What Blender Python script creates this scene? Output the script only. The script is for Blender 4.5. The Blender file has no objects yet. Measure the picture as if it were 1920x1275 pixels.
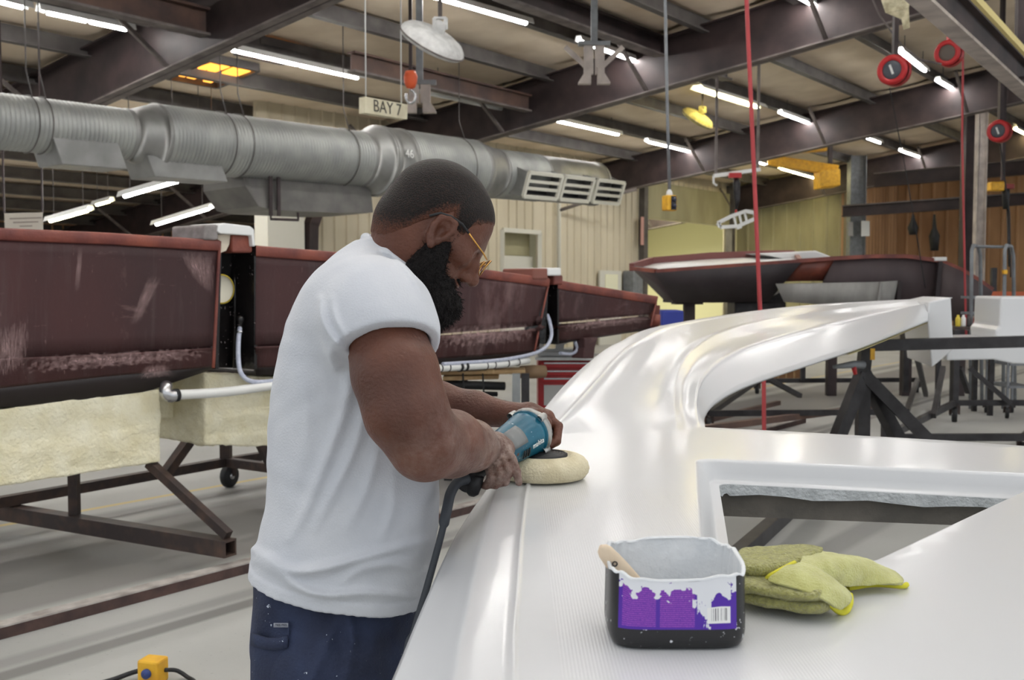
import bpy, bmesh, math, random
import numpy as np
from mathutils import Vector, Matrix, noise as mnoise
from mathutils.geometry import delaunay_2d_cdt

random.seed(7)
np.random.seed(7)
scene = bpy.context.scene
COL = scene.collection

# ------------------------------------------------------------------ camera
F_PX = 1912.0
CAM_H = 1.45
PITCH = math.atan((637.5 - 540.0) / F_PX)
camd = bpy.data.cameras.new('camera')
camd.sensor_width = 36.0
camd.lens = 36.0 * F_PX / 1920.0
camd.clip_start = 0.05
camd.clip_end = 200
camd.dof.use_dof = True
camd.dof.focus_distance = 1.95
camd.dof.aperture_fstop = 9.0
cam = bpy.data.objects.new('camera', camd)
cam.location = (0, 0, CAM_H)
cam.rotation_euler = (math.pi / 2 - PITCH, 0, 0)
COL.objects.link(cam)
scene.camera = cam

# ------------------------------------------------------------------ world, exposure
world = bpy.data.worlds.new('world')
scene.world = world
world.use_nodes = True
bgn = world.node_tree.nodes['Background']
bgn.inputs[0].default_value = (0.92, 0.96, 1.0, 1)
bgn.inputs[1].default_value = 0.95
scene.view_settings.view_transform = 'Standard'
scene.view_settings.look = 'None'
scene.view_settings.exposure = 0.08
scene.view_settings.gamma = 1.0
scene.view_settings.use_curve_mapping = False
TUBE_STRENGTH = 68.0

# ------------------------------------------------------------------ helpers
CF = Vector((0, math.cos(PITCH), -math.sin(PITCH)))
CU = Vector((0, math.sin(PITCH), math.cos(PITCH)))
CC = Vector((0, 0, CAM_H))

def ray(px, py):
    return CF + Vector((1, 0, 0)) * ((px - 960.0) / F_PX) - CU * ((py - 637.5) / F_PX)
def PY(px, py, y):                       # point of the place seen at px,py, y metres ahead
    r = ray(px, py)
    return CC + r * (y / r.y)
def PZ(px, py, z):                       # the same at height z
    r = ray(px, py)
    return CC + r * ((z - CAM_H) / r.z)
def PPL(px, py, p0, n):
    r = ray(px, py)
    return CC + r * ((Vector(p0) - CC).dot(n) / r.dot(n))

D1 = Vector((0.614, 0.789, 0)).normalized()    # along the hall
D2 = Vector((0.789, -0.614, 0)).normalized()   # across, towards the ridge
EAVE = Vector((2.18, 26.0, 0))
PITCHR = 0.13
def W(s, t, z):
    return EAVE + D1 * s + D2 * t + Vector((0, 0, z))
def PR(px, py, h):                       # on a plane parallel to the roof, h above the floor at the eave
    n = (Vector((0, 0, 1)) - D2 * PITCHR)
    return PPL(px, py, W(0, 0, h), n)
def ST(p):
    q = Vector((p[0], p[1], 0)) - EAVE
    return q.dot(D1), q.dot(D2)

class MB:
    def __init__(s):
        s.v = []; s.f = []; s.smooth = []
    def add(s, verts, faces, smooth=False):
        o = len(s.v)
        s.v.extend([tuple(v) for v in verts])
        s.f.extend([tuple(i + o for i in f) for f in faces])
        s.smooth.extend([smooth] * len(faces))
        return s
    def box(s, c, size, R=None):
        c = Vector(c); hx, hy, hz = size[0] / 2, size[1] / 2, size[2] / 2
        vs = []
        for x in (-hx, hx):
            for y in (-hy, hy):
                for z in (-hz, hz):
                    p = Vector((x, y, z))
                    vs.append(c + (R @ p if R else p))
        return s.add(vs, [(0, 1, 3, 2), (4, 6, 7, 5), (0, 4, 5, 1), (2, 3, 7, 6), (0, 2, 6, 4), (1, 5, 7, 3)])
    def bar(s, a, b, w, h=None, up=(0, 0, 1)):
        a, b = Vector(a), Vector(b); h = h or w
        d = (b - a).normalized(); up = Vector(up)
        if abs(d.dot(up)) > 0.97: up = Vector((1, 0, 0)) if abs(d.x) < .9 else Vector((0, 1, 0))
        x = d.cross(up).normalized(); y = x.cross(d).normalized()
        vs = []
        for p in (a, b):
            for (i, j) in ((-1, -1), (1, -1), (1, 1), (-1, 1)):
                vs.append(p + x * (i * w / 2) + y * (j * h / 2))
        return s.add(vs, [(3, 2, 1, 0), (4, 5, 6, 7), (0, 1, 5, 4), (1, 2, 6, 5), (2, 3, 7, 6), (3, 0, 4, 7)])
    def tube(s, pts, r, n=10, caps=True, smooth=True):
        pts = [Vector(p) for p in pts]
        rs = r if isinstance(r, (list, tuple)) else [r] * len(pts)
        o = len(s.v); vs = []; fs = []
        prev = None
        for i, p in enumerate(pts):
            t = (pts[min(i + 1, len(pts) - 1)] - pts[max(i - 1, 0)])
            t = t.normalized() if t.length > 1e-9 else Vector((0, 0, 1))
            if prev is None:
                a = Vector((0, 0, 1)) if abs(t.z) < .9 else Vector((1, 0, 0))
                x = t.cross(a).normalized()
            else:
                x = (prev - t * prev.dot(t)).normalized()
            prev = x; y = t.cross(x)
            for k in range(n):
                an = 2 * math.pi * k / n
                vs.append(p + (x * math.cos(an) + y * math.sin(an)) * rs[i])
        for i in range(len(pts) - 1):
            for k in range(n):
                k2 = (k + 1) % n
                fs.append((i * n + k, i * n + k2, (i + 1) * n + k2, (i + 1) * n + k))
        s.add(vs, fs, smooth)
        if caps:
            m = len(pts) - 1
            s.f.append(tuple(o + k for k in range(n))[::-1]); s.smooth.append(False)
            s.f.append(tuple(o + m * n + k for k in range(n))); s.smooth.append(False)
        return s
    def lathe(s, prof, o=(0, 0, 0), axis=(0, 0, 1), n=24, smooth=True, xdir=None):
        # prof: list of (radius, distance along the axis)
        o = Vector(o); a = Vector(axis).normalized()
        ref = Vector(xdir) if xdir else (Vector((0, 0, 1)) if abs(a.z) < .9 else Vector((1, 0, 0)))
        x = (ref - a * ref.dot(a)).normalized(); y = a.cross(x)
        vs = []; fs = []
        for (r, h) in prof:
            for k in range(n):
                an = 2 * math.pi * k / n
                vs.append(o + a * h + (x * math.cos(an) + y * math.sin(an)) * r)
        for i in range(len(prof) - 1):
            for k in range(n):
                k2 = (k + 1) % n
                fs.append((i * n + k, i * n + k2, (i + 1) * n + k2, (i + 1) * n + k))
        s.add(vs, fs, smooth)
        return s
    def prism(s, poly, ext, smooth=False):
        # poly: 3D points in order, ext: extrusion vector
        n = len(poly); e = Vector(ext)
        vs = [Vector(p) for p in poly] + [Vector(p) + e for p in poly]
        fs = [tuple(range(n))[::-1], tuple(range(n, 2 * n))]
        fs += [(i, (i + 1) % n, n + (i + 1) % n, n + i) for i in range(n)]
        return s.add(vs, fs, smooth)
    def grid(s, rows, smooth=True, closed=False):
        m = len(rows[0]); vs = [p for r in rows for p in r]; fs = []
        for i in range(len(rows) - 1):
            for k in range(m if closed else m - 1):
                k2 = (k + 1) % m
                fs.append((i * m + k, i * m + k2, (i + 1) * m + k2, (i + 1) * m + k))
        return s.add(vs, fs, smooth)
    def build(s, name, mat, parent=None, bevel=0, thick=0, recalc=True):
        me = bpy.data.meshes.new(name)
        off = Vector((0, 0, 0))
        if parent is not None:
            off = Vector(parent.get('_o', (0, 0, 0)))
            me.from_pydata([(v[0] - off.x, v[1] - off.y, v[2] - off.z) for v in s.v], [], s.f)
        else:
            a = np.array([tuple(v) for v in s.v])
            off = Vector(((a[:, 0].min() + a[:, 0].max()) / 2, (a[:, 1].min() + a[:, 1].max()) / 2, a[:, 2].min()))
            me.from_pydata([tuple(v) for v in (a - np.array(off))], [], s.f)
        me.polygons.foreach_set('use_smooth', s.smooth)
        if recalc:
            bm = bmesh.new(); bm.from_mesh(me)
            bmesh.ops.recalc_face_normals(bm, faces=bm.faces); bm.to_mesh(me); bm.free()
        o = bpy.data.objects.new(name, me)
        COL.objects.link(o)
        if parent is None:
            o.location = off
        else:
            o.parent = parent
        o['_o'] = tuple(off)
        if mat: me.materials.append(mat)
        if thick:
            m = o.modifiers.new('solid', 'SOLIDIFY'); m.thickness = thick; m.offset = -1
        if bevel:
            m = o.modifiers.new('bevel', 'BEVEL'); m.width = bevel; m.segments = 2; m.limit_method = 'ANGLE'
            m.angle_limit = math.radians(40)
        return o

def thing(name, label, cat, loc, group=None):
    o = bpy.data.objects.new(name, None); COL.objects.link(o)
    o.location = loc; o['_o'] = tuple(loc); o.empty_display_size = .1
    return tag(o, label, cat, group)
def tag(o, label=None, cat=None, group=None, kind=None):
    if label: o['label'] = label
    if cat: o['category'] = cat
    if group: o['group'] = group
    if kind: o['kind'] = kind
    return o
def lab(o, label):
    o['label'] = label
    return o

# ------------------------------------------------------------------ materials
MATS = {}
def srgb(r, g, b):
    def f(c):
        c /= 255.0
        return c / 12.92 if c <= .04045 else ((c + .055) / 1.055) ** 2.4
    return (f(r), f(g), f(b), 1)
def mat(name, col, rough=.6, metal=0, col2=None, nscale=6, bump=0, bscale=40, detail=6, coat=0, emit=None, estr=0,
        stretch=None, contrast=(.35, .65), spec=.5, sheen=0, sss=0):
    if name in MATS: return MATS[name]
    m = bpy.data.materials.new(name); m.use_nodes = True
    nt = m.node_tree; b = nt.nodes['Principled BSDF']
    b.inputs['Base Color'].default_value = col
    b.inputs['Roughness'].default_value = rough
    b.inputs['Metallic'].default_value = metal
    b.inputs['Specular IOR Level'].default_value = spec
    if coat:
        b.inputs['Coat Weight'].default_value = coat; b.inputs['Coat Roughness'].default_value = .14
    if sheen: b.inputs['Sheen Weight'].default_value = sheen
    if sss:
        b.inputs['Subsurface Weight'].default_value = sss
        b.inputs['Subsurface Radius'].default_value = (.01, .004, .002)
        b.inputs['Subsurface Scale'].default_value = .6
    if emit:
        b.inputs['Emission Color'].default_value = emit; b.inputs['Emission Strength'].default_value = estr
    if col2 or bump:
        tc = nt.nodes.new('ShaderNodeTexCoord'); src = tc.outputs['Object']
        if stretch:
            mp = nt.nodes.new('ShaderNodeMapping'); nt.links.new(src, mp.inputs[0])
            mp.inputs['Scale'].default_value = stretch; src = mp.outputs[0]
    if col2:
        n = nt.nodes.new('ShaderNodeTexNoise'); nt.links.new(src, n.inputs['Vector'])
        n.inputs['Scale'].default_value = nscale; n.inputs['Detail'].default_value = detail
        r = nt.nodes.new('ShaderNodeValToRGB'); nt.links.new(n.outputs['Fac'], r.inputs[0])
        r.color_ramp.elements[0].position = contrast[0]; r.color_ramp.elements[1].position = contrast[1]
        r.color_ramp.elements[0].color = col; r.color_ramp.elements[1].color = col2
        nt.links.new(r.outputs[0], b.inputs['Base Color'])
        m['ramp'] = r.name
    if bump:
        n2 = nt.nodes.new('ShaderNodeTexNoise'); nt.links.new(src, n2.inputs['Vector'])
        n2.inputs['Scale'].default_value = bscale; n2.inputs['Detail'].default_value = 5
        bp = nt.nodes.new('ShaderNodeBump'); bp.inputs['Strength'].default_value = bump
        bp.inputs['Distance'].default_value = .01
        nt.links.new(n2.outputs['Fac'], bp.inputs['Height']); nt.links.new(bp.outputs[0], b.inputs['Normal'])
    MATS[name] = m
    return m

M_white = mat('white_enamel', srgb(225, 226, 224), .4)
M_tube = mat('lit_tube', (1, 1, 1, 1), .5, emit=(1, .98, .95, 1), estr=TUBE_STRENGTH)
M_tubey = mat('lit_tube_warm', (1, .9, .5, 1), .5, emit=(1, .86, .45, 1), estr=TUBE_STRENGTH * .6)
M_steel = mat('dark_brown_steel', srgb(66, 53, 53), .55, .2, srgb(44, 36, 37), 2.5, .15, 30)
M_purlin = mat('grey_steel', srgb(104, 100, 98), .5, .2, srgb(80, 76, 76), 3)
M_flange = mat('dusty_flange', srgb(118, 110, 106), .7, 0, srgb(90, 82, 80), 5)
M_tan = mat('roof_insulation', srgb(240, 224, 202), .8, 0, srgb(218, 200, 176), 1.2, .25, 5)
M_black = mat('black_steel', srgb(38, 36, 38), .45, .3, srgb(58, 56, 58), 8)
M_rubber = mat('black_rubber', srgb(24, 24, 26), .55)
M_galv = mat('galvanised', srgb(172, 175, 174), .42, .75, srgb(148, 151, 151), 5, .05, 60)
M_red = mat('red_paint', srgb(176, 30, 34), .4)
M_yellow = mat('yellow_paint', srgb(232, 178, 40), .45, 0, srgb(206, 150, 30), 14)
M_chrome = mat('bright_metal', srgb(190, 190, 192), .25, .9)
M_grey = mat('grey_paint', srgb(130, 134, 138), .5, 0, srgb(112, 114, 118), 9)
# ================================================================== the setting
def floor_material():
    m = mat('concrete_floor', srgb(184, 184, 180), .62, 0, srgb(162, 162, 158), .7, .12, 9, contrast=(.3, .7))
    nt = m.node_tree; b = nt.nodes['Principled BSDF']; ramp = nt.nodes[m['ramp']]
    tc = nt.nodes.new('ShaderNodeTexCoord')
    sx = nt.nodes.new('ShaderNodeSeparateXYZ'); 
    mp = nt.nodes.new('ShaderNodeMapping'); nt.links.new(tc.outputs['Object'], mp.inputs[0])
    nt.links.new(mp.outputs[0], sx.inputs[0])
    # long dark bands and a painted yellow line that run along the hall (y axis of the floor object), and speckle
    def band(c, w, soft):
        a = nt.nodes.new('ShaderNodeMath'); a.operation = 'SUBTRACT'; nt.links.new(sx.outputs['X'], a.inputs[0]); a.inputs[1].default_value = c
        ab = nt.nodes.new('ShaderNodeMath'); ab.operation = 'ABSOLUTE'; nt.links.new(a.outputs[0], ab.inputs[0])
        r = nt.nodes.new('ShaderNodeMapRange'); nt.links.new(ab.outputs[0], r.inputs[0])
        r.inputs[1].default_value = w; r.inputs[2].default_value = w + soft; r.inputs[3].default_value = 1; r.inputs[4].default_value = 0
        return r.outputs[0]
    def mix(base, fac, col, k):
        mm = nt.nodes.new('ShaderNodeMix'); mm.data_type = 'RGBA'
        mu = nt.nodes.new('ShaderNodeMath'); mu.operation = 'MULTIPLY'; nt.links.new(fac, mu.inputs[0]); mu.inputs[1].default_value = k
        nt.links.new(mu.outputs[0], mm.inputs[0]); nt.links.new(base, mm.inputs[6]); mm.inputs[7].default_value = col
        return mm.outputs[2]
    c = ramp.outputs[0]
    for (t, w, s, col, k) in FLOOR_BANDS:
        c = mix(c, band(t, w, s), srgb(*col), k)
    sp = nt.nodes.new('ShaderNodeTexNoise'); sp.inputs['Scale'].default_value = 60; nt.links.new(tc.outputs['Object'], sp.inputs['Vector'])
    rr = nt.nodes.new('ShaderNodeMapRange'); nt.links.new(sp.outputs['Fac'], rr.inputs[0])
    rr.inputs[1].default_value = .68; rr.inputs[2].default_value = .75
    c = mix(c, rr.outputs[0], srgb(90, 88, 86), .35)
    nt.links.new(c, b.inputs['Base Color'])
    return m

def tval(px, py, z=0):
    return ST(PZ(px, py, z))[1]
t0 = 14.2                                   # floor object's own origin sits at the camera's t
FLOOR_BANDS = [
    (tval(235, 1200) - t0, .035, .03, (112, 110, 108), .8),
    (tval(235, 1178) - t0, .03, .05, (130, 128, 126), .6),
    (tval(240, 942) - t0, .025, .01, (214, 190, 110), .75),
    (tval(240, 960) - t0, .05, .1, (110, 106, 102), .6),
    (tval(1700, 950) - t0, .06, .05, (120, 118, 116), .5),
    ((tval(240, 1092) + tval(240, 985)) / 2 - t0, abs(tval(240, 1092) - tval(240, 985)) / 2, .12, (96, 90, 88), .7),  # stained floor, with the hull's shadow painted in as well
]
fb = MB()
Rf = Matrix.Rotation(math.atan2(D2.y, D2.x), 3, 'Z')
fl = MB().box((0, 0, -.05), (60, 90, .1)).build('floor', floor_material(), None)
fl.rotation_euler = (0, 0, math.atan2(D2.y, D2.x))
fl.location = W(-10, t0, -.1)
tag(fl, 'grey concrete workshop floor with dark bands and specks', 'floor', kind='structure')

# ---- roof: sloping insulation panels between purlins, all children of the ceiling
H_DECK = 4.66; H_PURLIN = 4.44; H_BEAM = 3.76
TMIN, TMAX = -12.0, 17.0
SMIN, SMAX = -24.0, 14.0
def Wr(s, t, h):                            # h measured at the eave, rises with the roof pitch
    return W(s, t, h + PITCHR * t)
cm = MB()
cm.add([Wr(SMIN, TMIN, H_DECK + .06), Wr(SMAX, TMIN, H_DECK + .06), Wr(SMAX, TMAX, H_DECK + .06), Wr(SMIN, TMAX, H_DECK + .06),
        Wr(SMIN, TMIN, H_DECK + .16), Wr(SMAX, TMIN, H_DECK + .16), Wr(SMAX, TMAX, H_DECK + .16), Wr(SMIN, TMAX, H_DECK + .16)],
       [(0, 1, 2, 3), (7, 6, 5, 4), (0, 4, 5, 1), (1, 5, 6, 2), (2, 6, 7, 3), (3, 7, 4, 0)])
ceil = cm.build('ceiling', M_tan, None)
tag(ceil, 'sloping metal roof lined with tan insulation between grey purlins', 'ceiling', kind='structure')
PSP = 1.45
RAF = [7.6, 0.0, -7.6, -14.3, -21.6]
tl = TMIN
while tl < TMAX:
    # purlin: a Z section
    p = MB()
    a, b = Wr(SMIN, tl, H_DECK - .1), Wr(SMAX, tl, H_DECK - .1)
    p.bar(a, b, .02, .22)
    p.bar(a + D2 * .05 - Vector((0, 0, .11)), b + D2 * .05 - Vector((0, 0, .11)), .12, .018)
    p.bar(a - D2 * .05 + Vector((0, 0, .11)), b - D2 * .05 + Vector((0, 0, .11)), .12, .018)
    p.build('purlin', M_purlin, ceil)
    edges = [SMAX] + RAF + [SMIN]
    for i in range(len(edges) - 1):
        s1, s0 = edges[i], edges[i + 1]
        nseg = 1
        rows = []
        for j in range(9):
            s = s0 + .06 + (s1 - s0 - .12) * j / 8
            row = []
            for k in range(5):
                q = k / 4
                sag = -.05 * math.sin(math.pi * q) - .02 * math.sin(math.pi * 2 * j / 8 + tl * 3)
                row.append(Wr(s, tl + .05 + (PSP - .1) * q, H_DECK + .05 + sag))
            rows.append(row)
        MB().grid(rows).build('insulation_panel', M_tan, ceil)
    tl += PSP

def ibeam(mb_web, mb_fl, a, b, depth, fw, tw=.015, tf=.025):
    u = Vector((0, 0, 1))
    mb_web.bar(a + u * depth / 2, b + u * depth / 2, tw, depth)
    mb_fl.bar(a + u * tf / 2, b + u * tf / 2, fw, tf)
    mb_fl.bar(a + u * (depth - tf / 2), b + u * (depth - tf / 2), fw, tf)

raf_lab = {7.6: 'dark brown roof rafter farthest back, above the brown alcove wall',
           0.0: 'dark brown roof rafter whose lower end meets the far wall behind the duct end',
           -7.6: 'dark brown roof rafter rising from behind the BAY 7 sign to upper right',
           -14.3: 'dark brown deep rafter crossing the upper left above the grey duct',
           -21.6: 'dark brown roof rafter nearest overhead'}
for s in RAF:
    a, b = Wr(s, TMIN, H_BEAM), Wr(s, TMAX, H_BEAM)
    r = thing('roof_rafter', raf_lab[s], 'rafter', Wr(s, 0, H_BEAM), 'roof rafters')
    w, f1 = MB(), MB()
    dep = .78
    w.bar(a + Vector((0, 0, dep / 2)), b + Vector((0, 0, dep / 2)), .018, dep)
    w.build('web', M_steel, r)
    MB().bar(a + Vector((0, 0, .012)), b + Vector((0, 0, .012)), .24, .024).build('lower_flange', M_flange, r)
    MB().bar(a + Vector((0, 0, dep)), b + Vector((0, 0, dep)), .24, .024).build('upper_flange', M_steel, r)
    t = TMIN + .5
    while t < TMAX:
        st = MB()
        c0 = Wr(s, t, H_BEAM + .02); c1 = Wr(s, t, H_BEAM + dep - .01)
        if int((t - TMIN) / 1.45) % 4 == 1:
            st.bar(c0, c1, .22, .012, up=D1); st.build('stiffener', M_steel, r)
        if int((t - TMIN) / 1.45) % 2 == 0:
            for sg in (-1, 1):
                MB().bar(Wr(s + sg * .06, t, H_BEAM + .04), Wr(s + sg * 1.0, t, H_PURLIN + .02), .05, .05).build('brace', M_flange, r)
        t += 1.45

# ---- walls: ribbed sheet metal, each sheet a piece of its wall
M_sheet = mat('cream_sheet', srgb(214, 204, 180), .55, 0, srgb(196, 186, 162), 1.2, stretch=(1, 1, .3))
M_sheet2 = mat('olive_sheet', srgb(172, 166, 132), .55, 0, srgb(146, 140, 110), 1.5, stretch=(1, 1, .3))
M_sheet3 = mat('brown_sheet', srgb(196, 156, 118), .6, 0, srgb(160, 122, 88), 1.2, stretch=(1, 1, .3))
M_trim = mat('white_trim', srgb(214, 212, 200), .5)
def sheet_wall(name, p0, p1, z0, z1, m, label, openings=(), rib=.3, sheet=.9, inward=None):
    """ribbed wall from p0 to p1; openings: (u0,u1,zlo,zhi) in metres along the wall"""
    p0, p1 = Vector((p0.x, p0.y, 0)), Vector((p1.x, p1.y, 0))
    L = (p1 - p0).length; d = (p1 - p0).normalized(); n = Vector((-d.y, d.x, 0))
    if n.dot(-(p0 + p1)) < 0: n = -n        # face the hall / camera
    base = MB()
    def blocks(u0, u1):
        zs = [(z0, z1)]
        for (a, b, lo, hi) in openings:
            if a < (u0 + u1) / 2 < b:
                zs = [(x, y) for (x, y) in ((z0, lo), (hi, z1)) if y - x > .02]
        return zs
    cuts = sorted(set([0, L] + [c for o in openings for c in o[:2] if 0 < c < L]))
    for i in range(len(cuts) - 1):
        for (a, b) in blocks(cuts[i], cuts[i + 1]):
            base.prism([p0 + d * cuts[i] - n * .12 + Vector((0, 0, a)), p0 + d * cuts[i + 1] - n * .12 + Vector((0, 0, a)),
                        p0 + d * cuts[i + 1] - n * .02 + Vector((0, 0, a)), p0 + d * cuts[i] - n * .02 + Vector((0, 0, a))], (0, 0, b - a))
    w = base.build(name, m, None)
    tag(w, label, 'wall', kind='structure')
    for i in range(len(cuts) - 1):
        u = cuts[i]
        while u < cuts[i + 1] - .05:
            ue = min(u + sheet, cuts[i + 1])
            for (a, b) in blocks(u, ue):
                pr = []
                x = u
                prof = [(0, 0)]
                k = 0
                while u + (k + 1) * rib <= ue + 1e-6:
                    c = k * rib
                    prof += [(c + rib * .72, 0), (c + rib * .78, .035), (c + rib * .92, .035), (c + rib * .985, 0)]
                    k += 1
                prof.append((ue - u, 0))
                rows = [[p0 + d * (u + q) + n * (h - .015) + Vector((0, 0, z)) for (q, h) in prof] for z in (a, b)]
                MB().grid(rows, smooth=False).build('wall_sheet', m, w, recalc=False)
            u = ue
    return w

# eave wall that runs away along the hall (far left of the picture to the lit doorway)
def eave_s(px):
    r = ray(px, 540); n = D2
    p = CC + r * ((EAVE - Vector((0, 0, 0)) - CC).dot(n) / r.dot(n))
    return ST(p)[0]
S0 = eave_s(487); S1 = eave_s(1380)
Lw = S1 - S0
so = lambda px: eave_s(px) - S0
wl = sheet_wall('wall_left', W(S0, 0, 0), W(S1, 0, 0), 0, 4.75, M_sheet,
                'cream ribbed metal wall behind the duct, running to the lit doorway',
                openings=[(so(942), so(1012), 0, 2.72), (so(1203), so(1361), 0, 3.35)])
# end wall right of the doorway
pA = W(S1, 0, 0)
r_ = ray(1580, 540); tB = None
for i in range(4000):
    q = W(S1, i * .01, 0)
    if 960 + F_PX * q.x / q.y >= 1580: tB = i * .01; break
sheet_wall('wall_back', pA, W(S1, tB, 0), 0, 5.2, M_sheet2, 'olive ribbed metal end wall right of the lit doorway', rib=.42, sheet=1.26)
sheet_wall('wall_alcove_side', W(S1, tB, 0), W(S1 + 5, tB, 0), 0, 5.5, M_sheet3, 'brown side wall of the alcove at the right')
sheet_wall('wall_alcove', W(S1 + 5, tB - .5, 0), W(S1 + 5, tB + 16, 0), 0, 6.5, M_sheet3, 'brown ribbed metal wall at the back of the alcove', rib=.42, sheet=1.26)
# low far wall of the side bay at the left
sheet_wall('wall_side_bay', W(-22, TMIN, 0), W(2, TMIN, 0), 0, 3.2, M_sheet3, 'tan metal wall far behind the long hull at left', rib=.3)
# trims on the eave wall: white boxed column at its left end, door, posts
cs = eave_s(512)
col = MB().box(W(cs, .2, 1.65), (.8, .35, 3.3), Matrix.Rotation(math.atan2(D1.y, D1.x), 3, 'Z')).build('trim_1', M_trim, None)
tag(col, 'white boxed column under the dark duct branch', 'column', kind='structure')
cx0 = eave_s(552)
c2 = MB()
c2.bar(W(cx0, .35, 0), W(cx0 + .1, .35, 2.6), .18, .2, up=D1); c2.bar(W(cx0 + .1, .35, 2.55), W(cx0 + .4, .35, 3.2), .18, .2, up=D1)
o = c2.build('trim_2', M_steel, None); tag(o, 'dark steel leg leaning beside the white column', 'column', kind='structure')
# roll-up door in the first opening
dr = MB()
u0, u1 = so(942) + S0, so(1012) + S0
d_ = thing('door_1', 'white sectional door with a dark gap above, in the cream wall', 'door', W((u0 + u1) / 2, -.25, 0)); d_['kind'] = 'structure'
zz = 0
while zz < 2.2:
    MB().prism([W(u0, -.28, zz + .01), W(u1, -.28, zz + .01), W(u1, -.2, zz + .01), W(u0, -.2, zz + .01)], (0, 0, .53)).build('door_panel', M_trim, d_, bevel=.012)
    zz += .55
MB().prism([W(u0, -.32, 2.2), W(u1, -.32, 2.2), W(u1, -.3, 2.2), W(u0, -.3, 2.2)], (0, 0, .55)).build('header_panel', M_sheet2, d_)
for u in (u0, u1):
    MB().bar(W(u, 0, 0), W(u, 0, 2.75), .1, .1).build('door_jamb', M_trim, d_)
MB().bar(W(u0, 0, 2.75), W(u1, 0, 2.75), .1, .1).build('door_jamb', M_trim, d_)
# lit room behind the second opening
M_glow = mat('pale_yellow_wall', srgb(236, 234, 204), .7)
u0, u1 = so(1203) + S0, so(1361) + S0
rm = MB()
rm.prism([W(u0 - 1, -5.2, 0), W(u1 + 3, -5.2, 0), W(u1 + 3, -5, 0), W(u0 - 1, -5, 0)], (0, 0, 4.2))
rm.prism([W(u0 - 1.2, -5.2, 0), W(u0 - 1, -5.2, 0), W(u0 - 1, -.15, 0), W(u0 - 1.2, -.15, 0)], (0, 0, 4.2))
rm.prism([W(u1 + 3, -5.2, 0), W(u1 + 3.2, -5.2, 0), W(u1 + 3.2, -.15, 0), W(u1 + 3, -.15, 0)], (0, 0, 4.2))
rm.prism([W(u0 - 1.2, -5.2, 4.2), W(u1 + 3.2, -5.2, 4.2), W(u1 + 3.2, -.15, 4.2), W(u0 - 1.2, -.15, 4.2)], (0, 0, .1))
o = rm.build('wall_lit_room', M_glow, None); tag(o, 'pale yellow lit room seen through the wide doorway', 'wall', kind='structure')
ld = bpy.data.lights.new('room_lamp', 'AREA'); ld.energy = 300; ld.size = 2.5; ld.color = (1, .95, .72)
lo = bpy.data.objects.new('room_lamp', ld); lo.location = W((u0 + u1) / 2 + .8, -2.5, 4.1); COL.objects.link(lo)
for i, u in enumerate((u0 - .1, u1 + .1)):
    o = MB().bar(W(u, .05, 0), W(u, .05, 4.6), .28, .2, up=D1).build('trim_%d' % (3 + i), M_purlin, None)
    tag(o, ['brown post at the near side of the lit doorway', 'dark post at the far side of the lit doorway'][i], 'post', kind='structure')
hd = MB().prism([W(u0, .02, 3.35), W(u1, .02, 3.35), W(u1, .1, 3.35), W(u0, .1, 3.35)], (0, 0, 1.0)).build('trim_5', M_sheet2, None)
tag(hd, 'olive header board above the lit doorway', 'header', kind='structure')
# ================================================================== strip lights
def strip_light(a, b, label, lit='w', group='fluorescent strip lights', wide=.13, hang=True):
    a, b = Vector(a), Vector(b)
    mid = (a + b) / 2
    r = thing('strip_light', label, 'light', mid, group)
    d = (b - a).normalized(); u = Vector((0, 0, 1)); side = d.cross(u).normalized()
    # housing: shallow trough
    pr = [(-wide / 2, .03), (-wide * .3, .11), (wide * .3, .11), (wide / 2, .03), (wide / 2 - .012, .03), (wide * .27, .095), (-wide * .27, .095), (-wide / 2 + .012, .03)]
    e0 = a - d * .08; e1 = b + d * .08
    MB().prism([e0 + side * x + u * z for x, z in pr], e1 - e0).build('housing', M_white, r)
    n = 2 if (b - a).length > 1.0 else 1
    for i in range(n):
        p = a + (b - a) * (i / n) + d * .03; q = a + (b - a) * ((i + 1) / n) - d * .03
        t = MB().tube([p + u * .03, q + u * .03], .03, 8).build('tube', {'w': M_tube, 'y': M_tubey, 'off': M_white}[lit], r)
        MB().tube([p - d * .03 + u * .03, p + u * .03], .022, 8).build('end_cap', M_white, t)
        MB().tube([q + u * .03, q + d * .03 + u * .03], .022, 8).build('end_cap', M_white, t)
    if hang:
        for f in (.12, .88):
            p = a + (b - a) * f + u * .11
            s_, t_ = ST(p); top = H_DECK + PITCHR * t_ + .02
            if top > p.z + .02:
                MB().tube([p, Vector((p.x, p.y, top))], .006, 6).build('hanger_rod', M_purlin, r)
    return r
HL = 4.33
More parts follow.
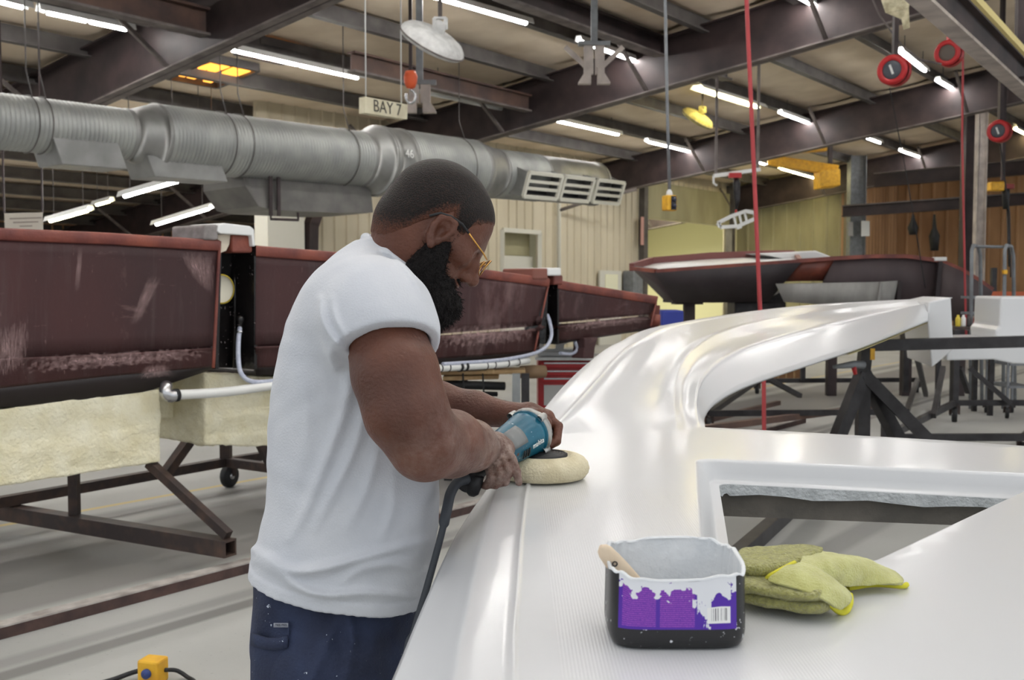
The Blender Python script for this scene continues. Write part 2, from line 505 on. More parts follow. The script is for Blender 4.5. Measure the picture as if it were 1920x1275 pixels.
lights = [
    ((-150, -28), (46, 19), 'lit strip light cut by the left edge of the picture, top left corner', 'w'),
    ((84, 27), (240, 60), 'lit strip light near the top left corner, above the deep rafter', 'w'),
    ((432, 97), (672, 150), 'long lit strip light left of and above the BAY 7 sign', 'w'),
    ((720, -28), (988, 48), 'lit strip light just above the white dusty fan', 'w'),
    ((1090, 82), (1242, 136), 'lit strip light behind the grey trapeze hanger', 'w'),
    ((1420, -45), (1588, 48), 'lit strip light at the top edge, right of the red hose', 'w'),
    ((1690, 100), (1735, 136), 'lit strip light partly behind the nearest red hose reel', 'w'),
    ((1760, 155), (1820, 190), 'lit strip light below the upper right crane beam', 'w'),
    ((1465, 215), (1548, 245), 'lit strip light hanging right of the red hose below the middle rafter', 'w'),
    ((1038, 228), (1160, 255), 'lit strip light above and right of the duct end grilles', 'w'),
    ((1215, 268), (1308, 290), 'lit strip light crossing behind the grey pendant cable', 'w'),
    ((1390, 297), (1434, 310), 'small far strip light above the white hoist rail', 'w'),
    ((1628, 262), (1650, 270), 'tiny far strip light left of the alcove', 'w'),
    ((1690, 285), (1730, 298), 'far strip light above the brown alcove', 'w'),
    ((1310, 170), (1424, 205), 'wide yellowish strip light beside the upper red hose', 'y'),
    ((1464, 318), (1535, 338), 'warm yellow strip light under the yellow crane girder', 'y'),
    ((1905, 245), (1960, 272), 'warm strip light cut by the right edge beside a hose reel', 'y'),
    ((232, 372), (338, 342), 'lit strip light in the side bay under the duct, tilted upward to the right', 'w'),
    ((370, 333), (402, 322), 'short strip light tucked under the duct belly in the side bay', 'w'),
    ((292, 424), (392, 394), 'lit strip light just above the hull rim in the side bay', 'w'),
    ((420, 388), (456, 378), 'short strip light left of the white boxed column', 'w'),
    ((93, 418), (165, 398), 'yellow strip light right of the white notice in the side bay', 'y'),
    ((180, 387), (206, 380), 'tiny yellow strip light in the side bay above the yellow one', 'y'),
]
for i, (p, q, lb, k) in enumerate(lights):
    a, b = PR(p[0], p[1], HL), PR(q[0], q[1], HL)
    if 17 <= i <= 22:                       # side bay: these run across the hall
        y0 = [15.0, 16.5, 19.0, 20.0, 17.0, 20.0][i - 17]
        a = PY(p[0], p[1], y0)
        b = PPL(q[0], q[1], a, D1)
    strip_light(a, b, lb, k, wide=.3 if i == 14 else .14)
a, b = PR(800, 178, 4.2), PR(962, 212, 4.2)
strip_light(a, b, 'unlit strip light right of the BAY 7 sign', 'off', wide=.26)
# added rows, unseen over and behind the photographer, to light the hall
for t in (7.5, 10.5, 13.5, 16.0):
    for s in (-13.0, -16.5, -20.0, -23.0):
        p = Wr(s, t, HL); q = Wr(s + 2.4, t, HL)
        v = (p + q) / 2
        dy = v.y * CF.y + (v.z - CAM_H) * CF.z
        vis = dy > .5 and abs(v.x) / dy < .58 and ((v.z - CAM_H) / dy) < .36
        if not vis:
            strip_light(p, q, 'added unseen strip light overhead beyond the top of the picture', 'w', 'added strip lights over the near bay')

for t in (-3.0, -7.5):  # extra strips added out of sight to brighten the side bay
    for s in (-23.0, -20.5, -18.5, -13.5, -9.0, -6.0):
        m_ = Wr(s, t + 1.2, HL); mx_, my_ = 960 + F_PX * m_.x / m_.y, 540 - F_PX * (m_.z - CAM_H) / m_.y
        if -120 < mx_ < 470 and 290 < my_ < 430: continue
        strip_light(Wr(s, t, HL), Wr(s, t + 2.4, HL), 'added strip light brightening the side bay, hidden behind the duct', 'w', 'added strip lights of the side bay')

# ================================================================== orange glowing roof louvres
M_orange = mat('orange_glow', srgb(240, 160, 50), .5, emit=(1, .42, .06, 1), estr=2.2, col2=srgb(255, 200, 90), nscale=9)
def louvre(slats, label):
    c = PR(slats[0][0][0], slats[0][0][1], 4.6)
    r = thing('heater_louvre', label, 'louvre', c, 'orange roof louvres')
    for (p, q) in slats:
        a, b = PR(p[0], p[1], 4.6), PR(q[0], q[1], 4.6)
        MB().bar(a, b, .15, .03).build('slat', M_orange, r, bevel=.008)
    pts = [PR(x, y, 4.6) for s_ in slats for (x, y) in s_]
    sv = [ST(p) for p in pts]
    s0, s1 = min(x[0] for x in sv) - .12, max(x[0] for x in sv) + .12
    q0, q1 = min(x[1] for x in sv) - .12, max(x[1] for x in sv) + .12
    f = MB()
    for (aa, bb) in (((s0, q0), (s1, q0)), ((s1, q0), (s1, q1)), ((s1, q1), (s0, q1)), ((s0, q1), (s0, q0))):
        f.bar(Wr(aa[0], aa[1], 4.62), Wr(bb[0], bb[1], 4.62), .06, .12)
    f.build('frame', M_purlin, r)
louvre([((338, 142), (402, 121)), ((357, 146), (424, 123)), ((388, 153), (446, 128)), ((408, 151), (463, 131))],
       'larger orange glowing slatted louvre below the deep rafter')
louvre([((465, 95), (490, 86)), ((480, 100), (510, 89)), ((510, 106), (531, 96)), ((528, 109), (549, 100))],
       'smaller orange glowing louvre behind the long strip light')

# ================================================================== spiral duct
M_duct = mat('duct_galvanised', srgb(166, 168, 164), .5, .35, srgb(146, 148, 146), 3, .05, 50)
M_duct2 = mat('duct_sheet', srgb(150, 150, 148), .5, .55, srgb(126, 126, 124), 3)
DK0 = Vector((-.347 * 12, 12.0, 0))
def dk(px):                               # distance along the duct at which it shows at px
    x = (px - 960) / F_PX
    return (x * DK0.y - DK0.x) / (D1.x - x * D1.y)
def dz(k): return 3.2 + .022 * k
def DP(k, r=0, ang=0):                    # point on the duct skin; ang 0 = towards the hall, 90 = up
    up = Vector((0, 0, 1))
    return DK0 + D1 * k + Vector((0, 0, dz(k))) + (D2 * math.cos(ang) + up * math.sin(ang)) * r
duct = thing('spiral_duct', 'long grey spiral ventilation duct with reducers and louvred outlets', 'duct', DP(0))
def duct_run(px0, px1, r, name='duct_section', ridge=True):
    k0, k1 = dk(px0), dk(px1)
    prof = []
    if ridge:
        n = int((k1 - k0) / .05)
        for i in range(n):
            h = k0 + (k1 - k0) * i / n; st = (k1 - k0) / n
            prof += [(r, h), (r, h + st * .7), (r + .008, h + st * .78), (r + .008, h + st * .92)]
        prof.append((r, k1))
    else:
        prof = [(r[0], k0), (r[0] + .012, k0 + .01), (r[0] + .012, k0 + .05), (r[0], k0 + .06)]
        prof += [(r[0] + (r[1] - r[0]) * q, k0 + .06 + (k1 - k0 - .12) * q) for q in np.linspace(0, 1, 6)]
        prof += [(r[1], k1 - .06), (r[1] + .012, k1 - .05), (r[1] + .012, k1 - .01), (r[1], k1)]
    rows = []
    for (rad, h) in prof:
        rows.append([DP(h, rad, 2 * math.pi * j / 36) for j in range(36)])
    return MB().grid(rows, closed=True).build(name, M_duct if ridge else M_duct2, duct)
duct_run(-900, 236, .285)
duct_run(236, 298, (.285, .385), 'reducer', False)
duct_run(298, 672, .385)
duct_run(672, 706, (.385, .50), 'reducer', False)
col_ = duct_run(706, 745, (.50, .50), 'collar', False)
duct_run(745, 878, .49)
duct_run(878, 925, (.49, .40), 'reducer', False)
duct_run(925, 1000, .40)
duct_run(1000, 1112, (.40, .40), 'end_section', False)
k1 = dk(1112)
MB().grid([[DP(k1, r, 2 * math.pi * j / 36) for j in range(36)] for r in (.40, .36, .001)], closed=True, smooth=False).build('end_cap', M_duct2, duct)
def text_mesh(body, name, m, parent, origin, xdir, ydir, size, depth=.002, align='CENTER'):
    cu = bpy.data.curves.new(name, 'FONT'); cu.body = body; cu.size = size; cu.extrude = depth
    cu.align_x = align; cu.align_y = 'CENTER'
    to = bpy.data.objects.new(name, cu); COL.objects.link(to)
    bpy.context.view_layer.update()
    me = bpy.data.meshes.new_from_object(to.evaluated_get(bpy.context.evaluated_depsgraph_get()))
    bpy.data.objects.remove(to)
    x = Vector(xdir).normalized(); z = x.cross(Vector(ydir)).normalized(); y = z.cross(x)
    R = Matrix((x, y, z)).transposed().to_4x4(); R.translation = Vector(origin)
    off = Vector(parent.get('_o', (0, 0, 0))) if parent else Vector((0, 0, 0))
    me.transform(Matrix.Translation(-off) @ R)
    o = bpy.data.objects.new(name, me); COL.objects.link(o); o.parent = parent; o['_o'] = tuple(off)
    me.materials.clear(); me.materials.append(m)
    return o
kk = dk(722); an = math.radians(8)
text_mesh('46', 'stencil_number', M_white, duct, DP(kk, .519, an), D1, D2 * -math.sin(an) + Vector((0, 0, math.cos(an))), .17)
# outlets: a flared box with a slatted face each
for i, (xa, xb) in enumerate(((936, 998), (1004, 1058), (1066, 1116))):
    ka, kb = dk(xa), dk(xb)
    down = -Vector((0, 0, 1)); c0 = math.radians(-18)
    n = (D2 * math.cos(c0) + Vector((0, 0, 1)) * math.sin(c0)); v = (D2 * -math.sin(c0) + Vector((0, 0, 1)) * math.cos(c0))
    def op(k, out, up): return DK0 + D1 * k + Vector((0, 0, dz(k) - .02)) + n * out + v * up
    bx = MB(); hh = .2
    bx.prism([op(ka - .04, .22, -hh * 1.2), op(ka - .04, .22, hh * 1.2), op(ka, .58, hh), op(ka, .58, -hh)], D1 * .02)
    bx.prism([op(kb + .04, .22, -hh * 1.2), op(kb + .04, .22, hh * 1.2), op(kb, .58, hh), op(kb, .58, -hh)], D1 * -.02)
    bx.prism([op(ka, .3, hh), op(kb, .3, hh), op(kb, .58, hh), op(ka, .58, hh)], v * -.015)
    bx.prism([op(ka, .3, -hh), op(kb, .3, -hh), op(kb, .58, -hh), op(ka, .58, -hh)], v * .015)
    g = bx.build('outlet_box', M_duct2, duct)
    fr = MB()
    for (p, q) in ((op(ka, .6, hh), op(kb, .6, hh)), (op(ka, .6, -hh), op(kb, .6, -hh)), (op(ka, .6, -hh), op(ka, .6, hh)), (op(kb, .6, -hh), op(kb, .6, hh))):
        fr.bar(p, q, .06, .05, up=n)
    fr.build('outlet_frame', M_trim, g)
    for up in (-.06, .06):
        MB().bar(op(ka + .03, .59, up), op(kb - .03, .59, up), .05, .035, up=n).build('slat', M_trim, g)
    MB().prism([op(ka, .36, -hh), op(kb, .36, -hh), op(kb, .36, hh), op(ka, .36, hh)], n * .01).build('damper', M_black, g)
# plenum boxes and the dark branch under the duct
for (xa, xb, r, dep) in ((84, 206, .26, .16), (258, 395, .36, .12)):
    ka, kb = dk(xa), dk(xb)
    p = MB(); z0 = -r
    p.prism([DP(ka + .1) + D2 * .25 + Vector((0, 0, z0 - dep)), DP(ka + .1) - D2 * .25 + Vector((0, 0, z0 - dep)),
             DP(ka) - D2 * .25 + Vector((0, 0, z0 + .12)), DP(ka) + D2 * .25 + Vector((0, 0, z0 + .12))], DP(kb) - DP(ka))
    p.build('plenum', M_duct2, duct, bevel=.01)
ka, kb = dk(452), dk(690)
rows = []
for q in np.linspace(0, 1, 12):
    k = ka + (kb - ka) * q
    low = -.78 if q > .12 else -.5 - .28 * math.sqrt(q / .12)
    low += .12 * max(0, q - .75)
    rows.append([DP(k) + D2 * .05 + Vector((0, 0, -.25)), DP(k) + D2 * .12 + Vector((0, 0, low)), DP(k) - D2 * .75 + Vector((0, 0, low - .02)), DP(k) - D2 * .75 + Vector((0, 0, -.2))])
br = MB().grid(rows, closed=True, smooth=False)
br.f.append((0, 1, 2, 3)); br.smooth.append(False); nn = len(rows) * 4
br.f.append((nn - 1, nn - 2, nn - 3, nn - 4)); br.smooth.append(False)
branch = br.build('branch_duct', mat('dull_duct', srgb(112, 110, 106), .55, .4, srgb(92, 90, 88), 3), duct)
for xx in (497, 512):
    k = dk(xx)
    MB().bar(DP(k) + D2 * .14 + Vector((0, 0, -.35)), DP(k) + D2 * .14 + Vector((0, 0, -.86)), .05, .02, up=D2).build('strap', M_steel, branch)
ka_, kb_ = dk(497), dk(548)
MB().tube([DP(ka_) + D2 * .14 + Vector((0, 0, -.8)), DP(ka_) + D2 * .14 + Vector((0, 0, -.9)), DP(kb_) + D2 * .14 + Vector((0, 0, -.9)), DP(kb_) + D2 * .14 + Vector((0, 0, -.8))], .018, 8).build('handle_bar', M_steel, branch)
for xx, r in ((57, .285), (82, .285), (412, .385), (444, .385), (640, .385), (850, .49)):
    k = dk(xx); p = DP(k, r + .013, math.radians(60))
    s_, t_ = ST(p); top = H_DECK + PITCHR * t_
    h = MB().tube([p, p + Vector((0, 0, .3)) - D2 * .12, Vector((p.x, p.y, top)) - D2 * .12], .007, 6)
    h.tube([DP(k, r + .016, math.radians(a)) for a in range(-100, 101, 10)], .007, 6)
    h.build('hanger_cable', M_purlin, duct)

# ================================================================== BAY 7 sign
c = [PY(686, 181, 11.0), PY(765, 196, 11.6), PY(764, 224, 11.6), PY(686, 212, 11.0)]
M_sign = mat('sign_board', srgb(222, 216, 190), .6, 0, srgb(204, 196, 168), 6)
sg = thing('bay_sign', 'cream hanging board lettered BAY 7', 'sign', c[3])
xd = (c[1] - c[0]).normalized(); yd = (c[0] - c[3]).normalized(); nn_ = xd.cross(yd).normalized()
MB().prism(c, -nn_ * .1).build('board', M_sign, sg, bevel=.006)
text_mesh('BAY 7', 'lettering', mat('sign_ink', srgb(70, 66, 60), .7), sg, (c[0] + c[1] + c[2] + c[3]) / 4 + nn_ * .003, xd, yd, .185, .001)
for f in (.08, .92):
    p = c[0] + (c[1] - c[0]) * f - nn_ * .05
    MB().tube([p, Vector((p.x, p.y, H_DECK + PITCHR * ST(p)[1]))], .008, 6).build('hanger_wire', M_white, sg)

# ================================================================== fans
M_dust = mat('dusty_white', srgb(226, 226, 224), .9, 0, srgb(196, 196, 194), 9, .4, 30)
M_dusty = mat('dusty_yellow', srgb(214, 204, 130), .9, 0, srgb(170, 160, 96), 9, .4, 30)
def fan(px, py, y, r, n, m, label):
    c = PY(px, py, y); n = Vector(n).normalized()
    f = thing('shop_fan', label, 'fan', c, 'ceiling fans')
    back = [(.001, .34 * r), (.3 * r, .33 * r), (.6 * r, .29 * r), (.85 * r, .2 * r), (.97 * r, .08 * r), (1.0 * r, 0.0)]
    MB().lathe(back, c, n, 32).build('rear_guard', m, f)
    front = [(1.0 * r, -.05 * r), (.94 * r, -.13 * r), (.7 * r, -.2 * r), (.3 * r, -.24 * r), (.001, -.25 * r)]
    MB().lathe(front, c, n, 32).build('front_guard', m, f)
    MB().lathe([(1.0 * r, 0), (1.03 * r, -.015 * r), (1.03 * r, -.035 * r), (1.0 * r, -.05 * r)], c, n, 32).build('rim', M_flange, f)
    mo = MB().lathe([(.001, .2 * r), (.17 * r, .22 * r), (.19 * r, .3 * r), (.19 * r, .55 * r), (.15 * r, .62 * r), (.001, .63 * r)], c, n, 16).build('motor', m, f)
    p = c + n * .5 * r
    br = MB().bar(p + Vector((.16 * r, 0, -.1 * r)), p + Vector((.16 * r, 0, .22 * r)), .06 * r, .12 * r)
    br.bar(p + Vector((-.16 * r, 0, -.1 * r)), p + Vector((-.16 * r, 0, .22 * r)), .06 * r, .12 * r)
    br.bar(p + Vector((-.18 * r, 0, .22 * r)), p + Vector((.18 * r, 0, .22 * r)), .12 * r, .06 * r)
    br.build('yoke', m, mo)
    t_ = ST(p)[1]
    MB().tube([p + Vector((0, 0, .2 * r)), Vector((p.x, p.y, H_DECK + PITCHR * t_ + .04))], .022, 8).build('drop_pole', M_flange, f)
fan(811, 78, 11.0, .37, (.475, -.40, .80), M_dust, 'white dust-covered fan above the BAY 7 sign')
fan(1308, 222, 20.0, .34, (.475, -.40, .80), M_dusty, 'yellowish dusty fan beside the red hose')

# ================================================================== girders along the hall
def girder(pa, pb, y0_h, depth, fw, m, label, name='crane_girder'):
    # pa,pb pixels of the lower edge, on the roof-parallel plane h
    a, b = PR(pa[0], pa[1], y0_h), PR(pb[0], pb[1], y0_h)
    sa, ta = ST(a); sb, tb = ST(b); t_ = (ta + tb) / 2
    a = W(sa, t_, a.z * .5 + b.z * .5); b = W(sb, t_, a.z)
    g = thing(name, label, 'girder', a, 'overhead girders')
    MB().bar(a + Vector((0, 0, depth / 2)), b + Vector((0, 0, depth / 2)), .02, depth).build('web', m, g)
    MB().bar(a, b, fw, .03).build('lower_flange', M_flange, g)
    MB().bar(a + Vector((0, 0, depth)), b + Vector((0, 0, depth)), fw, .03).build('upper_flange', m, g)
    return g
M_brown = mat('rusty_brown_steel', srgb(104, 78, 66), .6, .1, srgb(74, 58, 54), 3)
girder((-80, -35), (402, 66), 4.0, .3, .2, M_brown, 'brown girder in the top left corner running to the deep rafter')
girder((640, 140), (1045, 212), 4.05, .26, .16, M_brown, 'brown girder carrying the orange hoist hook behind the fan')
girder((960, -14), (1342, 156), 4.3, .28, .2, M_steel, 'dark girder running from top centre down to the middle rafter')
# pale crane rail close overhead at the upper right
a = PZ(1700, -22, 3.6); b = PZ(1985, 232, 3.6)
cr = thing('crane_rail', 'pale dusty steel crane rail crossing the upper right corner', 'girder', a)
M_pale = mat('pale_dusty_steel', srgb(190, 180, 172), .7, 0, srgb(156, 146, 140), 4)
dd = (b - a).normalized(); sd = dd.cross(Vector((0, 0, 1))).normalized()
a2, b2 = a - dd * 1.2, b + dd * 4
MB().bar(a2, b2, .16, .03).build('lower_flange', M_pale, cr)
MB().bar(a2 + Vector((0, 0, .14)), b2 + Vector((0, 0, .14)), .02, .26).build('web', M_steel, cr)
MB().bar(a2 + Vector((0, 0, .28)), b2 + Vector((0, 0, .28)), .16, .03).build('upper_flange', M_steel, cr)
MB().bar(a2 + sd * .3 + Vector((0, 0, .06)), b2 + sd * .3 + Vector((0, 0, .06)), .035, .06).build('conductor_bar', mat('pale_yellow_bar', srgb(214, 196, 130), .5), cr)
for q in (.1, .45, .8):
    p = a2 + (b2 - a2) * q
    MB().bar(p + Vector((0, 0, .3)), Vector((p.x, p.y, H_DECK + PITCHR * ST(p)[1])), .08, .08).build('hanger', M_steel, cr)
    MB().bar(p + Vector((0, 0, .1)), p + sd * .3 + Vector((0, 0, .1)), .04, .03).build('bracket', M_steel, cr)

# ================================================================== trapeze hangers and hook
def trapeze(px, ptop, pbot, y, label, wing=True):
    top, bot = PY(px, ptop, y), PY(px, pbot, y)
    g = thing('trapeze_hanger', label, 'hanger', bot, 'trapeze hangers')
    for dx in (-.07, .07):
        MB().bar(top + Vector((dx, 0, 0)), bot + Vector((dx, 0, .12)), .06, .12).build('post', M_pale, g)
        sgn = 1 if dx > 0 else -1
        MB().prism([bot + Vector((dx - .03 * sgn, -.05, .2)), bot + Vector((dx + .04 * sgn, -.05, .16)), bot + Vector((dx + .13 * sgn, -.05, .02)), bot + Vector((dx + .13 * sgn, -.05, 0)), bot + Vector((dx - .03 * sgn, -.05, 0))], (0, .1, 0)).build('foot', M_pale, g)
        if wing:
            MB().bar(bot + Vector((dx * 1.2, 0, .2)), top + Vector((dx * 5.2, 0, -.02)), .035, .06).build('brace', M_pale, g)
    MB().bar(top + Vector((-.2, 0, .02)), top + Vector((.2, 0, .02)), .1, .05).build('cap_plate', M_grey, g)
    MB().bar(top, Vector((top.x, top.y, H_DECK + PITCHR * ST(top)[1])), .08, .08).build('drop_post', M_grey, g)
trapeze(1114, 85, 158, 13.0, 'grey trapeze hanger with two splayed feet and diagonal braces')
trapeze(787, 158, 212, 12.5, 'grey narrow hanger with splayed feet right of the BAY 7 sign', False)
hk = PY(770, 150, 12.0)
h = thing('hoist_hook', 'orange hoist block with steel hook beside the BAY 7 sign', 'hook', hk)
MB().lathe([(.001, -.1), (.05, -.09), (.075, -.03), (.08, .04), (.06, .1), (.001, .11)], hk, (0, 0, 1), 16).build('block', mat('orange_paint', srgb(226, 96, 52), .5), h)
MB().tube([hk + Vector((.055 * math.sin(a), 0, -.19 + .075 * math.cos(a))) for a in np.linspace(0, 5.3, 20)], .017, 8).build('hook', M_chrome, h)
MB().bar(hk + Vector((0, 0, .1)), Vector((hk.x, hk.y, H_DECK + PITCHR * ST(hk)[1])), .04, .04).build('chain_guide', M_steel, h)

# ================================================================== hose reels, hoses, pendants
def reel(px, py, y, r, label, faced=True):
    c = PY(px, py, y); n = (Vector((0, 0, CAM_H + .8)) - c); n.z *= .3; n = n.normalized(); n = (n - Vector((.35, 0, 0))).normalized()
    g = thing('hose_reel', label, 'hose reel', c, 'red hose reels')
    MB().lathe([(.62 * r, .09 * r), (.66 * r, .14 * r), (.95 * r, .12 * r), (r, .02 * r), (r, -.02 * r), (.96 * r, -.08 * r)], c + n * .25 * r, n, 32).build('flange', M_red, g)
    MB().lathe([(.96 * r, 0), (r, -.04), (r, -.08), (.4 * r, -.1)], c - n * .25 * r, n, 32).build('flange', M_red, g)
    MB().lathe([(.001, .13 * r), (.3 * r, .13 * r), (.55 * r, .1 * r), (.63 * r, .04 * r)], c + n * .25 * r, n, 24).build('hub', mat('dark_hub', srgb(70, 74, 82), .45) if faced else mat('brown_hub', srgb(96, 86, 78), .6), g)
    MB().lathe([(.8 * r, -.25 * r), (.86 * r, -.15 * r), (.86 * r, .15 * r), (.8 * r, .25 * r)], c, n, 24).build('hose_coil', M_rubber, g)
    if faced:
        x = n.cross(Vector((0, 0, 1))).normalized(); u = x.cross(n)
        MB().bar(c + n * .42 * r - u * .3 * r + x * -.1 * r, c + n * .42 * r + u * .32 * r + x * .12 * r, .14 * r, .04 * r, up=n).build('label_plate', M_white, g)
    top = c - n * .3 * r
    MB().bar(top + Vector((0, 0, -.2 * r)), Vector((top.x, top.y, max(top.z + .5, H_DECK + PITCHR * ST(top)[1]))), .08, .05).build('mount_arm', M_red if not faced else M_steel, g)
    return c
reel(1675, 132, 12.0, .175, 'bright red hose reel in front of a strip light')
reel(1778, 100, 12.5, .155, 'dull red hose reel beside the pale crane rail', False)
reel(1873, 246, 15.0, .16, 'faded red hose reel near the right edge')
def hang(name, pts, r, m, label, cat):
    ps = [Vector(p) for p in pts]
    out = []
    for i in range(len(ps) - 1):
        for q in np.linspace(0, 1, 12, endpoint=False):
            out.append(ps[i].lerp(ps[i + 1], q))
    out.append(ps[-1])
    return tag(MB().tube(out, r, 8).build(name, m, None), label, cat)
M_redhose = mat('red_hose', srgb(176, 62, 66), .5)
p0 = PY(1398, -40, 9.0)
a_ = PY(1425, 575, 9.0)
hang('air_hose', [Vector((p0.x, p0.y, H_DECK + PITCHR * ST(p0)[1] - .02)), p0, a_, PY(1432, 700, 9.0), PZ(1433, 846, .03)], .019, M_redhose, 'red air hose hanging in front of the middle rafter', 'hose')
hang('air_hose', [PY(1803, 190, 12.8) + Vector((0, 0, .9)), PY(1804, 260, 12.8), PY(1810, 560, 12.8), PY(1812, 640, 12.8)], .014, M_redhose, 'thin red air hose hanging at the right beside the steel post', 'hose')
q = PY(1668, 165, 12.0)
hang('cable', [q, PY(1700, 330, 12.2), PY(1735, 540, 12.5)], .006, M_rubber, 'thin black cable hanging from the bright red reel', 'cable')
hang('cable', [PY(1875, 270, 15.0), PY(1893, 400, 15), PY(1895, 520, 15.0)], .01, M_rubber, 'black cable hanging below the faded red reel', 'cable')
hang('cable', [PY(1632, -10, 12.3), PY(1650, 30, 12.3), PY(1690, 85, 12.3), PY(1725, 112, 12.3), PY(1765, 120, 12.4)], .012, M_flange, 'grey cable drooping from the top edge to the dull red reel', 'cable')
# yellow push-button pendant on a grey cable
c = PY(1255, 381, 9.0)
pd = thing('control_pendant', 'yellow push-button pendant hanging on a long grey cable', 'pendant', c)
Rz = Matrix.Rotation(.5, 3, 'Z')
MB().box(c, (.105, .09, .135), Rz).build('housing', M_yellow, pd, bevel=.012)
for z in (.028, -.028):
    b = c + Rz @ Vector((.012, -.05, 0)) + Vector((0, 0, z))
    MB().lathe([(.02, 0), (.02, .015), (.001, .018)], b, Rz @ Vector((0, -1, 0)), 14).build('button', mat('blue_black', srgb(30, 36, 56), .4), pd)
MB().box(c + Rz @ Vector((.012, -.047, 0)), (.055, .006, .12), Rz).build('button_plate', M_black, pd)
MB().lathe([(.026, .065), (.03, .075), (.026, .1), (.012, .12), (.01, .15)], c, (0, 0, 1), 14).build('strain_relief', M_white, pd)
MB().tube([c + Vector((0, 0, .12)), PY(1251, 200, 9.0), PY(1247, -10, 9.0), PY(1247, -120, 9.0)], .014, 8).build('cable', M_grey, pd)
# torn insulation rag at the top
M_rag = mat('torn_insulation', srgb(196, 188, 160), .95, 0, srgb(150, 142, 116), 14, .6, 60)
outl = [(1648, -12), (1660, 24), (1676, 30), (1690, 36), (1694, 56), (1706, 52), (1702, 34), (1704, 14), (1710, -12)]
rg = MB(); front = []; back = []
for i, (x, y) in enumerate(outl):
    front.append(PY(x, y, 11.6 + .05 * math.sin(i * 2.3))); back.append(PY(x, y, 11.75 + .05 * math.sin(i * 1.3)))
n = len(outl)
rg.add(front + back, [tuple(range(n)), tuple(range(n, 2 * n))[::-1]] + [(i, (i + 1) % n, n + (i + 1) % n, n + i) for i in range(n)])
tag(rg.build('insulation_scrap', M_rag, None), 'torn pale insulation scrap hanging at the top right', 'scrap')
# ================================================================== white moulded deck panel
DSL = 0.0135
def ZD(y): return 1.018 + DSL * y
DN = Vector((0, -DSL, 1))
def PDK(px, py, h=0):                        # point h above the deck surface
    return PPL(px, py, (0, 0, 1.018 + h), DN)
def crom(pts, n):
    """Catmull-Rom through pts, n samples, uniform in control index"""
    P = [Vector(p) for p in pts]; P = [P[0] * 2 - P[1]] + P + [P[-1] * 2 - P[-2]]
    out = []
    for i in range(n):
        u = i / (n - 1) * (len(P) - 3); k = min(int(u), len(P) - 4); t = u - k
        a, b, c, d = P[k:k + 4]
        out.append(.5 * ((2 * b) + (c - a) * t + (2 * a - 5 * b + 4 * c - d) * t * t + (3 * b - a - 3 * c + d) * t ** 3))
    return out

M_gel = mat('white_gelcoat', srgb(213, 214, 216), .28, 0, coat=.3)
def gel_ribs():
    nt = M_gel.node_tree; b = nt.nodes['Principled BSDF']
    tc = nt.nodes.new('ShaderNodeTexCoord'); sp = nt.nodes.new('ShaderNodeSeparateXYZ')
    ge = nt.nodes.new('ShaderNodeNewGeometry'); nt.links.new(ge.outputs['Position'], sp.inputs[0])
    mu = nt.nodes.new('ShaderNodeMath'); mu.operation = 'MULTIPLY'; mu.inputs[1].default_value = 2 * math.pi / .0042
    nt.links.new(sp.outputs['X'], mu.inputs[0])
    si = nt.nodes.new('ShaderNodeMath'); si.operation = 'SINE'; nt.links.new(mu.outputs[0], si.inputs[0])
    def rng(out, a, b_, c, d):
        r1 = nt.nodes.new('ShaderNodeMapRange'); nt.links.new(out, r1.inputs[0]); r1.inputs[1].default_value = a; r1.inputs[2].default_value = b_
        r2 = nt.nodes.new('ShaderNodeMapRange'); nt.links.new(out, r2.inputs[0]); r2.inputs[1].default_value = c; r2.inputs[2].default_value = d
        r2.inputs[3].default_value = 1; r2.inputs[4].default_value = 0
        m_ = nt.nodes.new('ShaderNodeMath'); m_.operation = 'MULTIPLY'; nt.links.new(r1.outputs[0], m_.inputs[0]); nt.links.new(r2.outputs[0], m_.inputs[1])
        return m_.outputs[0]
    fx = rng(sp.outputs['X'], .052, .056, .34, .38); fy = rng(sp.outputs['Y'], .9, 1.0, 2.0, 2.1)
    m1 = nt.nodes.new('ShaderNodeMath'); m1.operation = 'MULTIPLY'; nt.links.new(fx, m1.inputs[0]); nt.links.new(fy, m1.inputs[1])
    m2 = nt.nodes.new('ShaderNodeMath'); m2.operation = 'MULTIPLY'; nt.links.new(m1.outputs[0], m2.inputs[0]); nt.links.new(si.outputs[0], m2.inputs[1])
    bp = nt.nodes.new('ShaderNodeBump'); bp.inputs['Strength'].default_value = .15; bp.inputs['Distance'].default_value = .001
    nt.links.new(m2.outputs[0], bp.inputs['Height']); nt.links.new(bp.outputs[0], b.inputs['Normal'])
gel_ribs()

panel = thing('deck_panel', 'glossy white moulded boat deck part with hatch pocket and curved coaming', 'deck panel', (.6, 2.0, 0))
# outer edge: near run on the deck plane, far run rising with the coaming
near = [Vector((-.075, .45, 0)), Vector((-.068, .8, 0))] + [PDK(*p) for p in ((848, 1275), (860, 1200), (880, 1110), (903, 1005), (925, 925), (947, 878), (985, 812))]
for p in near: p.z = ZD(p.y)
nearS = crom(near, 60)
farc = [near[-1]] + [PY(*p) for p in ((1030, 752, 3.2), (1070, 708, 3.75), (1105, 677, 4.3), (1155, 643, 5.0), (1255, 607, 6.1), (1500, 573, 7.9), (1762, 558, 9.0))]
NF = 72
farS = crom([near[-2]] + farc, int(NF * 9 / 8) + 1)
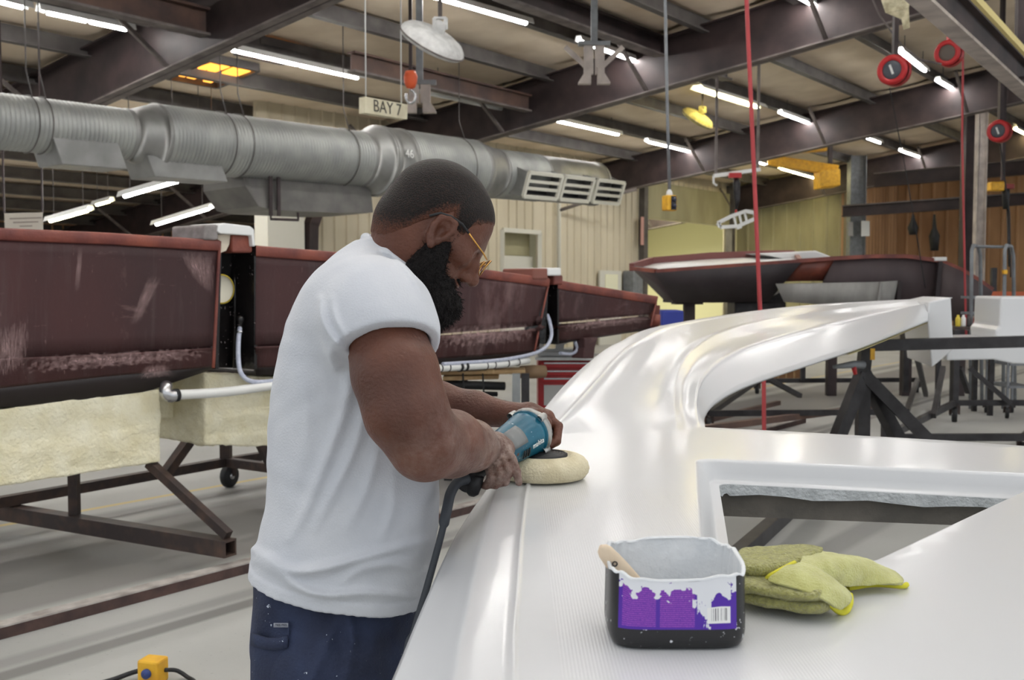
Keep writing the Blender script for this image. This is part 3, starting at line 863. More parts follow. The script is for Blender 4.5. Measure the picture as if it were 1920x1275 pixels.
# drop the lead-in so that the far run starts at the seam
k0 = min(range(len(farS)), key=lambda i: (farS[i] - near[-1]).length)
farS = crom(farc, NF)
edge = nearS[:-1] + farS
NS = len(nearS) - 1
def plan_normals(ps):
    out = []
    for i in range(len(ps)):
        t = ps[min(i + 1, len(ps) - 1)] - ps[max(i - 1, 0)]; t.z = 0; t.normalize()
        out.append(Vector((t.y, -t.x, 0)))          # to the right of travel = inwards
    return out
en = plan_normals(edge)
R3 = crom([PDK(1268, 806)] + [PY(*p) for p in ((1262, 752, 3.4), (1272, 697, 3.95), (1298, 658, 4.55), (1350, 626, 5.3), (1450, 599, 6.3), (1600, 578, 7.5), (1742, 564, 8.4))], NF)
R4 = crom([PDK(1312, 803)] + [PY(*p) for p in ((1306, 752, 3.3), (1320, 706, 3.65), (1368, 666, 4.15), (1450, 635, 4.85), (1560, 607, 5.8), (1660, 585, 7.0), (1742, 568, 8.0))], NF)
R5 = crom([PDK(1322, 801)] + [PY(*p) for p in ((1323, 780, 3.25), (1345, 752, 3.5), (1400, 722, 3.85), (1500, 688, 4.5), (1600, 655, 5.3), (1670, 628, 6.2), (1740, 600, 7.6))], NF)
W2 = [.072 if i < NS else .072 + .05 * min(1, (i - NS) / 20) for i in range(len(edge))]
def seam_z(i, p):
    if i <= NS: return ZD(p.y)
    e = edge[i]; f = (p - e).to_2d().length / max(.05, (R3[i - NS] - e).to_2d().length)
    return e.z + (R3[i - NS].z - e.z) * min(1, f)
R2 = []
for i, e in enumerate(edge):
    p = e + en[i] * W2[i]; p.z = seam_z(i, p); R2.append(p)
pm = MB()
# margin strip with side wall, rolled edge and bead
rows = []
for i, e in enumerate(edge):
    n = en[i]
    out = .085 - .03 * min(1, max(0, (e.y - 1.2) / 1.3))
    drop = .088
    u = Vector((0, 0, 1))
    r = [e - n * (out - .012) - u * (drop + .03), e - n * (out + .008) - u * (drop + .022), e - n * (out + .014) - u * (drop + .008), e - n * (out + .006) - u * drop,
         e - n * (out - .006) - u * (drop - .004), e - n * (out * .62) - u * (drop * .72), e - n * (out * .28) - u * (drop * .4), e - n * .008 - u * .016, e - n * .002 - u * .006, e + n * .005 - u * .001]
    for f, dzv in ((.3, .001), (.7, .001), (.82, .0005), (.88, .0055), (.94, .0055), (1.0, 0)):
        p = e + n * (W2[i] * f); p.z = seam_z(i, p) + dzv; r.append(p)
    rows.append(r)
pm.grid(rows)
# arch loft R2 -> R3 -> R4 -> R5 -> return flange
rows = []
NC1 = 10
for i in range(NF):
    a = R2[NS + i]; b, c, d = R3[i], R4[i], R5[i]
    g = min(1, i / 8)                          # the coaming profile grows out of the flat deck
    r = []
    for k in range(NC1):
        f = k / NC1; p = a.lerp(b, f); p.z += .004 * g * math.sin(math.pi * f) ; r.append(p)
    up = Vector((0, 0, 1))
    r.append(b + up * .012 * g)
    r.append(b.lerp(c, .1) + up * .010 * g)
    r.append(b.lerp(c, .25) - up * .004 * g)
    r.append(b.lerp(c, .45) - up * .010 * g)
    r.append(b.lerp(c, .7) - up * .006 * g)
    r.append(b.lerp(c, .9) + up * .001 * g)
    r.append(c + up * .002 * g)
    r.append(c.lerp(d, .06) - up * .002 * g)
    for f in (.14, .3, .5, .7, .88, 1.0):
        r.append(c.lerp(d, f))
    r.append(d + (c - d).normalized() * .01 - up * .014)
    r.append(d + Vector((c.x - d.x, c.y - d.y, 0)) * .6 - up * .02)
    rows.append(r)
seam_pts = [rows[0][k] for k in range(0, NC1 + 14)]
pm.grid(rows)
# hatch pocket rings
def offset_poly(P, ds):
    """P: 2D corner list (ccw), ds: inward distance for edge i (P[i]->P[i+1])"""
    n = len(P); lines = []
    for i in range(n):
        a, b = Vector(P[i]), Vector(P[(i + 1) % n]); t = (b - a).normalized(); nn = Vector((-t.y, t.x))
        lines.append((a + nn * ds[i], t))
    out = []
    for i in range(n):
        (p, t), (q, s_) = lines[i - 1], lines[i]
        den = t.x * s_.y - t.y * s_.x
        k = ((q.x - p.x) * s_.y - (q.y - p.y) * s_.x) / den
        out.append(p + t * k)
    return out
def rounded(P, rad, nc=8, ne=10):
    n = len(P); out = []
    for i in range(n):
        p, a, b = Vector(P[i]), Vector(P[i - 1]), Vector(P[(i + 1) % n])
        d0 = (a - p).normalized(); d1 = (b - p).normalized()
        ang = d0.angle(d1); L = min(rad[i] / math.tan(ang / 2), (a - p).length * .45, (b - p).length * .45)
        q0, q1 = p + d0 * L, p + d1 * L
        for k in range(nc + 1):
            t = k / nc; out.append(q0 * (1 - t) ** 2 + p * 2 * t * (1 - t) + q1 * t * t)
        # straight run to the next corner is filled afterwards
        out.append(None)
    res = []
    m = len(out)
    for i, p in enumerate(out):
        if p is None:
            a = res[-1]; b = out[(i + 1) % m]
            for k in range(1, ne): res.append(a.lerp(b, k / ne))
        else: res.append(p)
    return res
rimc = [PDK(*p).to_2d() for p in ((1312, 1046), (1640, 1054), (1990, 890), (1302, 858))]
RIM_RAD = [.03, .05, .05, .05]
rings = []
for (ds, zz, rr) in (((0, 0, 0, 0), 0, 1), ((.005, .005, .005, .005), -.0015, .95), ((.01, .01, .01, .01), -.008, .9), ((.014, .014, .014, .026), -.030, .8), ((.018, .018, .018, .032), -.044, .75), ((.024, .024, .024, .038), -.049, .7), ((.03, .03, .03, .055), -.050, .6), ((.0305, .0305, .0305, .0555), -.053, .6)):
    P = rounded(offset_poly(rimc, ds), [x * rr for x in RIM_RAD])
    rings.append([Vector((p.x, p.y, ZD(p.y) + zz)) for p in P])
pm.grid(rings, closed=True)
# flat deck between margin strip, seam, opening edge and pocket rim
ox = [PDK(*p) for p in ((1322, 801), (1480, 809), (1620, 817), (1780, 826), (1920, 836))]
dirx = (ox[-1] - ox[-2]).normalized()
ox.append(ox[-1] + dirx * .6)
bd = [R2[i] for i in range(0, NS + 1)]
bd += seam_pts[1:]
bd += ox[1:]
xr = ox[-1].x
bd += [Vector((xr, 2.0, 0)), Vector((xr, 1.4, 0)), Vector((xr, .9, 0)), Vector((xr, .45, 0)), Vector((1.4, .45, 0)), Vector((.9, .45, 0)), Vector((.4, .45, 0))]
clean = []
for p in bd:
    if not clean or (p - clean[-1]).to_2d().length > .0008: clean.append(p)
bd2 = [p.to_2d() for p in clean]; rim2 = [p.to_2d() for p in rings[0]]
vs = bd2 + rim2; nb, nr_ = len(bd2), len(rim2)
es = [(i, (i + 1) % nb) for i in range(nb)] + [(nb + i, nb + (i + 1) % nr_) for i in range(nr_)]
def inside(p, poly):
    c = False; j = len(poly) - 1
    for i in range(len(poly)):
        a, b = poly[i], poly[j]
        if (a[1] > p[1]) != (b[1] > p[1]) and p[0] < (b[0] - a[0]) * (p[1] - a[1]) / (b[1] - a[1]) + a[0]: c = not c
        j = i
    return c
gx = np.arange(-.05, xr, .07)
for x in gx:
    for y in np.arange(.5, 3.2, .07):
        p = (x, y)
        if inside(p, bd2) and not inside(p, rim2):
            if min((Vector(p) - q).length for q in bd2 + rim2) > .02: vs.append(Vector(p))
res = delaunay_2d_cdt(vs, es, [], 1, 1e-5)
tv, tf = res[0], res[2]
keep = []
for f in tf:
    c = sum((tv[i] for i in f), Vector((0, 0))) / len(f)
    if inside(c, bd2) and not inside(c, rim2): keep.append(tuple(f))
# keep exact boundary heights
hz = {}
for p in clean + rings[0]: hz[(round(p.x, 4), round(p.y, 4))] = p.z
pm.add([(v.x, v.y, ZD(v.y)) for v in tv], keep, True)
# edge return along the opening
rows = []
for f in (0, 1, 2):
    rows.append([Vector((p.x, p.y, ZD(p.y))) + Vector(((-.0, 0, 0), (0, -.004, -.012), (0, -.03, -.022))[f]) for p in ox])
pm.grid(rows)
shell = pm.build('moulded_shell', M_gel, panel, recalc=False)
bm = bmesh.new(); bm.from_mesh(shell.data)
bmesh.ops.remove_doubles(bm, verts=bm.verts, dist=.0006)
bmesh.ops.recalc_face_normals(bm, faces=bm.faces)
if sum(f.normal.z * f.calc_area() for f in bm.faces) < 0: bmesh.ops.reverse_faces(bm, faces=bm.faces)
bm.to_mesh(shell.data); bm.free()
wn = shell.modifiers.new('wn', 'WEIGHTED_NORMAL'); wn.keep_sharp = False; wn.weight = 60
# rough foam core showing at the cut hatch edge, and the stringer below it
M_core = mat('foam_core', srgb(206, 210, 212), .9, 0, srgb(180, 184, 186), 30, .8, 90)
M_stringer = mat('grey_laminate', srgb(112, 106, 98), .7, 0, srgb(92, 88, 82), 12, .3, 60)
MB().grid([[p - Vector((0, 0, z)) + Vector((0, 0, .004 * math.sin(i * 1.7))) * (z > .01) for i, p in enumerate(rings[-1])] for z in (0, .012, .024)], closed=True).build('cut_edge', M_core, panel)
hp = offset_poly(rimc, (.03, .03, .03, .05))
a, b = Vector((hp[3].x, hp[3].y, 0)), Vector((hp[2].x, hp[2].y, 0))
dv = (b - a).normalized(); nv = Vector((-dv.y, dv.x, 0))
MB().prism([a + nv * .03 + Vector((0, 0, ZD(a.y) - .135)), b + nv * .03 + Vector((0, 0, ZD(b.y) - .12)), b + nv * .03 + Vector((0, 0, ZD(b.y) - .072)), a + nv * .03 + Vector((0, 0, ZD(a.y) - .072))], nv * .05).build('stringer', M_stringer, panel)
# far end: pillar, low deck and seat block
def prism_px(poly, y, ext, name, m, parent, bevel=.02):
    return MB().prism([PY(x, yy, y) for x, yy in poly], ext).build(name, m, parent, bevel=bevel)
prism_px([(1738, 600), (1741, 566), (1783, 557), (1788, 655), (1762, 677), (1747, 689)], 7.75, (.2, 1.0, 0), 'end_pillar', M_gel, panel, .012)
p0, p1 = PY(1760, 643, 5.6), PY(1960, 640, 5.6)
MB().prism([PY(1775, 676, 8.1), PY(1862, 674, 8.1), PY(1900, 682, 8.1), PY(2000, 684, 8.1), PY(2000, 640, 8.1), PY(1775, 643, 8.1)], (.15, 1.1, 0.01)).build('low_deck', M_gel, panel, bevel=.012)
MB().prism([PY(1868, 640, 8.3), PY(1866, 618, 8.3), PY(1874, 612, 8.3), PY(1876, 556, 8.3), PY(2010, 556, 8.3), PY(2010, 640, 8.3)], (.15, .8, 0)).build('seat_block', M_gel, panel, bevel=.02)
M_cream = mat('cream_foam', srgb(214, 204, 160), .85, 0, srgb(180, 168, 120), 12, .5, 50)
MB().grid([[R5[i] + Vector((0, 0, -.022)) for i in range(50, NF)], [R5[i] + Vector(((R3[i] - R5[i]).x * .9, (R3[i] - R5[i]).y * .9, -.03)) for i in range(50, NF)], [R5[i] + Vector(((R3[i] - R5[i]).x * .9, (R3[i] - R5[i]).y * .9, .03)) for i in range(50, NF)]]).build('foam_backing', M_cream, panel)
tag(panel)

# ================================================================== stand under the panel
st = thing('panel_stand', 'black steel stand with A-frame legs under the white deck panel', 'stand', (1.0, 3.4, 0))
ra, rb = PY(1448, 652, 7.3), PY(1935, 640, 7.2)
MB().bar(ra, rb + (rb - ra) * .1, .08, .08).build('top_rail', M_black, st)
ap = PY(1618, 700, 7.3); topj = PY(1623, 652, 7.28)
MB().bar(topj, ap, .08, .08).build('post', M_black, st)
for q in ((1542, 905, 7.2), (1616, 905, 7.35), (1712, 905, 7.5), (1805, 905, 7.2)):
    f = PY(q[0], q[1], q[2]); f.z = .12
    MB().bar(ap, f, .085, .085).build('leg', M_black, st)
fa = [PY(1542, 905, 7.2), PY(1805, 905, 7.2)]
MB().bar(Vector((fa[0].x, fa[0].y, .09)), Vector((fa[1].x, fa[1].y, .09)), .08, .08).build('base_rail', M_black, st)
la, lb = PZ(1372, 1052, .12), PZ(1500, 938, .12)
ld_ = (lb - la).normalized()
r0 = la + ld_ * ((2.62 - la.y) / ld_.y); r1 = lb + ld_ * ((7.2 - lb.y) / ld_.y)
MB().bar(r0, r1, .07, .08).build('base_rail', M_black, st)
fc = [Vector((.1, 1.55, .12)), Vector((1.5, 1.5, .12)), Vector((1.45, 2.5, .12)), Vector((r0.x, r0.y, .12))]
for i in range(4):
    a, b = fc[i], fc[(i + 1) % 4]
    MB().bar(a, b, .06, .08).build('base_rail', M_black, st)
    MB().lathe([(.02, -.02), (.055, -.02), (.06, -.012), (.06, .012), (.055, .02), (.02, .02)], Vector((a.x, a.y, .06)), (1, .2, 0), 16).build('caster', M_rubber, st)
for p, zt in ((fc[0], .90), (fc[1], .98), (fc[2], .98), (Vector((.14, 2.55, .12)), .98)):
    MB().bar(p, Vector((p.x, p.y, zt)), .05, .05).build('post', M_black, st)

# ================================================================== cut-down compound tub
tc0 = PDK(1276, 1222)
TW, TD = .0805, .056
tcx, tcy = tc0.x, tc0.y + TD
tz = ZD(tcy) + .001
tub = thing('compound_tub', 'black cut-open plastic tub with purple label, smeared with white compound', 'tub', (tcx, tcy, tz))
def supr(a, e=.42):
    c, s_ = math.cos(a), math.sin(a)
    return math.copysign(abs(c) ** e, c), math.copysign(abs(s_) ** e, s_)
def rimh(a):
    s_ = math.sin(a)
    return .083 + .019 * (s_ + 1) / 2 + .0022 * math.sin(5 * a + 1) + .0012 * math.sin(13 * a)
def tubp(a, h, off=0):
    c, s_ = supr(a)
    k = min(1, h / .02); sc = .90 + .10 * math.sqrt(max(0, 1 - (1 - k) ** 2)) - .02 * max(0, (h - .03) / .07)
    return Vector((tcx + c * (TW * sc + off), tcy + s_ * (TD * sc + off), tz + h))
NA = 96
rows = [[Vector((tcx, tcy, tz)) for _ in range(NA)]]
for f in (0, .02, .06, .12, .2, .3, .5, .7, .85, .95, 1):
    rows.append([tubp(2 * math.pi * k / NA, f * rimh(2 * math.pi * k / NA)) for k in range(NA)])
M_tubblk = mat('tub_plastic', srgb(26, 26, 28), .38)
def splatter(m, scale, thr, col):
    nt = m.node_tree; b = nt.nodes['Principled BSDF']
    tcn = nt.nodes.new('ShaderNodeTexCoord'); n = nt.nodes.new('ShaderNodeTexNoise'); n.inputs['Scale'].default_value = scale; n.inputs['Detail'].default_value = 3
    n2 = nt.nodes.new('ShaderNodeTexNoise'); n2.inputs['Scale'].default_value = scale * .22; n2.inputs['Detail'].default_value = 2
    nt.links.new(tcn.outputs['Object'], n.inputs['Vector']); nt.links.new(tcn.outputs['Object'], n2.inputs['Vector'])
    ad = nt.nodes.new('ShaderNodeMath'); ad.operation = 'MULTIPLY_ADD'; nt.links.new(n2.outputs['Fac'], ad.inputs[0]); ad.inputs[1].default_value = .5; nt.links.new(n.outputs['Fac'], ad.inputs[2])
    r = nt.nodes.new('ShaderNodeMapRange'); nt.links.new(ad.outputs[0], r.inputs[0]); r.inputs[1].default_value = thr; r.inputs[2].default_value = thr + .02
    mx = nt.nodes.new('ShaderNodeMix'); mx.data_type = 'RGBA'; nt.links.new(r.outputs[0], mx.inputs[0])
    src = b.inputs['Base Color'].links[0].from_socket if b.inputs['Base Color'].links else None
    if src: nt.links.new(src, mx.inputs[6])
    else: mx.inputs[6].default_value = b.inputs['Base Color'].default_value
    mx.inputs[7].default_value = col
    nt.links.new(mx.outputs[2], b.inputs['Base Color'])
splatter(M_tubblk, 150, .925, srgb(214, 216, 218))
MB().grid(rows, closed=True).build('tub_shell', M_tubblk, tub)
M_paste = mat('white_compound', srgb(226, 228, 230), .35, 0, srgb(206, 210, 214), 16, .5, 35)
rows = []
for f in (1.005, .97, .8, .6, .4, .2, .1):
    rows.append([tubp(2 * math.pi * k / NA, f * rimh(2 * math.pi * k / NA), -.0025 - .0012 * math.sin(7 * k * .2 + f * 9)) for k in range(NA)])
rows.append([Vector((tcx, tcy, tz + .008)) for _ in range(NA)])
MB().grid(rows, closed=True).build('compound_coating', M_paste, tub)
rows = []
for (h, off) in ((.985, .0012), (1.012, .001), (1.014, -.002), (.99, -.0035)):
    rows.append([tubp(2 * math.pi * k / NA, h * rimh(2 * math.pi * k / NA), off) for k in range(NA)])
MB().grid(rows, closed=True).build('smeared_rim', M_paste, tub)
def label_material():
    m = bpy.data.materials.new('purple_label'); m.use_nodes = True; nt = m.node_tree; b = nt.nodes['Principled BSDF']
    b.inputs['Roughness'].default_value = .35
    uv = nt.nodes.new('ShaderNodeUVMap'); uv.uv_map = 'UVMap'
    sp = nt.nodes.new('ShaderNodeSeparateXYZ'); nt.links.new(uv.outputs[0], sp.inputs[0])
    U, V = sp.outputs['X'], sp.outputs['Y']
    def M(op, a, b_=None, c=None):
        n = nt.nodes.new('ShaderNodeMath'); n.operation = op
        for i, x in enumerate((a, b_, c)):
            if x is None: continue
            if isinstance(x, (int, float)): n.inputs[i].default_value = x
            else: nt.links.new(x, n.inputs[i])
        return n.outputs[0]
    def box(u0, u1, v0, v1):
        return M('MULTIPLY', M('MULTIPLY', M('GREATER_THAN', U, u0), M('LESS_THAN', U, u1)), M('MULTIPLY', M('GREATER_THAN', V, v0), M('LESS_THAN', V, v1)))
    def noise(su, sv, sc, det=3):
        cb = nt.nodes.new('ShaderNodeCombineXYZ'); nt.links.new(M('MULTIPLY', U, su), cb.inputs[0]); nt.links.new(M('MULTIPLY', V, sv), cb.inputs[1])
        n = nt.nodes.new('ShaderNodeTexNoise'); n.inputs['Scale'].default_value = sc; n.inputs['Detail'].default_value = det
        nt.links.new(cb.outputs[0], n.inputs['Vector']); return n.outputs['Fac']
    def mix(fac, base, col):
        mx = nt.nodes.new('ShaderNodeMix'); mx.data_type = 'RGBA'; nt.links.new(fac, mx.inputs[0])
        if isinstance(base, tuple): mx.inputs[6].default_value = base
        else: nt.links.new(base, mx.inputs[6])
        mx.inputs[7].default_value = col; return mx.outputs[2]
    c = srgb(74, 28, 156)
    # printed columns: a lighter violet block with rows of tiny print
    cols = M('ADD', box(.03, .31, .06, 1.0), box(.345, .64, .04, 1.0))
    c = mix(M('MULTIPLY', cols, .5), c, srgb(116, 40, 160))
    row = M('GREATER_THAN', M('FRACT', M('MULTIPLY', V, 24)), .45)
    tx = M('GREATER_THAN', noise(60, 24 * .5, 3.2, 1), .46)
    c = mix(M('MULTIPLY', M('MULTIPLY', M('MULTIPLY', row, tx), cols), .6), c, srgb(178, 92, 196))
    # white torn smear over the top and one run down
    sm = M('ADD', M('MULTIPLY', noise(7, 3, 1.6, 5), .9), M('MULTIPLY', V, .62))
    run = M('MULTIPLY', M('MULTIPLY', M('GREATER_THAN', U, .62), M('LESS_THAN', U, .95)), .10)
    sm = M('ADD', sm, run)
    sk = M('MULTIPLY', M('MULTIPLY', M('GREATER_THAN', U, .66), M('LESS_THAN', U, .78)), M('MULTIPLY', noise(40, 4, 2, 3), .42))
    sm = M('ADD', sm, sk)
    smf = M('GREATER_THAN', sm, .93)
    c = mix(smf, c, srgb(222, 224, 228))
    c = mix(box(.745, .945, .12, .44), c, srgb(232, 232, 230))
    bar = M('GREATER_THAN', noise(60, .01, 1.6, 2), .53)
    c = mix(M('MULTIPLY', bar, box(.77, .925, .17, .41)), c, srgb(40, 36, 50))
    nt.links.new(c, b.inputs['Base Color'])
    return m
# label wrapped on the front face
a0, a1 = math.pi * 1.24, math.pi * 1.785
NU, NV = 60, 8
xs0, xs1 = tubp(math.pi * 1.21, .05).x, tubp(math.pi * 1.79, .05).x
def ang_of_x(x, h):
    lo, hi = math.pi * 1.02, math.pi * 1.98
    for _ in range(40):
        mid = (lo + hi) / 2
        if tubp(mid, h).x < x: lo = mid
        else: hi = mid
    return (lo + hi) / 2
lx0, lx1 = tcx - .070, tcx + .064
rows = []; uvs = []
for j in range(NV + 1):
    row = []
    for i in range(NU + 1):
        x = lx0 + (lx1 - lx0) * i / NU
        aa = ang_of_x(x, .05)
        h0 = .024; h1 = rimh(aa) * .985
        row.append(tubp(aa, h0 + (h1 - h0) * j / NV, .0006)); uvs.append((i / NU, j / NV))
    rows.append(row)
lbm = MB().grid(rows); lo_ = lbm.build('label', label_material(), tub)
ul = lo_.data.uv_layers.new(name='UVMap')
for l in lo_.data.loops: ul.data[l.index].uv = uvs[l.vertex_index]
lab(lo_, 'torn purple printed label with barcode')
# wooden brush handle leaning in the tub
ha = PDK(1124, 1020, .105); hb = Vector((tcx - .045, tcy - .012, tz + .05))
ha = PY(1126, 1024, tcy - .005); hb = PY(1200, 1112, tcy + .0)
brush = thing('brush_handle', 'pale wooden brush handle leaning out of the black tub', 'brush', hb)
ax = (hb - ha); wv = Vector((ax.z, 0, -ax.x)).normalized()
rows = []
for q, w_ in ((0, .002), (.04, .007), (.12, .0095), (.3, .011), (.5, .012), (.8, .0125), (1, .0125)):
    p = ha + ax * q
    rows.append([p + wv * w_ * math.cos(a) + Vector((0, 1, 0)) * .005 * math.sin(a) for a in np.linspace(0, 2 * math.pi, 12, endpoint=False)])
hb_ = MB().grid(rows, closed=True); hb_.f.append(tuple(range(12))[::-1]); hb_.smooth.append(False); nn = len(hb_.v); hb_.f.append(tuple(range(nn - 12, nn))); hb_.smooth.append(False)
hb_.build('handle', mat('pale_wood', srgb(222, 202, 176), .55, 0, srgb(202, 178, 148), 30, stretch=(1, 1, .2)), brush)
hp_ = ha + ax * .35
MB().lathe([(.0035, -.0062), (.002, -.0062), (.002, .0062), (.0035, .0062)], hp_, (0, 1, 0), 12).build('hang_hole', M_black, brush)

# ================================================================== microfibre towel
M_towel = mat('towel_fabric', srgb(206, 206, 136), .95, 0, srgb(188, 186, 112), 40, .5, 420, sheen=.4)
M_terry = mat('towel_terry', srgb(196, 194, 112), .95, 0, srgb(166, 162, 88), 160, 1.0, 330, sheen=.4)
M_hem = mat('towel_hem', srgb(214, 208, 60), .9)
tw = thing('towel', 'crumpled yellow-green microfibre towel beside the tub', 'towel', PDK(1500, 1120))
def sheet(grid, name, m, thick=.006):
    rows = [[PDK(x, y, h + .0095) for (x, y, h) in r] for r in grid]
    o = MB().grid(rows).build(name, m, tw, recalc=False)
    # coarse to smooth cloth
    s1 = o.modifiers.new('sub', 'SUBSURF'); s1.levels = 3; s1.render_levels = 3
    s2 = o.modifiers.new('solid', 'SOLIDIFY'); s2.thickness = thick; s2.offset = 0
    tx = bpy.data.textures.new('wr', 'CLOUDS'); tx.noise_scale = .03
    dm = o.modifiers.new('wr', 'DISPLACE'); dm.texture = tx; dm.strength = .007; dm.mid_level = .5; dm.texture_coords = 'GLOBAL'
    return o
# folded layers, front and rear: each is a cloth doubled over its front edge
def ufold(front, back, h0, h1, name, m, thick=.007):
    """front/back: px polylines of the fold's front edge and of its back, h0/h1 under and upper height"""
    g = []
    n = len(front)
    mid = (h0 + h1) / 2; r = (h1 - h0) / 2
    g.append([(b[0], b[1], h0) for b in back])
    g.append([((f[0] * .85 + b[0] * .15), (f[1] * .85 + b[1] * .15), h0) for f, b in zip(front, back)])
    g.append([(f[0], f[1] + 1, h0 + r * .3) for f in front])
    g.append([(f[0], f[1] - 3, mid + r * .25 + .002 * math.sin(i * 2.1)) for i, f in enumerate(front)])
    g.append([((f[0] * .88 + b[0] * .12), (f[1] * .88 + b[1] * .12) - 6, h1 + .002 * math.sin(i * 1.7)) for i, (f, b) in enumerate(zip(front, back))])
    g.append([((f[0] * .5 + b[0] * .5), (f[1] * .5 + b[1] * .5) - 5, h1 + .003 * math.sin(i * 2.6 + 1)) for i, (f, b) in enumerate(zip(front, back))])
    g.append([(b[0], b[1] - 4, h1) for b in back])
    return sheet(g, name, m, thick)
FR = [(1380, 1122), (1420, 1130), (1460, 1137), (1500, 1143), (1530, 1147), (1546, 1144), (1556, 1130)]
BK = [(1380, 1074), (1420, 1076), (1460, 1078), (1500, 1082), (1525, 1084), (1540, 1086), (1550, 1092)]
ufold(FR, BK, .002, .015, 'lower_fold', M_terry, .009)
FR2 = [(1380, 1106), (1420, 1112), (1460, 1118), (1500, 1124), (1528, 1126), (1540, 1122), (1546, 1112)]
BK2 = [(1380, 1064), (1420, 1064), (1460, 1066), (1500, 1070), (1522, 1072), (1532, 1074), (1540, 1080)]
ufold(FR2, BK2, .017, .030, 'middle_fold', M_terry, .008)
FR3 = [(1380, 1072), (1410, 1078), (1440, 1078), (1468, 1072), (1495, 1062), (1512, 1054), (1526, 1046)]
BK3 = [(1384, 1036), (1410, 1034), (1440, 1032), (1468, 1030), (1495, 1028), (1520, 1030), (1548, 1034)]
ufold(FR3, BK3, .026, .046, 'rear_fold', M_terry, .008)
# right wing that trails away to a thin corner
sheet([[(1500, 1084, .040), (1545, 1092, .022), (1590, 1102, .006), (1640, 1094, .004), (1698, 1098, .003)],
       [(1498, 1066, .046), (1545, 1066, .040), (1590, 1076, .026), (1640, 1078, .016), (1692, 1090, .004)],
       [(1502, 1050, .048), (1545, 1048, .048), (1590, 1052, .040), (1640, 1060, .026), (1686, 1080, .006)],
       [(1505, 1036, .046), (1545, 1036, .046), (1590, 1042, .036), (1625, 1048, .026), (1662, 1066, .008)],
       [(1510, 1038, .010), (1545, 1040, .012), (1590, 1046, .010), (1620, 1052, .006), (1655, 1068, .003)]], 'trailing_fold', M_towel)
# top triangular fold with its hem
tri = [[(1436, 1092, .036), (1470, 1098, .034), (1510, 1110, .032), (1550, 1128, .022), (1572, 1146, .004)],
       [(1442, 1082, .042), (1476, 1086, .041), (1516, 1098, .037), (1560, 1116, .026), (1582, 1138, .008)],
       [(1466, 1070, .049), (1490, 1072, .050), (1526, 1084, .044), (1570, 1108, .030), (1592, 1128, .012)],
       [(1490, 1056, .052), (1508, 1056, .053), (1536, 1070, .046), (1576, 1098, .028), (1594, 1116, .010)]]
sheet(tri, 'top_fold', M_towel)
hem = crom([PDK(x, y, h + .002) for (x, y, h) in tri[0]] + [PDK(1586, 1146, .004), PDK(1594, 1130, .010), PDK(1594, 1116, .010)], 40)
MB().tube(hem, .0042, 8).build('hem', M_hem, tw)
hem = crom([PDK(1442, 1092, .036), PDK(1440, 1084, .044), PDK(1456, 1074, .052), PDK(1490, 1056, .056)], 16)
MB().tube(hem, .004, 8).build('hem', M_hem, tw)
hem = crom([PDK(1590, 1103, .006), PDK(1640, 1096, .006), PDK(1690, 1099, .005), PDK(1700, 1096, .004)], 20)
MB().tube(hem, .0038, 8).build('hem', M_hem, tw)
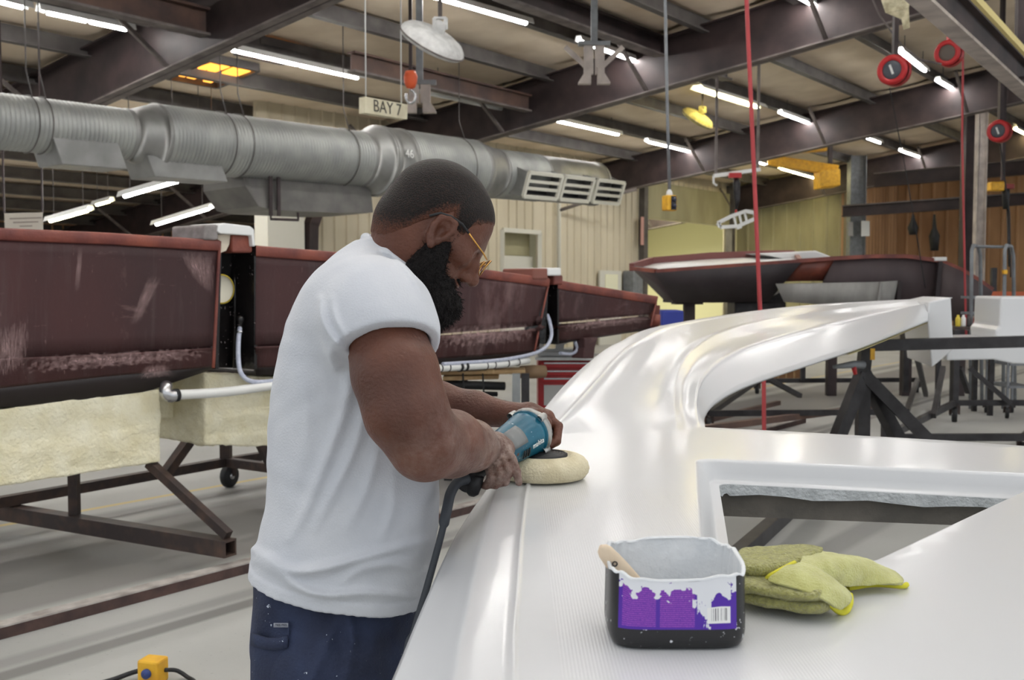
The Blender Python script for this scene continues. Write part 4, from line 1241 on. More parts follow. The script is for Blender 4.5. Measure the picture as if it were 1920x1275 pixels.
# ================================================================== implicit-surface modelling for organic shapes
class Field:
    def __init__(s, lo, hi, h):
        s.lo = np.array(lo, float); s.h = h
        s.n = np.ceil((np.array(hi) - s.lo) / h).astype(int) + 1
        s.a = np.full(s.n, .5, np.float32)
        s.ax = [s.lo[i] + h * np.arange(s.n[i]) for i in range(3)]
    def sl(s, lo, hi):
        i0 = np.clip(np.floor((np.array(lo) - s.lo) / s.h).astype(int), 0, s.n)
        i1 = np.clip(np.ceil((np.array(hi) - s.lo) / s.h).astype(int) + 1, 0, s.n)
        return i0, i1
    def apply(s, fn, lo, hi, k=.01, op='u'):
        i0, i1 = s.sl(np.array(lo) - k, np.array(hi) + k)
        if (i1 <= i0).any(): return
        X = s.ax[0][i0[0]:i1[0], None, None]; Y = s.ax[1][None, i0[1]:i1[1], None]; Z = s.ax[2][None, None, i0[2]:i1[2]]
        d = fn(X, Y, Z).astype(np.float32)
        v = s.a[i0[0]:i1[0], i0[1]:i1[1], i0[2]:i1[2]]
        if op == 'u':
            hh = np.maximum(k - np.abs(v - d), 0) / k; r = np.minimum(v, d) - hh * hh * k * .25
        elif op == 'sub':
            hh = np.maximum(k - np.abs(v + d), 0) / k; r = np.maximum(v, -d) + hh * hh * k * .25
        elif op == 'int':
            hh = np.maximum(k - np.abs(v - d), 0) / k; r = np.maximum(v, d) + hh * hh * k * .25
        s.a[i0[0]:i1[0], i0[1]:i1[1], i0[2]:i1[2]] = r
    def cone(s, a, b, ra, rb, k=.01, op='u'):
        a, b = np.array(a, float), np.array(b, float); ab = b - a; L = max(ab @ ab, 1e-12); R = max(ra, rb)
        def fn(X, Y, Z):
            t = np.clip(((X - a[0]) * ab[0] + (Y - a[1]) * ab[1] + (Z - a[2]) * ab[2]) / L, 0, 1)
            return np.sqrt((X - a[0] - t * ab[0]) ** 2 + (Y - a[1] - t * ab[1]) ** 2 + (Z - a[2] - t * ab[2]) ** 2) - (ra + (rb - ra) * t)
        s.apply(fn, np.minimum(a, b) - R - .012, np.maximum(a, b) + R + .012, k, op)
    def chain(s, pts, rs, k=.01, op='u'):
        for i in range(len(pts) - 1): s.cone(pts[i], pts[i + 1], rs[i], rs[i + 1], k, op)
    def ell(s, c, r, B=None, k=.01, op='u'):
        """B rows = local axes"""
        c = np.array(c, float); r = np.array(r, float); B = np.eye(3) if B is None else np.array(B)
        def fn(X, Y, Z):
            dx, dy, dz_ = X - c[0], Y - c[1], Z - c[2]
            q = [(dx * B[i][0] + dy * B[i][1] + dz_ * B[i][2]) for i in range(3)]
            k0 = np.sqrt(sum((q[i] / r[i]) ** 2 for i in range(3))); k1 = np.sqrt(sum((q[i] / r[i] ** 2) ** 2 for i in range(3))) + 1e-9
            return k0 * (k0 - 1) / k1
        R = r.max() + .012
        s.apply(fn, c - R, c + R, k, op)
    def mesh(s):
        A = s.a; ins = A < 0
        nx, ny, nz = A.shape
        cell = np.zeros((nx - 1, ny - 1, nz - 1), np.uint8)
        for dx in (0, 1):
            for dy in (0, 1):
                for dz_ in (0, 1):
                    cell += ins[dx:nx - 1 + dx, dy:ny - 1 + dy, dz_:nz - 1 + dz_]
        act = np.argwhere((cell > 0) & (cell < 8))
        idx = np.full(cell.shape, -1, np.int32); idx[act[:, 0], act[:, 1], act[:, 2]] = np.arange(len(act))
        acc = np.zeros((len(act), 3)); cnt = np.zeros(len(act))
        C = [(0, 0, 0), (1, 0, 0), (0, 1, 0), (1, 1, 0), (0, 0, 1), (1, 0, 1), (0, 1, 1), (1, 1, 1)]
        E = [(0, 1), (2, 3), (4, 5), (6, 7), (0, 2), (1, 3), (4, 6), (5, 7), (0, 4), (1, 5), (2, 6), (3, 7)]
        val = [A[act[:, 0] + c[0], act[:, 1] + c[1], act[:, 2] + c[2]].astype(float) for c in C]
        for (i, j) in E:
            m = (val[i] < 0) != (val[j] < 0)
            t = np.where(m, val[i] / np.where(m, val[i] - val[j], 1), 0)
            p = np.array(C[i]) + t[:, None] * (np.array(C[j]) - np.array(C[i]))
            acc[m] += p[m]; cnt[m] += 1
        V = s.lo + (act + acc / cnt[:, None]) * s.h
        quads = []
        for ax in range(3):
            o = [(1, 2), (2, 0), (0, 1)][ax]
            a = np.take(ins, range(A.shape[ax] - 1), ax); b = np.take(ins, range(1, A.shape[ax]), ax)
            e = np.argwhere(a != b)
            ok = (e[:, o[0]] > 0) & (e[:, o[1]] > 0) & (e[:, o[0]] < cell.shape[o[0]]) & (e[:, o[1]] < cell.shape[o[1]])
            e = e[ok]
            u = np.zeros(3, int); u[o[0]] = 1; v = np.zeros(3, int); v[o[1]] = 1
            g = lambda q: idx[q[:, 0], q[:, 1], q[:, 2]]
            q4 = np.stack([g(e - u - v), g(e - v), g(e), g(e - u)], 1)
            fl = ~a[e[:, 0], e[:, 1], e[:, 2]]
            q4[fl] = q4[fl][:, ::-1]
            quads.append(q4)
        return V, np.concatenate(quads)
def npmesh(name, V, Q, m, parent, smooth_iter=1, attr=None):
    # light Laplacian smoothing
    for _ in range(smooth_iter):
        acc = np.zeros_like(V); cnt = np.zeros(len(V))
        for i in range(4):
            a, b = Q[:, i], Q[:, (i + 1) % 4]
            np.add.at(acc, a, V[b]); np.add.at(acc, b, V[a]); np.add.at(cnt, a, 1); np.add.at(cnt, b, 1)
        V = V * .5 + .5 * acc / np.maximum(cnt, 1)[:, None]
    off = np.array(parent.get('_o', (0, 0, 0))) if parent else np.zeros(3)
    me = bpy.data.meshes.new(name)
    me.vertices.add(len(V)); me.vertices.foreach_set('co', (V - off).ravel())
    me.loops.add(Q.size); me.loops.foreach_set('vertex_index', Q.ravel().astype(np.int32))
    me.polygons.add(len(Q)); me.polygons.foreach_set('loop_start', np.arange(0, Q.size, 4, dtype=np.int32))
    me.polygons.foreach_set('use_smooth', np.ones(len(Q), bool))
    me.update(); me.validate()
    if attr:
        for nm, arr in attr(V).items():
            at = me.attributes.new(nm, 'FLOAT', 'POINT'); at.data.foreach_set('value', arr.astype(np.float32))
    o = bpy.data.objects.new(name, me); COL.objects.link(o); o.parent = parent; o['_o'] = tuple(off)
    me.materials.append(m)
    return o
def Q(px, py, y): return np.array(PY(px, py, y))

def interp(zs, xs):
    zs = np.array(zs); xs = np.array(xs); o = np.argsort(zs); zs, xs = zs[o], xs[o]
    zz = np.linspace(zs[0], zs[-1], 200); vv = np.interp(zz, zs, xs)
    for _ in range(6): vv[1:-1] = (vv[:-2] + 2 * vv[1:-1] + vv[2:]) / 4
    return lambda Z: np.interp(Z, zz, vv)
class Loft:
    """stack of superelliptic sections; rows (py, left px, right px, half depth, centre depth)"""
    def __init__(s, rows, e=2.3):
        z = [1.45 - (r[0] - 540) * r[4] / F_PX for r in rows]
        xl = [(r[1] - 960) / F_PX * r[4] for r in rows]; xr_ = [(r[2] - 960) / F_PX * r[4] for r in rows]
        s.cx = interp(z, [(a + b) / 2 for a, b in zip(xl, xr_)]); s.a = interp(z, [(b - a) / 2 for a, b in zip(xl, xr_)])
        s.b = interp(z, [r[3] for r in rows]); s.cy = interp(z, [r[4] for r in rows])
        s.z0, s.z1 = min(z), max(z); s.e = e
    def fn(s, X, Y, Z, off=0):
        zc = np.clip(Z, s.z0, s.z1)
        a, b = s.a(zc) - off, s.b(zc) - off
        e = s.e
        r = (np.abs((X - s.cx(zc)) / a) ** e + np.abs((Y - s.cy(zc)) / b) ** e) ** (1 / e)
        d = (r - 1) * np.minimum(a, b)
        return np.maximum(d, np.maximum(Z - s.z1, s.z0 - Z))
    def near(s, px, py, off=0):
        """point on the side that faces the photographer"""
        y = 1.8
        for _ in range(12):
            p = PY(px, py, y); z = min(max(p.z, s.z0), s.z1)
            q = min(.999, abs((p.x - s.cx(z)) / (s.a(z) + off)))
            y = s.cy(z) - (s.b(z) + off) * (1 - q ** s.e) ** (1 / s.e)
        return PY(px, py, y)

SHIRT = Loft([(438, 696, 716, .04, 1.99), (452, 668, 735, .06, 1.99), (470, 640, 746, .088, 1.99), (488, 618, 756, .106, 1.99), (508, 599, 768, .13, 1.985), (540, 575, 792, .165, 1.98),
              (575, 556, 808, .19, 1.98), (610, 543, 814, .195, 1.98), (650, 531, 812, .19, 1.98), (700, 519, 812, .183, 1.98), (750, 511, 814, .175, 1.98), (800, 506, 818, .172, 1.98),
              (850, 504, 822, .17, 1.98), (900, 505, 822, .17, 1.98), (950, 499, 822, .172, 1.98), (1000, 486, 818, .178, 1.98), (1050, 472, 810, .182, 1.98), (1100, 464, 801, .186, 1.98), (1180, 464, 795, .186, 1.98)])
HSC = 1.95
th, ps = math.radians(38), math.radians(12)
HF = np.array([math.cos(ps) * math.cos(th), math.sin(ps) * math.cos(th), -math.sin(th)])
HS = np.array([math.sin(ps), -math.cos(ps), 0.])
HU = np.array([math.cos(ps) * math.sin(th), math.sin(ps) * math.sin(th), math.cos(th)])
HC = Q(817, 401, HSC)
def hl(f, s_, u): return HC + HF * f + HS * s_ + HU * u
HB = [HF, HS, HU]
SH = Q(694, 585, 1.83); A1 = Q(720, 622, 1.77); A2 = Q(741, 700, 1.735); A3 = Q(762, 772, 1.715); EL = Q(797, 833, 1.715)
F1 = Q(846, 832, 1.80); F2 = Q(884, 836, 1.90); WR = Q(912, 842, 1.985)
def head_prims(f):
    f.ell(hl(.003, 0, .012), (.100, .078, .091), HB, .01)
    f.ell(hl(.048, 0, .014), (.061, .066, .064), HB, .02)
    f.ell(hl(.056, 0, -.045), (.054, .056, .07), HB, .03)
    f.ell(hl(.035, 0, -.088), (.062, .054, .042), HB, .03)
    f.ell(hl(.078, 0, -.118), (.026, .028, .022), HB, .025)
    for sg in (-1, 1):
        f.cone(hl(.098, 0, -.002), hl(.088, .045 * sg, -.004), .014, .011, .015)
        f.cone(hl(.085, .05 * sg, -.038), hl(.04, .068 * sg, -.03), .016, .012, .02)
        f.ell(hl(.113, .031 * sg, -.021), (.016, .016, .010), HB, .012, 'sub')
        f.ell(hl(.094, .031 * sg, -.022), (.0125, .015, .0125), HB, .004)
        f.ell(hl(.116, .014 * sg, -.062), (.012, .009, .010), HB, .006)
    f.chain([hl(.106, 0, -.012), hl(.118, 0, -.035), hl(.133, 0, -.056)], [.009, .010, .0135], .012)
    f.ell(hl(.108, 0, -.084), (.013, .026, .007), HB, .006)
    f.ell(hl(.105, 0, -.098), (.013, .022, .0075), HB, .006)
    for sg in (-1, 1):
        f.ell(hl(.020, .077 * sg, -.034), (.019, .009, .031), HB, .008)
        pts = [(.028, -.026), (.034, -.008), (.026, .010), (.008, .013), (-.008, .002), (-.010, -.022), (.0, -.048), (.012, -.062)]
        f.chain([hl(.022 + (a - .012) * .8, .083 * sg, -.032 + (b + .026) * .8) for a, b in pts], [.005, .006, .0066, .0066, .0066, .0066, .007, .008], .003)
        f.ell(hl(.022, .089 * sg, -.030), (.0105, .013, .015), HB, .003, 'sub')
        f.ell(hl(.035, .081 * sg, -.036), (.005, .006, .008), HB, .004)
NB = Q(748, 512, 1.985)
def body_field():
    f = Field((-.60, 1.55, .80), (.18, 2.52, 1.66), .0032)
    f.apply(lambda X, Y, Z: np.maximum(SHIRT.fn(X, Y, Z, .016), .97 - Z), (-.55, 1.7, .94), (-.10, 2.3, 1.5), .01)
    head_prims(f)
    f.chain([hl(-.035, 0, -.05), NB, Q(722, 575, 1.98)], [.060, .064, .06], .03)
    f.cone(hl(.0, 0, -.06), Q(775, 520, 1.985), .052, .055, .03)
    # near (right) arm
    f.chain([SH, A1, A2, A3, EL], [.060, .0665, .0715, .069, .058], .02)
    f.chain([EL, F1, F2, WR], [.060, .057, .046, .031], .02)
    f.ell(Q(742, 720, 1.70), (.045, .03, .07), None, .03)
    # right hand
    f.chain([WR, Q(930, 838, 2.005), Q(948, 842, 2.0)], [.030, .028, .019], .012)
    f.chain([WR, Q(918, 856, 1.985), Q(926, 868, 1.98)], [.029, .026, .019], .012)
    f.cone(Q(926, 852, 1.985), Q(942, 850, 1.985), .024, .018, .012)
    fin = [([(946, 842, 1.985), (960, 862, 1.962), (968, 884, 1.955), (973, 905, 1.958)], [.0125, .0115, .0105, .0085]),
           ([(941, 854, 1.975), (953, 882, 1.95), (947, 903, 1.955), (930, 908, 1.975)], [.0125, .0115, .0105, .009]),
           ([(930, 864, 1.97), (938, 892, 1.945), (929, 909, 1.955), (914, 909, 1.975)], [.0122, .0112, .010, .009]),
           ([(917, 872, 1.968), (921, 896, 1.945), (912, 911, 1.955), (899, 909, 1.975)], [.011, .010, .009, .008]),
           ([(930, 832, 2.02), (950, 838, 2.045), (966, 850, 2.045)], [.015, .0125, .010])]
    for pts, rs in fin: f.chain([Q(*p) for p in pts], [r * (.98 if i == 0 else .87) for i, r in enumerate(rs)], .002)
    # far (left) arm and hand
    f.chain([Q(700, 552, 2.17), Q(715, 640, 2.27), Q(742, 738, 2.33)], [.07, .064, .05], .02)
    f.chain([Q(742, 738, 2.33), Q(815, 756, 2.31), Q(890, 768, 2.28), Q(962, 779, 2.24)], [.052, .05, .039, .027], .02)
    f.chain([Q(962, 779, 2.24), Q(992, 779, 2.225), Q(1024, 784, 2.215)], [.027, .027, .020], .012)
    f.cone(Q(965, 786, 2.235), Q(1008, 797, 2.215), .026, .018, .012)
    fin = [([(1022, 782, 2.215), (1047, 799, 2.205), (1044, 826, 2.185), (1024, 838, 2.175)], [.0135, .012, .011, .0095]),
           ([(1022, 784, 2.24), (1046, 802, 2.235), (1044, 828, 2.22), (1024, 840, 2.21)], [.0135, .012, .011, .0095]),
           ([(1018, 784, 2.262), (1042, 802, 2.262), (1040, 828, 2.25), (1022, 838, 2.24)], [.0125, .0115, .0105, .009]),
           ([(1012, 782, 2.28), (1032, 800, 2.284), (1032, 824, 2.275), (1016, 834, 2.265)], [.011, .010, .0095, .008]),
           ([(992, 778, 2.205), (1012, 776, 2.18), (1025, 792, 2.168), (1028, 814, 2.166)], [.017, .0145, .0125, .009])]
    for pts, rs in fin: f.chain([Q(*p) for p in pts], [r * (.98 if i == 0 else .87) for i, r in enumerate(rs)], .002)
    return f

person = thing('person', 'person in white T-shirt and navy work trousers bending over a polisher', 'person', (-.33, 1.98, 0))
M_skin = mat('skin', srgb(102, 58, 39), .48, 0, srgb(80, 44, 30), 9, .25, 160, spec=.45, sss=.06)
def dusty_skin():
    nt = M_skin.node_tree; b = nt.nodes['Principled BSDF']
    at = nt.nodes.new('ShaderNodeAttribute'); at.attribute_name = 'dust'
    tc = nt.nodes.new('ShaderNodeTexCoord'); n = nt.nodes.new('ShaderNodeTexNoise'); n.inputs['Scale'].default_value = 45; n.inputs['Detail'].default_value = 8
    n.inputs['Roughness'].default_value = .7
    nt.links.new(tc.outputs['Object'], n.inputs['Vector'])
    r = nt.nodes.new('ShaderNodeMapRange'); nt.links.new(n.outputs['Fac'], r.inputs[0]); r.inputs[1].default_value = .35; r.inputs[2].default_value = .75
    mu = nt.nodes.new('ShaderNodeMath'); mu.operation = 'MULTIPLY'; nt.links.new(at.outputs['Fac'], mu.inputs[0]); nt.links.new(r.outputs[0], mu.inputs[1])
    mx = nt.nodes.new('ShaderNodeMix'); mx.data_type = 'RGBA'; nt.links.new(mu.outputs[0], mx.inputs[0])
    nt.links.new(b.inputs['Base Color'].links[0].from_socket, mx.inputs[6]); mx.inputs[7].default_value = srgb(186, 170, 160)
    nt.links.new(mx.outputs[2], b.inputs['Base Color'])
dusty_skin()
bf = body_field()
def dust_attr(V):
    def seg(a, b):
        ab = b - a; t = np.clip((V - a) @ ab / (ab @ ab), 0, 1); return np.linalg.norm(V - a - t[:, None] * ab, axis=1), t
    d, t = seg(EL, WR); w = np.clip(1 - (d - .05) / .03, 0, 1) * (.35 + .45 * t)
    d2, _ = seg(WR, Q(945, 880, 1.96)); w2 = np.clip(1 - (d2 - .04) / .03, 0, 1) * .62
    d3, t3 = seg(A2, EL); w3 = np.clip(1 - (d3 - .06) / .03, 0, 1) * .22 * t3
    return {'dust': np.maximum(np.maximum(w, w2), np.maximum(w3, .03))}
V, Qd = bf.mesh()
npmesh('body', V, Qd, M_skin, person, 1, dust_attr)

# ---- hair: thin cropped layer over skull, nape and sideburns
hf = Field(HC - .16, HC + .17, .0026)
head_prims_bak = None
def hair_field(f):
    f.ell(hl(.003, 0, .012), (.1018, .0798, .0928), HB, .01)
    f.ell(hl(.048, 0, .014), (.0628, .0678, .0658), HB, .02)
    f.ell(hl(.056, 0, -.045), (.0558, .0578, .0718), HB, .03)
    f.chain([hl(-.035, 0, -.05), NB], [.0618, .0678], .03)
    def region(X, Y, Z):
        dx, dy, dzv = X - HC[0], Y - HC[1], Z - HC[2]
        fl = dx * HF[0] + dy * HF[1] + dzv * HF[2]; ul = dx * HU[0] + dy * HU[1] + dzv * HU[2]
        lim = np.interp(fl, [-.13, -.085, -.06, -.035, -.02, -.005, .02, .036, .042, .06, .062, .085, .1, .12], [-.095, -.105, -.10, -.078, -.045, -.018, .012, -.02, -.03, -.012, .015, .038, .052, .065])
        lim = lim + .004 * np.sin(fl * 260) * np.sin(dy * 300)
        return lim - ul
    f.apply(region, f.lo, f.lo + f.h * f.n, .004, 'int')
hair_field(hf)
for sg in (-1, 1):
    hf.ell(hl(.020, .088 * sg, -.036), (.024, .020, .036), HB, .003, 'sub')
V, Qd = hf.mesh()
M_hair = mat('cropped_hair', srgb(20, 14, 12), .5, 0, srgb(46, 31, 25), 300, .6, 420, spec=.25, contrast=(.45, .7))
def hair_attr(V):
    D = V - HC; fl = D @ HF; ul = D @ HU
    lim = np.interp(fl, [-.13, -.085, -.06, -.035, -.02, -.005, .02, .036, .042, .06, .062, .085, .1, .12], [-.095, -.105, -.10, -.078, -.045, -.018, .012, -.02, -.03, -.012, .015, .038, .052, .065])
    wid = np.interp(fl, [-.06, .0, .05, .09], [.055, .045, .03, .012])
    return {'cover': np.clip((ul - lim) / wid, 0, 1)}
npmesh('hair', V, Qd, M_hair, person, 1, hair_attr)
def hair_fade():
    nt = M_hair.node_tree; b = nt.nodes['Principled BSDF']
    at = nt.nodes.new('ShaderNodeAttribute'); at.attribute_name = 'cover'
    tc = nt.nodes.new('ShaderNodeTexCoord'); n = nt.nodes.new('ShaderNodeTexNoise'); n.inputs['Scale'].default_value = 260; n.inputs['Detail'].default_value = 3
    nt.links.new(tc.outputs['Object'], n.inputs['Vector'])
    ad = nt.nodes.new('ShaderNodeMath'); ad.operation = 'MULTIPLY_ADD'; nt.links.new(n.outputs['Fac'], ad.inputs[0]); ad.inputs[1].default_value = 1.3; nt.links.new(at.outputs['Fac'], ad.inputs[2])
    r = nt.nodes.new('ShaderNodeMapRange'); nt.links.new(ad.outputs[0], r.inputs[0]); r.inputs[1].default_value = .75; r.inputs[2].default_value = 1.35
    mx = nt.nodes.new('ShaderNodeMix'); mx.data_type = 'RGBA'; nt.links.new(r.outputs[0], mx.inputs[0])
    mx.inputs[6].default_value = srgb(96, 58, 42); nt.links.new(b.inputs['Base Color'].links[0].from_socket, mx.inputs[7])
    nt.links.new(mx.outputs[2], b.inputs['Base Color'])
hair_fade()

# ---- beard: full mass plus loose strands
bfld = Field(HC - .24, HC + .18, .0034)
for sg in (-1, 1):
    bfld.chain([hl(.046, .066 * sg, -.022), hl(.040, .062 * sg, -.065), hl(.045, .050 * sg, -.105), hl(.07, .025 * sg, -.135)], [.011, .020, .026, .030], .02)
    bfld.cone(hl(.106, .006 * sg, -.074), hl(.086, .036 * sg, -.098), .008, .012, .01)
bfld.ell(hl(.068, 0, -.135), (.046, .046, .038), HB, .03)
bfld.chain([hl(.06, 0, -.13), hl(.045, 0, -.165), hl(.01, 0, -.185)], [.046, .044, .026], .03)
bfld.chain([hl(.085, 0, -.115), hl(.09, 0, -.135)], [.026, .03], .02)
bfld.chain([hl(.065, .0, -.13), Q(822, 575, 1.945), Q(808, 606, 1.945)], [.044, .036, .014], .03)
bfld.chain([hl(.045, .05, -.1), Q(806, 560, 1.90), Q(803, 598, 1.93)], [.026, .026, .012], .03)
bfld.ell(hl(.118, 0, -.09), (.02, .024, .010), HB, .005, 'sub')
nz_ = bfld.a
gi = np.argwhere(np.abs(nz_) < .012)
pts_ = bfld.lo + gi * bfld.h
nv_ = np.sin(pts_[:, 0] * 210 + 3 * np.sin(pts_[:, 2] * 90)) * np.sin(pts_[:, 1] * 190 + 1) * np.sin(pts_[:, 2] * 230 + 2 * np.sin(pts_[:, 0] * 130))
bfld.a[gi[:, 0], gi[:, 1], gi[:, 2]] -= (.0035 * nv_).astype(np.float32)
V, Qd = bfld.mesh()
M_beard = mat('beard_hair', srgb(16, 13, 13), .75, 0, srgb(32, 27, 26), 260, 1.0, 300, spec=.25)
beard = npmesh('beard', V, Qd, M_beard, person, 1)
rs = np.random.RandomState(3)
sm_ = MB(); ctr = hl(.04, 0, -.09)
sel = rs.choice(len(V), 5200)
for i in sel:
    p = V[i]; n = p - ctr; n = n / np.linalg.norm(n); n = n + rs.normal(0, .55, 3) + np.array([0, 0, -.35]); n /= np.linalg.norm(n)
    L = rs.uniform(.005, .014); t = np.cross(n, rs.normal(0, 1, 3)); t = t / np.linalg.norm(t) * .00045; t2 = np.cross(n, t)
    q = p + n * L * .6 + t * 5 * rs.uniform(-1, 1); e = p + n * L * .8 + t * 12 * rs.uniform(-1, 1)
    sm_.add([p + t, p - t * .5 + t2, p - t * .5 - t2, q + t * .7, q - t * .4 + t2 * .7, q - t * .4 - t2 * .7, e], [(0, 1, 4, 3), (1, 2, 5, 4), (2, 0, 3, 5), (3, 4, 6), (4, 5, 6), (5, 3, 6)])
o = sm_.build('beard_strands', M_beard, beard, recalc=False); o['kind'] = 'stuff'

# ---- glasses
M_gold = mat('gold_wire', srgb(214, 160, 84), .3, .9)
gl = MB().tube([hl(.125, .048, -.014), hl(.11, .066, -.011), hl(.085, .0755, -.006), hl(.062, .0795, .0)], .0016, 8).build('glasses', M_gold, person)
lab(gl, 'gold wire-rimmed glasses')
MB().tube([hl(.125, -.048, -.014), hl(.11, -.066, -.011), hl(.085, -.0755, -.006), hl(.062, -.0795, .0)], .0016, 8).build('temple_arm', M_gold, gl)
for sg in (-1, 1):
    MB().tube([hl(.064, .0795 * sg, -.001), hl(.045, .083 * sg, .004), hl(.02, .087 * sg, .002), hl(.0, .086 * sg, -.006), hl(-.012, .084 * sg, -.022)], .0026, 8).build('ear_hook', M_rubber, gl)
    cc = hl(.134, .032 * sg, -.026)
    ring = [cc + HS * (.024 * math.cos(a)) + HU * (.018 * math.sin(a)) - HF * (.004 * abs(math.cos(a)) ** 2) for a in np.linspace(0, 2 * math.pi, 25)]
    MB().tube(ring, .0011, 6, caps=False).build('lens_rim', M_gold, gl)
    M_lens = mat('lens_glass', (1, 1, 1, 1), .02); M_lens.node_tree.nodes['Principled BSDF'].inputs['Transmission Weight'].default_value = 1.0; M_lens.node_tree.nodes['Principled BSDF'].inputs['IOR'].default_value = 1.1
    lm = MB(); lm.prism([tuple(p) for p in ring[:-1]], tuple(HF * .0018)); lm.build('lens', M_lens, gl)
MB().tube([hl(.132, -.009, -.02), hl(.137, 0, -.016), hl(.132, .009, -.02)], .0013, 6).build('bridge', M_gold, gl)

# ---- T-shirt
sf = Field((-.62, 1.55, .80), (-.04, 2.45, 1.56), .0034)
sf.apply(lambda X, Y, Z: SHIRT.fn(X, Y, Z), (-.6, 1.7, .80), (-.08, 2.3, 1.52), .02)
cuffc = Q(722, 628, 1.76)
s_prev = sf.a.copy()
sf.chain([Q(668, 572, 1.87), Q(690, 582, 1.83), Q(708, 596, 1.785), cuffc, Q(730, 655, 1.75)], [.074, .080, .078, .0745, .0735], .06)
sf.chain([Q(690, 560, 2.10), Q(705, 570, 2.17), Q(714, 625, 2.25), Q(718, 650, 2.28)], [.085, .088, .082, .08], .035)
# cuff cut
cn = np.array([.20, -.50, -.84]); cn /= np.linalg.norm(cn)
cp = Q(722, 612, 1.685)
def cuffcut(X, Y, Z):
    side = (X - cp[0]) * cn[0] + (Y - cp[1]) * cn[1] + (Z - cp[2]) * cn[2]
    d = np.sqrt((X - A1[0]) ** 2 + (Y - A1[1]) ** 2 + (Z - A1[2]) ** 2) - .16
    body = SHIRT.fn(X, Y, Z, -.006)
    return np.maximum(np.maximum(-side, d), -body)
sf.apply(cuffcut, A1 - .2, A1 + .2, .004, 'sub')
sf.chain([Q(716, 612, 1.775), A1, A2], [.066, .0695, .0745], .003, 'sub')
cn2 = np.array([.1, .45, -.88]); cp2 = Q(716, 628, 2.25)
def cuffcut2(X, Y, Z):
    side = (X - cp2[0]) * cn2[0] + (Y - cp2[1]) * cn2[1] + (Z - cp2[2]) * cn2[2]
    return np.maximum(-side, -SHIRT.fn(X, Y, Z, -.004)) + 0 * X
sf.apply(cuffcut2, cp2 - np.array([.15, .08, .15]), cp2 + .15, .004, 'sub')
# neck opening and collar
colp = [Q(*p) for p in ((686, 446, 1.99), (700, 452, 1.935), (728, 472, 1.905), (758, 500, 1.897), (784, 535, 1.91), (797, 560, 1.94), (802, 572, 1.99), (798, 562, 2.04), (780, 528, 2.07), (750, 492, 2.08), (716, 460, 2.05), (692, 447, 2.02), (686, 446, 1.99))]
sf.chain([Q(752, 512, 1.988), Q(790, 470, 1.985), hl(-.03, 0, -.05)], [.072, .074, .068], .006, 'sub')
sf.chain(colp, [.0085] * len(colp), .006)
# hem cut (slopes down to the front)
zA = SHIRT.near(480, 1106).z; xA = SHIRT.near(480, 1106).x; zB = SHIRT.near(770, 1150).z; xB = SHIRT.near(770, 1150).x
def hem_z(X): return zA + (zB - zA) * np.clip((X - xA) / (xB - xA), -.1, 1.1)
sf.apply(lambda X, Y, Z: hem_z(X) - Z + 0 * Y, (-.62, 1.55, .8), (-.04, 2.45, 1.0), .004, 'int')
# folds drawn out on the near side
RIDGES = [([(468, 1028), (505, 1050), (545, 1070), (600, 1068), (660, 1052), (730, 1032), (800, 1012)], 10, .010),
          ([(480, 1052), (530, 1080), (560, 1102), (610, 1116), (690, 1112), (780, 1118)], 9, .009),
          ([(640, 1092), (680, 1066), (740, 1058), (790, 1072)], 10, .006),
          ([(664, 668), (645, 770), (612, 860), (572, 960), (545, 1010)], 12, .006),
          ([(690, 745), (668, 830), (632, 910), (590, 990)], 11, .006),
          ([(712, 830), (690, 910), (655, 985)], 11, .005),
          ([(740, 900), (735, 960), (715, 1010)], 10, .004),
          ([(600, 560), (606, 605), (630, 642), (660, 668)], 7, .007),
          ([(622, 560), (630, 600), (652, 640)], 6, .005),
          ([(560, 700), (575, 800), (560, 900)], 14, .003),
          ([(690, 465), (735, 478), (770, 515), (795, 560)], 5, .003),
          ([(655, 656), (690, 628), (730, 620), (775, 630), (800, 652)], 3, -.0025)]
gi = np.argwhere(np.abs(sf.a) < .022); P_ = sf.lo + gi * sf.h
rel = P_ - np.array(CC); dep = rel @ np.array(CF)
ppx = 960 + F_PX * rel[:, 0] / dep; ppy = 637.5 - F_PX * (rel @ np.array(CU)) / dep
disp = np.zeros(len(gi))
for (pl, wd, am) in RIDGES:
    pl = np.array(crom([(a, b, 0) for a, b in pl], 30))[:, :2]
    best = np.full(len(gi), 1e9); tt = np.zeros(len(gi))
    for i in range(len(pl) - 1):
        ab = pl[i + 1] - pl[i]; t = np.clip(((ppx - pl[i][0]) * ab[0] + (ppy - pl[i][1]) * ab[1]) / (ab @ ab), 0, 1)
        d = np.hypot(ppx - pl[i][0] - t * ab[0], ppy - pl[i][1] - t * ab[1]); m_ = d < best; best[m_] = d[m_]; tt[m_] = (i + t[m_]) / (len(pl) - 1)
    disp += 1.7 * am * np.exp(-(best / wd) ** 2) * np.sin(np.pi * np.clip(tt, .06, .94)) ** .5
disp *= np.clip((2.0 - P_[:, 1]) / .05, 0, 1)
disp += .0012 * np.sin(P_[:, 0] * 60 + 4 * np.sin(P_[:, 2] * 23)) * np.sin(P_[:, 2] * 41 + P_[:, 1] * 37)
hd_ = P_[:, 2] - hem_z(P_[:, 0])
disp += .0025 * (np.abs(hd_ - .012) < .011) - .0012 * np.exp(-((hd_ - .026) / .003) ** 2)
sf.a[gi[:, 0], gi[:, 1], gi[:, 2]] -= disp.astype(np.float32)
V, Qd = sf.mesh()
M_shirt = mat('white_cotton', srgb(208, 210, 215), .85, 0, srgb(198, 201, 208), 7, .2, 260, sheen=.15)
npmesh('t_shirt', V, Qd, M_shirt, person, 2)

